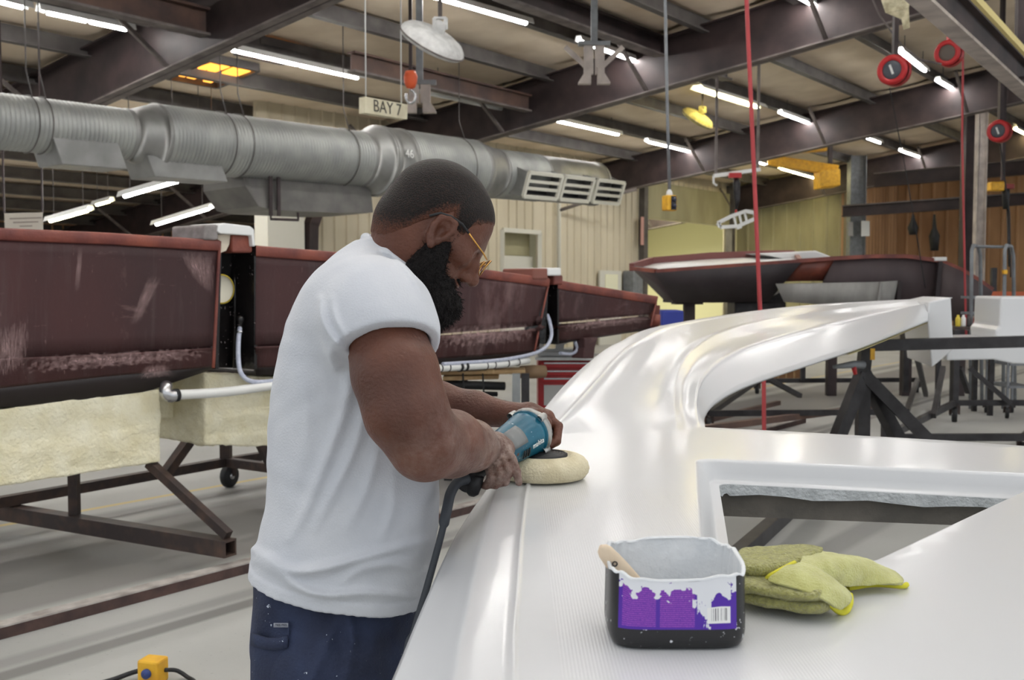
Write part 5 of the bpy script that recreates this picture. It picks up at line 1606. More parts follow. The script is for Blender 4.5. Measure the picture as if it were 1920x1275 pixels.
# ---- trousers and boots
PANTS = Loft([(985, 500, 800, .15, 1.98), (1060, 480, 792, .155, 1.98), (1100, 474, 786, .158, 1.98), (1150, 470, 779, .163, 1.98), (1200, 470, 772, .165, 1.98), (1275, 474, 764, .165, 1.98), (1340, 480, 756, .165, 1.98)])
pf = Field((-.60, 1.70, .05), (-.08, 2.26, 1.02), .006)
pf.apply(lambda X, Y, Z: PANTS.fn(X, Y, Z), (-.6, 1.72, .6), (-.1, 2.25, 1.0), .01)
legs = []
for (yc, kx, ax_) in ((1.885, -.31, -.36), (2.075, -.30, -.33)):
    legs.append([np.array([-.345, yc, .74]), np.array([kx, yc, .5]), np.array([ax_, yc, .08])])
    pf.chain(legs[-1], [.105, .082, .070], .04)
pf.apply(lambda X, Y, Z: .075 - Z + 0 * X + 0 * Y, (-.6, 1.7, .05), (-.08, 2.26, .12), .004, 'int')
gi = np.argwhere(np.abs(pf.a) < .03); P_ = pf.lo + gi * pf.h
dv_ = .003 * np.sin(P_[:, 2] * 40 + 5 * np.sin(P_[:, 0] * 20)) * np.sin(P_[:, 0] * 30 + P_[:, 1] * 25)
rel = P_ - np.array(CC); dep = rel @ np.array(CF); ppx = 960 + F_PX * rel[:, 0] / dep; ppy = 637.5 - F_PX * (rel @ np.array(CU)) / dep
for (pl, wd, am) in (([(640, 1150), (615, 1205), (585, 1275)], 9, .007), ([(655, 1155), (662, 1200), (650, 1275)], 8, .008), ([(700, 1190), (705, 1275)], 12, .004), ([(745, 1180), (752, 1250)], 10, .004)):
    for i in range(len(pl) - 1):
        a_, b_ = np.array(pl[i]), np.array(pl[i + 1]); ab = b_ - a_
        t = np.clip(((ppx - a_[0]) * ab[0] + (ppy - a_[1]) * ab[1]) / (ab @ ab), 0, 1); d = np.hypot(ppx - a_[0] - t * ab[0], ppy - a_[1] - t * ab[1])
        dv_ += am * np.exp(-(d / wd) ** 2) * (P_[:, 1] < 2.0)
pf.a[gi[:, 0], gi[:, 1], gi[:, 2]] -= dv_.astype(np.float32)
V, Qd = pf.mesh()
M_navy = mat('navy_workwear', srgb(31, 37, 58), .85, 0, srgb(46, 56, 84), 8, .3, 200)
splatter(M_navy, 130, .985, srgb(196, 204, 216))
trou = npmesh('trousers', V, Qd, M_navy, person, 2)
def patch(poly_rows, name, off, parent):
    rows = [[PANTS.near(x, y, off) for (x, y) in r] for r in poly_rows]
    return MB().grid(rows).build(name, M_navy, parent, thick=.005, recalc=False)
patch([[(x, 1188 + 10 * math.sin((x - 474) / 66 * 2.6) + dy) for x in np.linspace(474, 540, 8)] for dy in np.linspace(0, 120, 8)], 'pocket', .010, trou)
patch([[(x, 1186 + 10 * math.sin((x - 474) / 66 * 2.6) + dy) for x in np.linspace(474, 541, 8)] for dy in np.linspace(0, 22, 3)], 'pocket_hem', .014, trou)
MB().tube([PANTS.near(541, y, .008) for y in range(1165, 1330, 15)], .0022, 6).build('seam', M_navy, trou)
tp = [[PANTS.near(x, y, .009) for x in (514, 527, 541)] for y in (1168, 1176)]
tgo = MB().grid(tp).build('brand_tab', mat('grey_tab', srgb(150, 154, 164), .7), trou, thick=.002, recalc=False)
text_mesh('FREE FREE', 'tab_lettering', mat('tab_ink', srgb(40, 44, 60), .7), tgo, PANTS.near(527, 1172, .0125), (PANTS.near(541, 1172, .009) - PANTS.near(514, 1172, .009)), (0, 0, 1), .0055, .0002)
M_boot = mat('boot_leather', srgb(60, 46, 38), .6, 0, srgb(44, 34, 30), 20)
for lg in legs:
    ft = lg[-1]
    b = Field(ft - np.array([.14, .09, .09]), ft + np.array([.26, .09, .12]), .006)
    b.chain([ft + np.array([-.01, 0, .08]), ft + np.array([-.02, 0, -.03])], [.058, .056], .02)
    b.ell(ft + np.array([.06, 0, -.04]), (.14, .05, .045), None, .03)
    b.apply(lambda X, Y, Z: .012 - Z + 0 * X + 0 * Y, b.lo, b.lo + b.h * b.n, .004, 'int')
    V, Qd = b.mesh()
    bo = npmesh('boot', V, Qd, M_boot, person, 1)
    MB().prism([(ft[0] + .06 + .15 * math.cos(a) , ft[1] + .055 * math.sin(a), 0) for a in np.linspace(0, 2 * math.pi, 24, endpoint=False)], (0, 0, .022)).build('sole', M_rubber, bo)

# ================================================================== polisher
PC = Vector((.065, 2.15, ZD(2.15)))
pol = thing('polisher', 'teal rotary polisher with cream foam pad held on the white panel', 'polisher', PC)
M_pad = mat('cream_foam_pad', srgb(228, 218, 188), .95, 0, srgb(212, 200, 166), 30, .5, 220)
M_teal = mat('teal_plastic', srgb(14, 96, 120), .35, 0, srgb(20, 84, 106), 14)
splatter(M_teal, 180, .98, srgb(206, 220, 224))
M_alu = mat('cast_alloy', srgb(196, 196, 192), .4, .6, srgb(168, 168, 164), 40)
R = .099
pad = MB().lathe([(.001, .001), (R * .72, .001), (R * .9, .004), (R * .985, .014), (R, .024), (R * .975, .035), (R * .9, .044), (R * .78, .05), (R * .66, .0515), (R * .6, .048), (R * .3, .046), (.001, .046)], PC, (0, 0, 1), 48).build('foam_pad', M_pad, pol)
MB().lathe([(R * 1.003, .021), (R * 1.006, .023), (R * 1.003, .025)], PC, (0, 0, 1), 48).build('pad_seam', M_pad, pad)
prof = [(.053, .046), (.053, .052)]
for i in range(6):
    r = .05 - i * .006
    prof += [(r, .053 + i * .0012), (r - .002, .0545 + i * .0012), (r - .004, .0525 + i * .0012)]
prof += [(.012, .064), (.001, .064)]
MB().lathe(prof, PC, (0, 0, 1), 40).build('backing_plate', M_rubber, pol)
B0 = Vector(Q(925, 853, 2.03)); B1 = Vector(Q(990, 812, 2.145)); bx = (B1 - B0); bl = bx.length; bxn = bx.normalized()
mh = MB().lathe([(.001, -.012), (.022, -.012), (.030, -.004), (.034, .01), (.037, .03), (.041, bl * .45), (.044, bl * .7), (.047, bl * .85), (.048, bl * .97), (.046, bl)], B0, bxn, 36).build('motor_housing', M_teal, pol)
MB().lathe([(.047, bl * .955), (.0505, bl * .965), (.0505, bl * .99), (.047, bl)], B0, bxn, 36).build('housing_ring', M_teal, mh)
gh = MB().lathe([(.049, bl), (.053, bl + .002), (.053, bl + .010), (.047, bl + .013), (.042, bl + .03), (.030, bl + .045), (.001, bl + .05)], B0, bxn, 28).build('gear_head', M_alu, pol)
for k in range(4):
    an = math.radians(45 + 90 * k)
    x = bxn.cross(Vector((0, 0, 1))).normalized(); y = x.cross(bxn)
    c = B0 + (x * math.cos(an) + y * math.sin(an)) * .051
    MB().lathe([(.007, bl - .008), (.008, bl - .004), (.008, bl + .013), (.004, bl + .016), (.001, bl + .016)], c, bxn, 12).build('screw_boss', M_alu, gh)
MB().lathe([(.013, .06), (.02, .066), (.03, .075), (.033, .095), (.026, .11)], PC - Vector((.012, -.0, 0)), (0, 0, 1), 24).build('spindle_housing', M_alu, pol)
# grey clip, vents and lettering on the barrel
x = bxn.cross(Vector((0, 0, 1))).normalized(); y = x.cross(bxn).normalized()
if x.y > 0: x = -x
def barrel(k, an, r): return B0 + bxn * (bl * k) + (x * math.cos(an) + y * math.sin(an)) * r
rows = [[barrel(k, math.radians(a), .0405 + .006 * k) for a in range(10, 71, 10)] for k in (.12, .25, .38, .5)]
MB().grid(rows).build('grey_clip', mat('grey_plastic', srgb(120, 122, 122), .5), mh, thick=.003)
for k in (.36, .43, .50):
    MB().grid([[barrel(kk_, math.radians(a), .0425 + .0052 * kk_) for a in (-32, -20, -8)] for kk_ in (k, k + .03)]).build('vent_slot', M_rubber, mh, thick=.002)
p = barrel(.72, math.radians(-6), .0478)
nrm = (x * math.cos(math.radians(-6)) + y * math.sin(math.radians(-6)))
tgt = nrm.cross(bxn).normalized()
text_mesh('makita', 'lettering', M_white, mh, p, bxn, tgt if tgt.z > 0 else -tgt, .017, .0006)
# rear handle, side handle, cord
H1 = Vector(Q(868, 908, 1.955)); H0 = B0 - bxn * .01
hd_ = MB().tube(crom([H0, H0.lerp(H1, .3), H0.lerp(H1, .65), H1], 12), [.030, .026, .023, .021, .020, .0195, .0195, .02, .021, .0225, .0235, .02], 18).build('rear_handle', M_rubber, pol)
e0 = Vector(Q(893, 892, 1.955)); e1 = Vector(Q(884, 930, 1.955))
MB().tube([e0, e0.lerp(e1, .5), e1.lerp(e0, .15), e1], [.016, .015, .013, .006], 14).build('handle_end', M_rubber, hd_)
S0_ = Vector(Q(1002, 806, 2.165)); S1_ = Vector(Q(1032, 812, 2.27))
MB().tube([S0_, S0_.lerp(S1_, .3), S0_.lerp(S1_, .95), S1_ + (S1_ - S0_) * .12], [.009, .014, .015, .010], 14).build('side_handle', M_rubber, pol)
cp_ = [Vector(Q(*q)) for q in ((878, 898, 1.95), (858, 905, 1.93), (845, 925, 1.90), (838, 955, 1.87), (828, 1000, 1.85), (812, 1060, 1.84), (795, 1120, 1.82), (776, 1185, 1.79), (762, 1240, 1.77))]
cp_ += [Vector((-.185, 1.72, .55)), Vector((-.19, 1.6, .2)), Vector((-.24, 1.45, .012)), Vector((-.5, 1.3, .012))]
cs_ = crom(cp_, 90)
MB().tube(cs_, [.0065 if i > 27 else .0098 for i in range(90)], 10).build('power_cord', mat('grey_black_cord', srgb(58, 62, 68), .6), pol)
# ================================================================== long brown hull mould at the left
HB0 = Vector((-2.3, 4.6, 0))
def hp_(px, py, off=0): return PPL(px, py, HB0 + D2 * off, D2)
def lerp_tab(tab, x):
    return float(np.interp(x, [t[0] for t in tab], [t[1] for t in tab]))
def hull_mat(name, a, b, chalk, rough=.55):
    m = mat(name, a, rough, 0, b, 1.6, .15, 60, stretch=(1, 1, .5), spec=.3)
    nt = m.node_tree; bs = nt.nodes['Principled BSDF']; tc = nt.nodes.new('ShaderNodeTexCoord')
    def layer(scale, stretch, lo, hi, col, k, rot=(0, 0, 0), wave=False):
        mp = nt.nodes.new('ShaderNodeMapping'); nt.links.new(tc.outputs['Object'], mp.inputs[0]); mp.inputs['Scale'].default_value = stretch; mp.inputs['Rotation'].default_value = rot
        n = nt.nodes.new('ShaderNodeTexNoise'); n.inputs['Scale'].default_value = scale; n.inputs['Detail'].default_value = 7; n.inputs['Roughness'].default_value = .65
        nt.links.new(mp.outputs[0], n.inputs['Vector'])
        r = nt.nodes.new('ShaderNodeMapRange'); nt.links.new(n.outputs['Fac'], r.inputs[0]); r.inputs[1].default_value = lo; r.inputs[2].default_value = hi; r.inputs[4].default_value = k
        mx = nt.nodes.new('ShaderNodeMix'); mx.data_type = 'RGBA'; nt.links.new(r.outputs[0], mx.inputs[0])
        nt.links.new(bs.inputs['Base Color'].links[0].from_socket, mx.inputs[6]); mx.inputs[7].default_value = col
        nt.links.new(mx.outputs[2], bs.inputs['Base Color'])
    layer(14, (1, 1, .06), .52, .75, srgb(88, 74, 74), .5)
    layer(2.2, (1, 1, .5), .56, .70, chalk, .5, (.3, .2, 0))
    layer(1.2, (1.2, 1.2, 5), .60, .74, chalk, .55, (.0, .12, 0))
    layer(55, (1, 1, .2), .66, .74, chalk, .6)
    layer(22, (.3, .3, 1.6), .68, .76, chalk, .45, (0, .5, .3))
    return m
M_hull = hull_mat('brown_hull_laminate', srgb(60, 42, 43), srgb(74, 46, 46), srgb(150, 122, 120))
M_hullr = hull_mat('red_hull_laminate', srgb(74, 44, 42), srgb(62, 38, 38), srgb(176, 146, 142))
M_rim = mat('red_resin_rim', srgb(138, 72, 56), .5, 0, srgb(96, 46, 42), 5, .2, 50)
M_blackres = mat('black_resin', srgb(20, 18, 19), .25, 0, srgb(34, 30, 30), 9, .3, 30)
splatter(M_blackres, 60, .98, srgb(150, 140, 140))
hull = thing('hull_mould', 'long dark brown boat hull mould with red rim behind the person', 'boat hull', (-1.6, 5.6, .5))
TOP = [(-330, 413), (-80, 424), (0, 428), (200, 437), (412, 451), (480, 461), (620, 472), (800, 491), (1030, 522), (1060, 528), (1232, 556)]
CHI = [(-330, 694), (-80, 676), (0, 672), (200, 664), (400, 652), (480, 650), (700, 640), (1000, 618), (1040, 612), (1232, 596)]
LOW = [(-330, 790), (-80, 744), (0, 728), (200, 706), (400, 688), (480, 690), (700, 682), (1000, 660), (1040, 640), (1100, 636), (1232, 612)]
BOT = [(-330, 818), (-80, 776), (0, 764), (150, 750), (276, 734), (400, 692), (480, 704), (700, 696), (1000, 668), (1040, 646), (1232, 616)]
def hull_section(x0, x1, slant=0):
    n = max(6, int((x1 - x0) / 18))
    xs = [x0 + (x1 - x0) * i / n for i in range(n + 1)]
    rim, side, low = [], [], []
    def rw(tab, dy, off, sl=0): return [hp_(x + (sl if i == n else 0), lerp_tab(tab, x) + dy * (1 - .35 * max(0, x) / 1232), off) for i, x in enumerate(xs)]
    rim = [rw(TOP, 6, -.07), rw(TOP, 0, -.055), rw(TOP, -1, -.02), rw(TOP, 0, .006), rw(TOP, 3, .010), rw(TOP, 20, .008), rw(TOP, 22, .004), rw(TOP, 23, -.005)]
    MB().grid(rim).build('rim', M_rim, hull)
    side = [rw(TOP, 22, -.004)]
    for q in (.1, .25, .4, .55, .7, .85, 1.0):
        side.append([hp_(x - (slant * q if i == n else 0), lerp_tab(TOP, x) + 22 * (1 - .35 * max(0, x) / 1232) + (lerp_tab(CHI, x) - lerp_tab(TOP, x) - 22) * q, -.004 - .03 * q) for i, x in enumerate(xs)])
    MB().grid(side).build('side_panel', M_hull, hull, thick=-.05, recalc=False)
    low = []
    for q, off in ((0, -.030), (.06, -.026), (.12, -.034), (.5, -.05), (.9, -.06), (1.0, -.07)):
        low.append([hp_(x - (slant if i == n else 0), lerp_tab(CHI, x) + (lerp_tab(LOW, x) - lerp_tab(CHI, x)) * q, off) for i, x in enumerate(xs)])
    MB().grid(low).build('chine_panel', M_hullr, hull, thick=-.05, recalc=False)
    bt = []
    for q, off in ((0, -.07), (.3, -.085), (1.0, -.10)):
        bt.append([hp_(x - (slant if i == n else 0), lerp_tab(LOW, x) + (lerp_tab(BOT, x) - lerp_tab(LOW, x)) * q, off) for i, x in enumerate(xs)])
    last = [p - D2 * .6 for p in bt[-1]]; bt.append(last)
    MB().grid(bt).build('bottom_panel', mat('dark_keel', srgb(36, 27, 27), .5), hull, thick=-.03, recalc=False)
    # deck behind the rim, so that the mould is not a mere sheet
    MB().grid([[hp_(x, lerp_tab(TOP, x) + 10, -.07) for x in xs], [hp_(x, lerp_tab(TOP, x) + 10, -.07) - D2 * 1.1 - Vector((0, 0, .03)) for x in xs]]).build('inner_deck', M_rim, hull, thick=.03, recalc=False)
hull_section(-330, 412, 10)
hull_section(480, 1030, 26)
hull_section(1046, 1232, 12)
# end flange of the first section, deep recesses between the sections
def recess(xa, xb, ytop, ybot, dep, holes=()):
    a_t, a_b = hp_(xa, ytop, -.03), hp_(xa - 6, ybot, -.06)
    b_t, b_b = hp_(xb, ytop + 8, -.0), hp_(xb, ybot, -.05)
    at2, ab2, bt2, bb2 = [p - D2 * dep for p in (a_t, a_b, b_t, b_b)]
    mid_t = at2.lerp(bt2, .5); mid_b = ab2.lerp(bb2, .5)
    m = MB()
    m.grid([[a_t, at2, mid_t, bt2, b_t], [a_t.lerp(a_b, .5), at2.lerp(ab2, .5), mid_t.lerp(mid_b, .5), bt2.lerp(bb2, .5), b_t.lerp(b_b, .5)], [a_b, ab2, mid_b, bb2, b_b]], smooth=False)
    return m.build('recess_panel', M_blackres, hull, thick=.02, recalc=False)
rc = recess(410, 482, 452, 692, .22)
MB().tube([hp_(440, y, -.2) for y in (470, 560, 690)], .012, 8).build('corner_bead', M_blackres, rc)
rc2 = recess(1026, 1048, 524, 645, .2)
MB().tube([hp_(412 - 12 * q, 452 + 238 * q, .0) for q in np.linspace(0, 1, 14)], .009, 8).build('end_flange', M_rim, hull)
MB().tube([hp_(1030 - 28 * q, 524 + 136 * q, .0) for q in np.linspace(0, 1, 10)], .008, 8).build('end_flange', M_rim, hull)
MB().tube([hp_(1232 - 12 * q, 556 + 56 * q, .0) for q in np.linspace(0, 1, 8)], .010, 8).build('end_flange', M_rim, hull)
# pale round porthole seen in the first recess, and the oval gap in the second
c = hp_(414, 542, -.12)
MB().lathe([(.001, .0), (.075, 0), (.075, .01)], c, D2, 28).build('porthole_cover', mat('pale_cover', srgb(232, 226, 206), .6), hull)
MB().lathe([(.075, -.005), (.083, 0), (.083, .012), (.075, .014)], c, D2, 28).build('porthole_ring', mat('yellow_ring', srgb(206, 180, 60), .5), hull)
# saddle caps over the gaps
def box_px(x0, y0, x1, y1, off, dep, name, m, parent, bevel=.012):
    return MB().prism([hp_(x0, y1, off), hp_(x1, y1, off), hp_(x1, y0, off), hp_(x0, y0, off)], -D2 * dep).build(name, m, parent, bevel=bevel)
M_plast = mat('white_plastic', srgb(232, 232, 230), .35)
cap = MB()
prof = [(408, 434), (412, 421), (420, 418), (470, 424), (477, 430), (479, 462), (474, 462), (472, 442), (414, 438)]
cap.prism([hp_(x, y, .03) for x, y in prof], -D2 * .3).build('saddle_cap', M_plast, hull, bevel=.006)
box_px(383, 421, 410, 450, .02, .3, 'saddle_block', mat('dusty_grey_plastic', srgb(150, 144, 142), .7, 0, srgb(120, 114, 112), 14), hull)
box_px(436, 440, 474, 474, .0, .25, 'saddle_block', M_rim, hull)
MB().prism([hp_(x, y, -.02) for x, y in ((408, 440), (432, 440), (430, 458), (424, 470), (414, 474), (409, 470))], -D2 * .05).build('cap_lining', mat('ivory_plastic', srgb(222, 210, 190), .5), hull)
box_px(1000, 503, 1028, 524, .02, .3, 'saddle_block', mat('brown_block', srgb(128, 78, 66), .6), hull)
box_px(1028, 502, 1053, 517, .03, .3, 'saddle_cap', M_plast, hull)
box_px(1040, 516, 1056, 534, .02, .3, 'saddle_block', M_rim, hull)
# foam blocks under the hull
M_foam = mat('sprayed_foam', srgb(246, 240, 214), .9, 0, srgb(228, 218, 180), 9, .9, 55, contrast=(.3, .75))
def foam_block(P8, name, cuts=22, amp=.018, seed=0):
    bm = bmesh.new(); bmesh.ops.create_cube(bm, size=2)
    bmesh.ops.subdivide_edges(bm, edges=bm.edges[:], cuts=cuts, use_grid_fill=True)
    P = [Vector(p) for p in P8]        # order: x(-,+) y(-,+) z(-,+)
    off = Vector(hull['_o'])
    for v in bm.verts:
        u, w, z = (v.co.x + 1) / 2, (v.co.y + 1) / 2, (v.co.z + 1) / 2
        def tri(a, b, t): return a.lerp(b, t)
        q = tri(tri(tri(P[0], P[4], u), tri(P[2], P[6], u), w), tri(tri(P[1], P[5], u), tri(P[3], P[7], u), w), z)
        v.co = q
    bmesh.ops.smooth_vert(bm, verts=bm.verts, factor=.6, use_axis_x=True, use_axis_y=True, use_axis_z=True)
    bm.normal_update()
    mv = [(v, v.normal.copy()) for v in bm.verts]
    for v, n in mv:
        a = mnoise.noise(v.co * 7 + Vector((seed, 0, 0))) * 1.0 + mnoise.noise(v.co * 22) * .5 + mnoise.noise(v.co * 50) * .22
        v.co += n * a * amp
    for v in bm.verts: v.co -= off
    for f in bm.faces: f.smooth = True
    me = bpy.data.meshes.new(name); bm.to_mesh(me); bm.free(); me.materials.append(M_foam)
    o = bpy.data.objects.new(name, me); COL.objects.link(o); o.parent = hull; o['_o'] = tuple(off)
    return o
def block_from(px0, px1, yt0, yt1, yb0, yb1, off, dep, **kw):
    a_t, b_t, a_b, b_b = hp_(px0, yt0, off), hp_(px1, yt1, off), hp_(px0, yb0, off), hp_(px1, yb1, off)
    s_ = -D2 * dep
    return foam_block([a_b + s_, a_t + s_, a_b, a_t, b_b + s_, b_t + s_, b_b, b_t], 'foam_block', **kw)
block_from(-180, 302, 792, 728, 938, 866, -.10, .55, cuts=40, amp=.012)
block_from(384, 560, 700, 706, 835, 838, -.25, .5, cuts=30, amp=.016, seed=3)
block_from(296, 400, 705, 705, 785, 780, -.55, .4, cuts=20, amp=.012, seed=8)
# chalky scuffs on the first sections
def scuff_mat():
    m = bpy.data.materials.new('chalk_scuff'); m.use_nodes = True; nt = m.node_tree; b = nt.nodes['Principled BSDF']
    b.inputs['Base Color'].default_value = srgb(190, 158, 156); b.inputs['Roughness'].default_value = .9
    uv = nt.nodes.new('ShaderNodeUVMap'); uv.uv_map = 'UVMap'
    mp = nt.nodes.new('ShaderNodeMapping'); nt.links.new(uv.outputs[0], mp.inputs[0]); mp.inputs['Scale'].default_value = (14, 1.6, 1)
    n = nt.nodes.new('ShaderNodeTexNoise'); n.inputs['Scale'].default_value = 2.2; n.inputs['Detail'].default_value = 8; n.inputs['Roughness'].default_value = .7; nt.links.new(mp.outputs[0], n.inputs['Vector'])
    sp = nt.nodes.new('ShaderNodeSeparateXYZ'); nt.links.new(uv.outputs[0], sp.inputs[0])
    def M(op, a, b_):
        q = nt.nodes.new('ShaderNodeMath'); q.operation = op
        for i, x in enumerate((a, b_)):
            if isinstance(x, (int, float)): q.inputs[i].default_value = x
            else: nt.links.new(x, q.inputs[i])
        return q.outputs[0]
    eu = M('MULTIPLY', sp.outputs['X'], M('SUBTRACT', 1, sp.outputs['X'])); ev = M('MULTIPLY', sp.outputs['Y'], M('SUBTRACT', 1, sp.outputs['Y']))
    e = M('MULTIPLY', M('MULTIPLY', eu, ev), 16)
    a = M('ADD', n.outputs['Fac'], M('MULTIPLY', M('POWER', e, .5), .28))
    r = nt.nodes.new('ShaderNodeMapRange'); nt.links.new(a, r.inputs[0]); r.inputs[1].default_value = .60; r.inputs[2].default_value = .98; r.inputs[4].default_value = .7
    nt.links.new(r.outputs[0], b.inputs['Alpha'])
    return m
M_scuff = scuff_mat()
def scuff(corners, off):
    # corners: px tl, tr, br, bl on the side panel
    n = 10; rows = []; uvs = []
    for j in range(n + 1):
        v = j / n; row = []
        for i in range(n + 1):
            u = i / n
            x = (corners[0][0] * (1 - u) + corners[1][0] * u) * (1 - v) + (corners[3][0] * (1 - u) + corners[2][0] * u) * v
            y = (corners[0][1] * (1 - u) + corners[1][1] * u) * (1 - v) + (corners[3][1] * (1 - u) + corners[2][1] * u) * v
            q = (y - lerp_tab(TOP, x) - 22) / (lerp_tab(CHI, x) - lerp_tab(TOP, x) - 22)
            o_ = (-.004 - .03 * q if q < 1 else -.026) + .004 + off
            row.append(hp_(x, y, o_)); uvs.append((u, v))
        rows.append(row)
    o = MB().grid(rows).build('chalk_scuff', M_scuff, hull, recalc=False)
    ul = o.data.uv_layers.new(name='UVMap')
    for l in o.data.loops: ul.data[l.index].uv = uvs[l.vertex_index]
scuff([(278, 512), (306, 520), (262, 606), (240, 612)], .0)
scuff([(146, 462), (156, 462), (150, 545), (138, 548)], .0)
scuff([(-20, 622), (58, 592), (50, 690), (-10, 712)], .0)
scuff([(40, 668), (395, 650), (398, 672), (40, 704)], .004)
scuff([(330, 470), (405, 476), (402, 560), (360, 520)], .0)
scuff([(270, 685), (312, 680), (330, 705), (255, 712)], -.012)
scuff([(820, 612), (1010, 604), (1005, 640), (815, 655)], .004)
scuff([(1055, 600), (1225, 586), (1222, 604), (1055, 624)], .004)
# pipework along the hull foot
M_pvc = mat('white_pvc', srgb(230, 230, 226), .35)
M_hose = mat('braided_hose', srgb(196, 200, 214), .45, 0, srgb(170, 176, 196), 60)
pipe = MB().tube(crom([hp_(322, 741, .02), hp_(420, 735, .02), hp_(520, 722, .02), hp_(660, 706, .02), hp_(815, 691, .02), hp_(930, 684, .02), hp_(990, 676, .0)], 40), .026, 12).build('drain_pipe', M_pvc, hull)
MB().tube(crom([hp_(312, 722, -.02), hp_(310, 735, .01), hp_(318, 743, .02), hp_(330, 741, .02)], 10), .032, 12).build('elbow', M_chrome, pipe)
for x, y in ((330, 741), (862, 688), (872, 687)):
    MB().lathe([(.028, -.012), (.034, -.01), (.034, .01), (.028, .012)], hp_(x, y, .02), D1, 16).build('hose_clamp', M_rubber, pipe)
for x, y in ((825, 690), (840, 689), (910, 686), (925, 684), (950, 681), (970, 679)):
    MB().lathe([(.027, -.004), (.030, -.004), (.030, .004), (.027, .004)], hp_(x, y, .02), D1, 12).build('cable_tie', M_rubber, pipe)
hs = MB().tube(crom([hp_(450, 612, -.1), hp_(447, 640, -.06), hp_(447, 675, -.03), hp_(452, 700, .0), hp_(468, 714, .02), hp_(495, 716, .02), hp_(530, 712, .02)], 30), .013, 10).build('drain_hose', M_hose, hull)
MB().lathe([(.001, .05), (.022, .045), (.026, .03), (.022, .012), (.015, 0), (.017, -.03)], hp_(450, 608, -.1), (0, 0, 1), 14).build('hose_fitting', M_blackres, hs)
MB().lathe([(.016, -.006), (.019, -.005), (.019, .005), (.016, .006)], hp_(449, 622, -.08), (0, 0, 1), 14).build('hose_clamp', M_chrome, hs)
MB().tube(crom([hp_(1026, 590, -.06), hp_(1031, 605, -.02), hp_(1034, 628, .0), hp_(1026, 648, .02), hp_(1008, 660, .02), hp_(980, 668, .02), hp_(930, 676, .03), hp_(830, 683, .03)], 40), .014, 10).build('drain_hose', M_hose, hull)
MB().tube(crom([hp_(1078, 640, -.1), hp_(1082, 655, -.1), hp_(1070, 664, -.1), hp_(1050, 662, -.1)], 14), .014, 8).build('drain_hose', M_hose, hull)
# foot bracket of the far section
MB().prism([hp_(1096, 634, -.02), hp_(1122, 632, -.02), hp_(1116, 652, -.02), hp_(1114, 672, -.02), hp_(1093, 672, -.02), hp_(1097, 652, -.02)], -D2 * .12).build('foot_bracket', M_hull, hull, bevel=.01)
MB().lathe([(.001, -.05), (.05, -.05), (.05, .05), (.001, .05)], PY(1228, 600, 9.3), (0, 0, 1), 14).build('stern_post', M_rim, hull)
MB().bar(PY(1226, 572, 9.4), PY(1222, 640, 9.4), .10, .10).build('stern_post', M_rim, hull)

# ================================================================== steel cart under the hull
M_rust = mat('rusty_dark_steel', srgb(58, 48, 46), .6, .2, srgb(92, 70, 58), 9, .15, 40, contrast=(.45, .8))
ct = thing('hull_cart', 'rusty black steel frame cart on casters under the long brown hull', 'cart', (-2.0, 5.8, 0))
def hollow(a, b, w, th=.01, name='rail', m=M_rust, parent=ct):
    a, b = Vector(a), Vector(b); d = (b - a).normalized(); x = d.cross(Vector((0, 0, 1))).normalized(); y = x.cross(d)
    o_ = [(-1, -1), (1, -1), (1, 1), (-1, 1)]
    rows = []
    for p, s_ in ((a, w / 2 - th), (a, w / 2), (b, w / 2), (b, w / 2 - th), (b - d * .3, w / 2 - th)):
        rows.append([p + x * i * s_ + y * j * s_ for i, j in o_])
    return MB().grid(rows, closed=True, smooth=False).build(name, m, parent)
hollow(PZ(-60, 948, .14), PZ(432, 1028, .14), .085, name='cross_beam')
hollow(PZ(-60, 952, .22), PZ(424, 866, .22), .06, name='side_rail')
hollow(PZ(424, 866, .22), PZ(560, 884, .22), .06, name='cross_beam')
hollow(PZ(424, 866, .22), PZ(424, 866, .22) + D1 * 4.2, .06, name='side_rail')
hollow(PZ(-60, 948, .14) + D2 * .1, PZ(-60, 948, .14) - D1 * .8, .06, name='side_rail')
def strut(a, b, w=.05): MB().bar(a, b, w, w).build('strut', M_rust, ct)
e = PZ(428, 1004, .2)
strut(e, PY(280, 868, 5.35), .045)
q0 = PZ(312, 886, .25); strut(q0, PY(388, 780, 6.9), .06)
q0 = PZ(140, 965, .18); strut(q0, Vector((q0.x, q0.y, .60)), .05)
q0 = PZ(424, 866, .22); strut(q0, Vector((q0.x, q0.y, .62)), .07)
strut(PZ(512, 880, .25), PY(478, 812, 6.6), .05)
q0 = PZ(424, 866, .22) + D1 * 2.6; strut(q0, Vector((q0.x, q0.y, .95)), .05)
def caster(p, r, parent, ax=(1, -.4, 0)):
    p = Vector(p); ax = Vector(ax).normalized(); c = Vector((p.x, p.y, r))
    w = MB().lathe([(.25 * r, -.3 * r), (.9 * r, -.32 * r), (r, -.2 * r), (r, .2 * r), (.9 * r, .32 * r), (.25 * r, .3 * r)], c, ax, 20).build('caster', M_rubber, parent)
    MB().lathe([(.001, -.36 * r), (.3 * r, -.36 * r), (.3 * r, .36 * r), (.001, .36 * r)], c, ax, 12).build('hub', M_chrome, w)
    f = MB()
    for s_ in (-1, 1): f.bar(c + ax * (.42 * r * s_), c + ax * (.42 * r * s_) + Vector((0, 0, 1.15 * r)), .12 * r, .5 * r)
    f.bar(c + ax * -.5 * r + Vector((0, 0, 1.2 * r)), c + ax * .5 * r + Vector((0, 0, 1.2 * r)), .6 * r, .1 * r)
    f.build('fork', M_rust, w)
caster(PZ(430, 893, .08), .085, ct)
caster(PZ(-40, 958, .08), .07, ct)
caster(PZ(424, 866, .22) + D1 * 4.1, .085, ct)

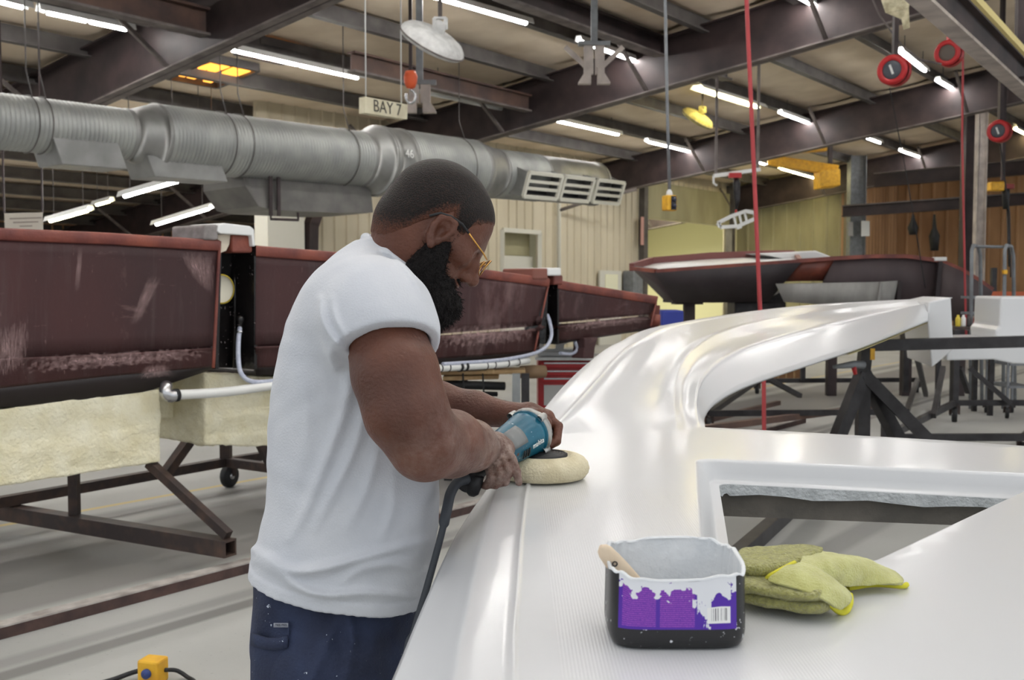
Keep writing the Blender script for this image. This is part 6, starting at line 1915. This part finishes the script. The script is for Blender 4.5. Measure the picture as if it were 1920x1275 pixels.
# floor rail that runs along the hall
c0 = PZ(235, 1112, .05); k0 = c0 - D1 * 2.6; k1 = c0 + D1 * 8
fr = thing('floor_rail', 'long rusty steel channel lying on the floor with a dusty pale top', 'rail', c0 * 1)
MB().bar(Vector((k0.x, k0.y, .026)), Vector((k1.x, k1.y, .026)), .07, .05).build('channel', mat('rusty_channel', srgb(86, 64, 58), .7, 0, srgb(62, 46, 44), 8, .3, 40), fr)
MB().bar(Vector((k0.x, k0.y, .054)), Vector((k1.x, k1.y, .054)), .075, .008).build('dusty_top', mat('dusty_top', srgb(190, 184, 178), .9, 0, srgb(150, 142, 136), 10), fr)

# yellow switch box on the floor
c = PZ(287, 1256, .045)
sb = thing('switch_box', 'small yellow switch box on the floor with black cable', 'switch', Vector((c.x, c.y, 0)))
Rz = Matrix.Rotation(-.25, 3, 'Z')
MB().box((c.x, c.y, .045), (.085, .075, .09), Rz).build('housing', M_yellow, sb, bevel=.008)
MB().lathe([(.018, 0), (.018, .012), (.001, .014)], c + Rz @ Vector((.0, -.037, .0)), Rz @ Vector((0, -1, 0)), 14).build('button', mat('blue_button', srgb(40, 60, 120), .4), sb)
MB().tube(crom([c + Vector((.04, 0, 0)), c + Vector((.08, .02, -.01)), c + Vector((.12, .02, -.035)), c + Vector((.16, -.03, -.036)), c + Vector((.14, -.12, -.036))], 24), .008, 8).build('cable', M_rubber, sb)
MB().tube(crom([c + Vector((-.04, 0, 0)), c + Vector((-.09, .02, -.02)), c + Vector((-.16, -.01, -.037)), c + Vector((-.26, -.1, -.037))], 24), .009, 8).build('cable', M_rubber, sb)
# white notice board in the side bay
c = [PY(8, 400, 13.0), PY(80, 398, 13.2), PY(82, 432, 13.2), PY(10, 436, 13.0)]
nb_ = thing('notice_board', 'white notice board with faded print above the hull at far left', 'sign', c[3] - Vector((0, 0, .3)))
xd = (c[1] - c[0]).normalized(); yd = Vector((0, 0, 1)); nn_ = xd.cross(yd).normalized()
c[2] -= Vector((0, 0, .4)); c[3] -= Vector((0, 0, .4))
MB().prism(c, -nn_ * .04).build('board', mat('notice_white', srgb(206, 198, 186), .6), nb_)
M_fade = mat('faded_print', srgb(150, 138, 130), .8)
for k, (w0, w1) in enumerate(((.12, .88), (.2, .8), (.35, .65))):
    a = c[0] + xd * (.49 * w0) - yd * (.07 + .05 * k) + nn_ * .001
    MB().bar(a, a + xd * .49 * (w1 - w0), .004, .016).build('print_line', M_fade, nb_)
MB().bar(c[0] - nn_ * .02 + yd * 0, Vector((c[0].x, c[0].y, H_DECK + PITCHR * ST(c[0])[1])) - nn_ * .02, .02, .02).build('hanger', M_steel, nb_)
MB().bar(c[1] - nn_ * .02, Vector((c[1].x, c[1].y, H_DECK + PITCHR * ST(c[1])[1])) - nn_ * .02, .02, .02).build('hanger', M_steel, nb_)
# ================================================================== second hull at the right
M_hull2 = mat('grey_brown_hull', srgb(84, 72, 72), .6, 0, srgb(66, 54, 56), 2.2, .15, 40, stretch=(1, 1, .4))
M_hull2d = mat('dark_hull', srgb(56, 48, 50), .55, 0, srgb(44, 36, 38), 2.5, .15, 40)
M_lam = mat('pale_laminate', srgb(168, 166, 162), .7, 0, srgb(140, 138, 134), 4, .2, 30, stretch=(1, 1, .4))
bt = thing('boat_hull', 'dark hull with angular bow and white deck on pedestals beyond the white panel', 'boat hull', PY(1500, 600, 13.4))
Yn = 13.0
def P2(x, y, d=0): return PY(x, y, Yn + d)
# bow box: side, raked front, rim
near_top = [(1228, 509), (1320, 502), (1420, 495), (1500, 490)]
near_bot = [(1262, 562), (1330, 563), (1400, 562), (1440, 560)]
MB().grid([[P2(*p) for p in near_top], [P2(x * .5 + u * .5, y * .5 + v * .5, .12) for (x, y), (u, v) in zip(near_top, near_bot)], [P2(*p, .3) for p in near_bot]]).build('side_panel', M_hull2d, bt, thick=.05)
MB().grid([[P2(1184, 503, .5), P2(1228, 509)], [P2(1215, 533, .55), P2(1246, 536, .12)], [P2(1243, 561, .6), P2(1262, 562, .3)]]).build('raked_front', M_hull2, bt, thick=.05)
MB().grid([[P2(1243, 561, .6), P2(1262, 562, .3), P2(1440, 560, .3)], [P2(1250, 560, 1.4), P2(1270, 560, 1.4), P2(1440, 558, 1.4)]], smooth=False).build('bottom_panel', M_hull2d, bt, thick=.04)
def rimbar(pts, w=.07, h=.07, m=M_rim):
    for i in range(len(pts) - 1): MB().bar(pts[i], pts[i + 1], w, h).build('rim', m, bt)
rimbar([P2(1184, 503, .5), P2(1230, 508), P2(1330, 501), P2(1430, 494), P2(1500, 489.5)], .06, .045)
rimbar([P2(1184, 501, .5), P2(1222, 489, 1.6), P2(1330, 480, 1.7), P2(1440, 476, 1.7), P2(1490, 476, 1.6)], .06, .10, mat('brown_rim', srgb(120, 70, 66), .5))
rimbar([P2(1490, 476, 1.6), P2(1500, 489.5, 0.02)], .06, .06)
MB().grid([[P2(1192, 505, .5), P2(1240, 507, .05), P2(1330, 501, .05), P2(1430, 494, .05), P2(1497, 489, .05)], [P2(1225, 494, 1.55), P2(1260, 491, 1.6), P2(1330, 486, 1.65), P2(1430, 481, 1.65), P2(1484, 479, 1.55)]]).build('white_deck', M_plast, bt, thick=.03)
MB().prism([P2(1480, 488, .9), P2(1566, 484, .9), P2(1530, 470, .9), P2(1420, 475, .9)], (0, .9, .02)).build('deck_cover', M_plast, bt, bevel=.02)
# midship: red-brown transition and long side
midt = [(1500, 490), (1560, 486), (1640, 482), (1700, 482), (1752, 489)]
midb = [(1445, 560), (1520, 548), (1600, 560), (1690, 590), (1752, 600)]
MB().grid([[P2(*p) for p in ((1500, 490), (1530, 488), (1565, 486))], [P2(*p, .1) for p in ((1472, 528), (1510, 527), (1545, 527))]]).build('resin_panel', mat('orange_resin', srgb(122, 62, 46), .4, 0, srgb(84, 44, 38), 5), bt, thick=.04)
MB().grid([[P2(*p) for p in ((1565, 486), (1640, 482), (1700, 482), (1760, 490))], [P2(*p, .05) for p in ((1545, 527), (1640, 527), (1686, 527), (1752, 545))], [P2(*p, .1) for p in ((1540, 545), (1640, 560), (1684, 590), (1748, 600))]]).build('side_panel', M_hull2, bt, thick=.04)
MB().grid([[P2(*p) for p in ((1764, 491), (1800, 507), (1835, 528), (1860, 545))], [P2(*p, .05) for p in ((1756, 545), (1795, 555), (1828, 562), (1850, 568))], [P2(*p, .1) for p in ((1752, 600), (1790, 600), (1820, 592), (1840, 584))]]).build('stern_panel', M_hull2, bt, thick=.04)
MB().bar(P2(1762, 490, -.03), P2(1751, 600, .06), .07, .05).build('seam_strip', M_hull2d, bt)
MB().bar(P2(1686, 527, -.01), P2(1682, 592, .06), .06, .05).build('seam_strip', M_hull2d, bt)
MB().grid([[P2(*p, -.03) for p in ((1455, 533), (1560, 531), (1650, 529), (1684, 527))], [P2(*p, .05) for p in ((1470, 566), (1560, 572), (1650, 580), (1672, 584))]]).build('laminate_panel', M_lam, bt, thick=.03)
MB().bar(P2(1652, 529, -.06), P2(1643, 582, .02), .04, .03).build('laminate_strip', M_lam, bt)
rimbar([P2(1500, 489), P2(1560, 484.5), P2(1640, 480.5), P2(1700, 480.5), P2(1762, 489), P2(1800, 505), P2(1835, 526), P2(1860, 543)], .07, .05, M_rim)
MB().box(P2(1758, 486, .05), (.16, .2, .05)).build('deck_cap', M_plast, bt, bevel=.01)
MB().grid([[P2(x, y, .02) for x, y in ((1565, 485), (1700, 482), (1762, 490), (1860, 545))], [P2(x, y, 1.6) for x, y in ((1565, 482), (1690, 481), (1750, 487), (1840, 540))]]).build('inner_deck', M_rim, bt, thick=.03)
# pedestals
ped = MB().box(PY(1288, 567, 13.6), (.36, .4, .05)).build('pedestal_plate', M_steel, bt)
p = PY(1292, 567, 13.6); MB().bar(p, Vector((p.x, p.y, 0)), .14, .14).build('pedestal', M_steel, bt)
p = PY(1400, 575, 13.7); MB().prism([PY(1380, 566, 13.6), PY(1470, 566, 13.6), PY(1470, 545, 13.6), PY(1435, 562, 13.6)], (0, .5, 0)).build('chock', M_black, bt)
MB().prism([PY(1378, 640, 13.6), PY(1474, 640, 13.6), PY(1474, 566, 13.6), PY(1378, 566, 13.6)], (0, .5, 0)).build('support_box', M_black, bt, bevel=.02)
for x in (1560, 1700, 1800):
    p = PY(x, 590, 13.7); MB().bar(p, Vector((p.x, p.y, 0)), .12, .12).build('pedestal', M_steel, bt)

# ================================================================== floor clutter left of the panel
M_wood = mat('raw_wood', srgb(190, 160, 118), .8, 0, srgb(164, 132, 92), 6, stretch=(.3, 3, 3))
def pxbox(x0, y0, x1, y1, y, dep, name, m, label=None, cat=None, parent=None, bevel=.01, sk=0):
    o = MB().prism([PY(x0, y1, y), PY(x1, y1, y + sk), PY(x1, y0, y + sk), PY(x0, y0, y)], (dep * .0, dep, 0)).build(name, m, parent, bevel=bevel)
    if label: tag(o, label, cat)
    return o
cb = thing('tool_cabinet', 'red tool cabinet with drawers behind the curved panel edge', 'cabinet', PZ(1060, 795, 0))
yc = 8.6
zf = lambda x, y: PY(x, y, yc)
pb = PY(1060, 790, yc)
MB().prism([PY(1009, 770, yc), PY(1180, 770, yc), PY(1180, 676, yc), PY(1009, 676, yc)], (0, .5, 0)).build('body', mat('cabinet_red', srgb(150, 24, 28), .4), cb, bevel=.01)
for (a, b) in ((679, 690), (694, 704), (708, 716)):
    d = MB().prism([PY(1016, b, yc - .01), PY(1174, b, yc - .01), PY(1174, a, yc - .01), PY(1016, a, yc - .01)], (0, .04, 0)).build('drawer', M_red, cb, bevel=.005)
    MB().bar(PY(1020, a + 2, yc - .02), PY(1170, a + 2, yc - .02), .012, .012).build('handle_strip', M_chrome, d)
MB().prism([PY(1020, 760, yc - .005), PY(1172, 760, yc - .005), PY(1172, 722, yc - .005), PY(1020, 722, yc - .005)], (0, .02, 0)).build('door_panel', mat('cabinet_grey', srgb(176, 176, 172), .6), cb)
for x in (1012, 1176):
    for dy in (.04, .46):
        p = PY(x, 770, yc) + Vector((0, dy, 0)); MB().bar(p, Vector((p.x, p.y, 0)), .05, .05).build('leg', M_red, cb)
MB().prism([PY(1004, 676, yc - .03), PY(1184, 676, yc - .03), PY(1184, 670, yc - .03), PY(1004, 670, yc - .03)], (0, .56, 0)).build('top', M_plast, cb, bevel=.005)
# white moulded part with cut-outs standing on the cabinet
wm = thing('white_moulding', 'white plastic moulding with rounded cut-outs on the red cabinet', 'moulding', PY(1050, 670, 8.8))
def frame_px(outer, inner, y, th, name, parent):
    n = len(outer); vs = []
    rows = [[PY(x, yy, y) for x, yy in outer], [PY(x, yy, y) for x, yy in inner], [PY(x, yy, y) + Vector((0, th, 0)) for x, yy in inner], [PY(x, yy, y) + Vector((0, th, 0)) for x, yy in outer], [PY(x, yy, y) for x, yy in outer]]
    return MB().grid(rows, closed=True, smooth=False).build(name, M_plast, parent)
frame_px([(1012, 634), (1050, 630), (1052, 662), (1008, 663)], [(1022, 639), (1043, 635), (1042, 654), (1018, 655)], 8.85, .06, 'side_frame', wm)
frame_px([(1050, 630), (1096, 630), (1093, 662), (1052, 662)], [(1058, 646), (1082, 636), (1080, 655), (1057, 655)], 8.85, .06, 'side_frame', wm)
MB().bar(PY(1008, 662, 8.85), PY(1095, 662, 8.85), .3, .03).build('foot_plate', M_plast, wm)
# black pipes on a timber trestle
tr = thing('timber_trestle', 'low timber trestle under the hull behind the arms', 'trestle', PZ(900, 800, 0) * 1)
yt = 7.4
for (x0, x1, y0, y1) in ((800, 985, 697, 704), (830, 935, 706, 714)):
    MB().prism([PY(x0, y1, yt), PY(x1, y1 - 3, yt + .3), PY(x1, y0 - 3, yt + .3), PY(x0, y0, yt)], (0, .3, 0)).build('plank', M_wood, tr, bevel=.006)
for x, m in ((968, M_galv), (985, M_black), (840, M_black)):
    p = PY(x, 700, yt + .25); MB().bar(p, Vector((p.x, p.y, 0)), .06, .06).build('leg', m, tr)
for i, (y, r) in enumerate(((724, .032), (739, .018))):
    a, b = PY(815, y - 4, yt + .1), PY(946 - 14 * i, y, yt + .25)
    o = MB(); d = (b - a).normalized()
    o.lathe([(r, 0), (r, (b - a).length), (r * .72, (b - a).length), (r * .72, (b - a).length - .15)], a, d, 18)
    tag(o.build('black_pipe', M_rubber, None), ['thick black pipe with open end on the trestle beside the forearm', 'thin black pipe under the thicker one beside the forearm'][i], 'pipe')
MB().bar(PY(815, 752, yt + .15), PY(950, 755, yt + .28), .1, .03).build('shelf_board', M_black, tr)
for x in (868, 905):
    MB().bar(PY(x, 700, yt + .1), PY(x + 2, 735, yt + .1), .012, .012).build('strap', M_rubber, tr)
pxbox(912, 692, 926, 702, 7.35, .12, 'wood_offcut', M_wood, 'small pale timber offcut on the trestle', 'wood')
o = MB().lathe([(.001, -.12), (.05, -.11), (.055, 0), (.05, .1), (.001, .12)], PY(1000, 697, 8.15), (1, .3, 0), 16).build('cable_spool', mat('tan_spool', srgb(138, 112, 84), .7), None)
tag(o, 'tan rolled bundle beside the red cabinet', 'bundle')
pxbox(1240, 582, 1282, 612, 12.2, .5, 'storage_bin', mat('blue_bin', srgb(44, 60, 150), .5), 'blue storage bin under the angular bow', 'bin', bevel=.02)
# things along the eave wall
tag(MB().prism([W(eave_s(1118), .06, .0), W(eave_s(1158), .06, .0), W(eave_s(1158), .12, 0), W(eave_s(1118), .12, 0)], (0, 0, 1.9)).build('door_2', M_trim, None), 'cream personnel door with a lit window in the far wall', 'door', kind='structure')
tag(MB().prism([W(eave_s(1127), .12, 1.2), W(eave_s(1150), .12, 1.2), W(eave_s(1150), .14, 1.2), W(eave_s(1127), .14, 1.2)], (0, 0, .6)).build('window_1', M_glow, None), 'small pale window of the personnel door', 'window', kind='structure')
o = MB().prism([W(eave_s(1164), .05, 1.1), W(eave_s(1182), .05, 1.1), W(eave_s(1182), .4, 1.1), W(eave_s(1164), .4, 1.1)], (0, 0, .8)).build('wall_fixture', M_grey, None, bevel=.03)
tag(o, 'grey wall-mounted box left of the lit doorway', 'box')
o = MB().prism([W(eave_s(1196) - .15, .16, 2.6), W(eave_s(1196) + .15, .16, 2.6), W(eave_s(1196) + .15, .18, 2.6), W(eave_s(1196) - .15, .18, 2.6)], (0, 0, .75)).build('wall_placard', mat('pink_placard', srgb(196, 150, 140), .6), None)
tag(o, 'small pinkish placard on the post by the lit doorway', 'placard')
cd_ = thing('wall_conduit', 'thin vertical conduit with elbow on the cream wall', 'conduit', W(eave_s(1040), .1, 0))
s_ = eave_s(1040)
MB().tube([W(s_, .12, 0), W(s_, .12, 3.55), W(s_ - .12, .12, 3.7)], .05, 8).build('pipe', M_trim, cd_)
MB().tube([W(s_, .14, 3.3), W(s_ + .5, .5, 3.5), W(s_ + 1.6, 1.3, 3.85)], .04, 8).build('pipe', M_flange, cd_)

# ================================================================== hoists and hung gear in the middle distance
hr = thing('hoist_rail', 'white hoist rail with red trolley hanging in the middle distance', 'rail', PY(1375, 325, 17))
a, b = PY(1338, 330, 17), PY(1425, 318, 17)
MB().bar(a, b, .1, .06).build('rail', M_white, hr)
for f in (.05, .95):
    p = a.lerp(b, f); MB().bar(p, Vector((p.x, p.y, H_DECK + PITCHR * ST(p)[1])), .04, .04).build('drop_rod', M_flange, hr)
MB().tube([a, a - Vector((.0, 0, .12)), a - Vector((-.06, 0, .16))], .02, 8).build('end_hook', M_white, hr)
MB().box(PY(1378, 329, 16.95), (.2, .1, .08)).build('trolley', M_red, hr)
MB().tube([PY(1380, 330, 17), PY(1381, 345, 17), PY(1382, 375, 17), PY(1380, 392, 17)], [.03, .06, .05, .02], 10).build('hoist_body', M_black, hr)
lt = thing('lifting_truss', 'white lattice lifting arm hanging from the hoist', 'lifting arm', PY(1380, 428, 17))
oa = [PY(x, y, 17) for x, y in ((1346, 418), (1350, 426), (1384, 424), (1418, 409), (1415, 399), (1398, 396), (1372, 405))]
for i in range(len(oa)):
    MB().bar(oa[i], oa[(i + 1) % len(oa)], .06, .05, up=(0, 1, 0)).build('chord', M_white, lt)
for (x0, y0, x1, y1) in ((1376, 405, 1380, 423), (1386, 401, 1390, 420), (1396, 398, 1400, 416)):
    MB().bar(PY(x0, y0, 17), PY(x1, y1, 17), .035, .03, up=(0, 1, 0)).build('lattice', M_white, lt)
MB().bar(PY(1384, 424, 17), PY(1386, 429, 17), .1, .08).build('grip', M_white, lt)
MB().tube([PY(1380, 403, 17), PY(1380, 393.5, 17)], .02, 8).build('shackle', M_red, lt)
# yellow crane girder
yg = thing('yellow_crane', 'yellow overhead crane girder above the olive wall', 'crane', PY(1520, 340, 27))
MB().prism([PY(1538, 352, 26), PY(1576, 348, 26), PY(1576, 316, 26), PY(1538, 318, 26)], (0, .6, 0)).build('end_carriage', M_yellow, yg, bevel=.03)
MB().bar(PY(1440, 300, 26.5), PY(1570, 320, 26.2), .3, .25).build('girder', M_yellow, yg)
MB().bar(PY(1480, 280, 26), PY(1548, 276, 26), .25, .2).build('girder', M_yellow, yg)
p = PY(1556, 316, 26.2); MB().bar(p, Vector((p.x, p.y, H_DECK + PITCHR * ST(p)[1])), .1, .1).build('hanger', M_steel, yg)
# alcove: columns, mezzanine beams, papers
for (x, y0, y, w, lb, m) in ((1607, 300, 28.5, .42, 'grey steel column in front of the alcove', M_grey), (1840, 262, 22.5, .2, 'pale steel column at the right of the alcove', M_pale), (1822, 262, 23.0, .35, 'dark steel column left of the pale one', M_steel)):
    p = PY(x, y0, y)
    c_ = thing('steel_column', lb, 'column', Vector((p.x, p.y, 0)), 'alcove columns')
    top = H_DECK + PITCHR * ST(p)[1] - .1
    for s_ in (-1, 1): MB().bar(Vector((p.x + s_ * w / 2, p.y, 0)), Vector((p.x + s_ * w / 2, p.y, top)), .02, w * .8, up=(0, 1, 0)).build('flange', m, c_)
    MB().bar(Vector((p.x, p.y, 0)), Vector((p.x, p.y, top)), w, .02, up=(0, 1, 0)).build('web', m, c_)
    MB().box((p.x, p.y, .02), (w * 1.5, w * 1.5, .04)).build('base_plate', m, c_)
for (q0, q1, h, lb) in (((1580, 396), (1960, 370), .28, 'dark mezzanine beam across the alcove'), ((1640, 338), (1960, 310), .35, 'upper dark beam across the alcove under the roof')):
    a, b = PY(q0[0], q0[1], 28.0), PY(q1[0], q1[1], 25.5)
    g = thing('mezzanine_beam', lb, 'beam', a)
    MB().bar(a, b, .04, h).build('web', M_steel, g); MB().bar(a - Vector((0, 0, h / 2)), b - Vector((0, 0, h / 2)), .2, .03).build('lower_flange', M_steel, g); MB().bar(a + Vector((0, 0, h / 2)), b + Vector((0, 0, h / 2)), .2, .03).build('upper_flange', M_flange, g)
pxbox(1615, 414, 1631, 443, 28.1, .02, 'paper_notice', M_white, 'white paper notice on the grey alcove column', 'notice')
pxbox(1590, 416, 1600, 443, 28.15, .02, 'paper_notice', M_lam, 'grey paper notice left of the grey alcove column', 'notice')
for (x, y0, y1, lb) in ((1712, 402, 440, 'dark hose bundle hanging from the mezzanine beam, left'), (1752, 402, 470, 'dark hose bundle hanging from the mezzanine beam, right')):
    o = MB().tube([PY(x, y0, 27), PY(x, (y0 + y1) / 2 - 8, 27), PY(x, (y0 + y1) / 2 + 6, 27), PY(x, y1, 27)], [.03, .06, .14, .1], 10).build('hose_bundle', M_rubber, None); tag(o, lb, 'hose')
yb = thing('chain_hoist', 'yellow chain hoist with black chain bag at the right', 'hoist', PY(1885, 390, 20))
MB().box(PY(1867, 350, 20), (.26, .2, .17)).build('motor', M_yellow, yb, bevel=.02)
MB().box(PY(1890, 350, 20), (.18, .18, .1)).build('trolley', mat('dull_red', srgb(140, 60, 56), .6), yb, bevel=.02)
MB().tube([PY(1886, 352, 20), PY(1886, 365, 20), PY(1886, 392, 20)], [.07, .07, .055], 10).build('chain_bag', M_rubber, yb)
MB().tube([PY(1889, 392, 20), PY(1892, 500, 20)], .02, 6).build('chain', M_black, yb)
p = PY(1880, 338, 20); MB().bar(p, Vector((p.x, p.y, H_DECK + PITCHR * ST(p)[1])), .06, .06).build('hanger', M_steel, yb)

# ================================================================== rolling steps, shelves, crates and carts at right
sr = thing('rolling_steps', 'grey tubular rolling steps with handrails at the right', 'steps', PZ(1850, 690, 0))
ys = 12.2
for i, x in enumerate((1822, 1884)):
    loop = [PY(x, 640, ys), PY(x, 470, ys), PY(x + 3, 460, ys), PY(x + 12, 462, ys + .3), PY(x + 16, 480, ys + .4), PY(x + 22, 640, ys + .45)]
    loop[0].z = .0; loop[-1].z = .0
    MB().tube(loop, .022, 8).build('handrail', M_grey, sr)
MB().tube([PY(1826, 462, ys + .1), PY(1888, 463, ys + .1)], .018, 8).build('cross_bar', M_grey, sr)
for y in (560, 590, 620):
    MB().prism([PY(1822, y, ys), PY(1886, y, ys), PY(1886, y, ys) + Vector((0, .3, 0)), PY(1822, y, ys) + Vector((0, .3, 0))], (0, 0, .03)).build('tread', M_grey, sr)
MB().bar(PY(1884, 506, ys - .03), PY(1884, 514, ys - .03), .045, .045).build('yellow_tag', M_yellow, sr)
rk = thing('storage_rack', 'orange-beamed storage rack at the right edge', 'rack', PZ(1890, 680, 0))
yr = 15.2
for x in (1862, 1995):
    p = PY(x, 560, yr); MB().bar(Vector((p.x, p.y, 0)), Vector((p.x, p.y, 1.75)), .07, .07).build('upright', M_black, rk)
for y in (551, 610, 640):
    MB().bar(PY(1858, y, yr - .05), PY(2000, y, yr - .05), .06, .07).build('beam', mat('orange_beam', srgb(190, 92, 50), .5) if y == 551 else M_rust, rk)
    MB().prism([PY(1858, y, yr), PY(2000, y, yr), PY(2000, y, yr) + Vector((0, .6, 0)), PY(1858, y, yr) + Vector((0, .6, 0))], (0, 0, .03)).build('shelf', M_wood, rk)
random.seed(5)
cols_ = [(srgb(214, 190, 60), 'yellow'), (srgb(222, 222, 220), 'white'), (srgb(60, 58, 58), 'black'), (srgb(150, 60, 50), 'red'), (srgb(226, 220, 190), 'cream')]
for i, x in enumerate((1796, 1806, 1817, 1829, 1840, 1852)):
    cc, nm = cols_[i % 5]; p = PZ(x, 640, .9) if False else PY(x, 612, 11.6)
    o = MB().lathe([(.001, 0), (.026, 0), (.028, .01), (.028, .08), (.024, .1), (.014, .11), (.014, .13), (.001, .132)], p, (0, 0, 1), 12).build('bottle', mat('bottle_' + nm, cc, .4), None)
    tag(o, ['%s bottle on the work bench beyond the low white deck, %s in the row' % (nm, ('first', 'second', 'third', 'fourth', 'fifth', 'last')[i])][0], 'bottle', 'bottles on the work bench')
wb = thing('work_bench', 'dark work bench with bottles beyond the low white deck', 'bench', PZ(1830, 720, 0) * 1)
a = PY(1785, 613, 11.6); b = PY(1856, 613, 11.6)
MB().prism([a - Vector((.1, .1, .03)), b + Vector((.1, -.1, -.03)), b + Vector((.1, .4, -.03)), a + Vector((-.1, .4, -.03))], (0, 0, .03)).build('top', M_rust, wb)
for p in (a, b):
    for dy in (-.05, .35): MB().bar(Vector((p.x, p.y + dy, 0)), Vector((p.x, p.y + dy, a.z - .03)), .05, .05).build('leg', M_black, wb)
# carton crates seen through the coaming
for (x0, y0, x1, y1, y, lb) in ((1452, 664, 1508, 690, 16.0, 'brown carton, upper of the two seen through the curved opening'), (1440, 691, 1508, 710, 16.0, 'brown slatted crate under the upper carton')):
    c_ = thing('crate', lb, 'crate', PY((x0 + x1) / 2, y1, y))
    MB().prism([PY(x0, y1, y), PY(x1, y1, y), PY(x1, y0, y), PY(x0, y0, y)], (0, .35, 0)).build('body', mat('brown_carton', srgb(150, 112, 78), .8, 0, srgb(126, 92, 62), 5), c_, bevel=.006)
    if y0 > 680:
        for k in range(5):
            xx = x0 + 4 + k * (x1 - x0 - 8) / 4; MB().bar(PY(xx, y1, y - .01), PY(xx, y0, y - .01), .02, .02).build('slat', M_wood, c_)
    else:
        MB().prism([PY(1475, 687, y - .004), PY(1490, 687, y - .004), PY(1488, 679, y - .004), PY(1474, 680, y - .004)], (0, .01, 0)).build('paper_label', M_white, c_)
# steel carts on casters in the opening
def cart(name, corners, z, h, lb, m=M_black, posts=(), braces=(), castr=.07):
    c = thing(name, lb, 'cart', Vector((corners[0].x, corners[0].y, 0)), 'steel carts beyond the panel')
    n = len(corners)
    for i in range(n):
        a, b = corners[i], corners[(i + 1) % n]
        MB().bar(Vector((a.x, a.y, z)), Vector((b.x, b.y, z)), .05, .06).build('base_rail', m, c)
        caster(a, castr, c)
    for (p, zt) in posts: MB().bar(Vector((p.x, p.y, z)), Vector((p.x, p.y, zt)), .06, .06).build('post', m, c)
    for (a, b) in braces: MB().bar(a, b, .05, .05).build('brace', m, c)
    return c
# cart with caster at (1790,790)
A_ = PZ(1790, 757, .2); B_ = PZ(1990, 757, .2); C_ = PZ(1660, 822, .2)
va, vb = B_ - A_, C_ - A_
p1_ = PZ(1790, 757, .2); p1_.z = 0
cart('steel_cart', [Vector((A_.x, A_.y, 0)), Vector((B_.x, B_.y, 0)), Vector((B_.x + vb.x, B_.y + vb.y, 0)), Vector((C_.x, C_.y, 0))], .21, .9, 'black steel cart with tall post under the low white deck',
     posts=[(A_, 1.0), (C_ + va * .0, .45)], braces=[(PZ(1895, 757, .21), PY(1818, 690, A_.y)), (PZ(1750, 780, .21), PY(1768, 690, A_.y - .3)), (PY(1800, 690, A_.y), PY(1815, 735, A_.y + .3))], castr=.085)
# darker frames further back
E0, E1, E2, E3 = PZ(1330, 775, .18), PZ(1700, 772, .18), PZ(1720, 712, .18), PZ(1420, 714, .18)
cart('steel_cart', [Vector((p.x, p.y, 0)) for p in (E0, E1, E2, E3)], .18, .9, 'low black frame cart seen through the curved opening',
     posts=[(PZ(1697, 735, .18), 1.15), (PZ(1505, 714, .18), .55)], braces=[(PZ(1736, 740, .18), PY(1715, 650, 10.0)), (PZ(1500, 742, .18), PZ(1430, 705, .5))], castr=.07)
MB0 = MB().bar(PZ(1300, 806, .14), PZ(1640, 762, .14), .07, .06).build('floor_tube', M_brown, None); tag(MB0, 'rusty brown tube lying low across the curved opening, nearer one', 'tube')
MB0 = MB().bar(PZ(1310, 792, .1), PZ(1460, 755, .1), .05, .05).build('floor_tube', M_brown, None); tag(MB0, 'short rusty tube behind the longer one in the curved opening', 'tube')
# far trolley
tl_ = thing('wire_trolley', 'grey wire trolley on casters at far right under the white deck', 'trolley', PZ(1870, 720, 0))
for z in (.35, .6):
    a, b = PY(1890, 700, 11.3), PY(1940, 700, 11.3)
    for k in range(6):
        q = a.lerp(b, k / 5); MB().bar(Vector((q.x, q.y, z)), Vector((q.x, q.y + .5, z)), .015, .015).build('wire', M_grey, tl_)
    for dy in (0, .5): MB().bar(Vector((a.x, a.y + dy, z)), Vector((b.x, b.y + dy, z)), .025, .025).build('rail', M_grey, tl_)
for q in (a, b):
    for dy in (0, .5):
        MB().bar(Vector((q.x, q.y + dy, .12)), Vector((q.x, q.y + dy, .95)), .025, .025).build('post', M_grey, tl_)
        caster((q.x, q.y + dy, 0), .06, tl_)
# spray gun with hose on the stand
sg_ = thing('air_gun', 'grey air gun lying on the stand in the curved opening', 'air gun', PY(1595, 688, 7.1))
MB().tube([PY(1562, 688, 7.1), PY(1580, 686, 7.1), PY(1600, 683, 7.15), PY(1618, 684, 7.2)], [.012, .02, .026, .03], 10).build('barrel', M_grey, sg_)
MB().tube([PY(1600, 685, 7.15), PY(1604, 702, 7.15)], [.02, .014], 8).build('grip', M_red, sg_)
MB().box(PY(1636, 664, 7.15), (.03, .012, .08)).build('tag', M_yellow, st)
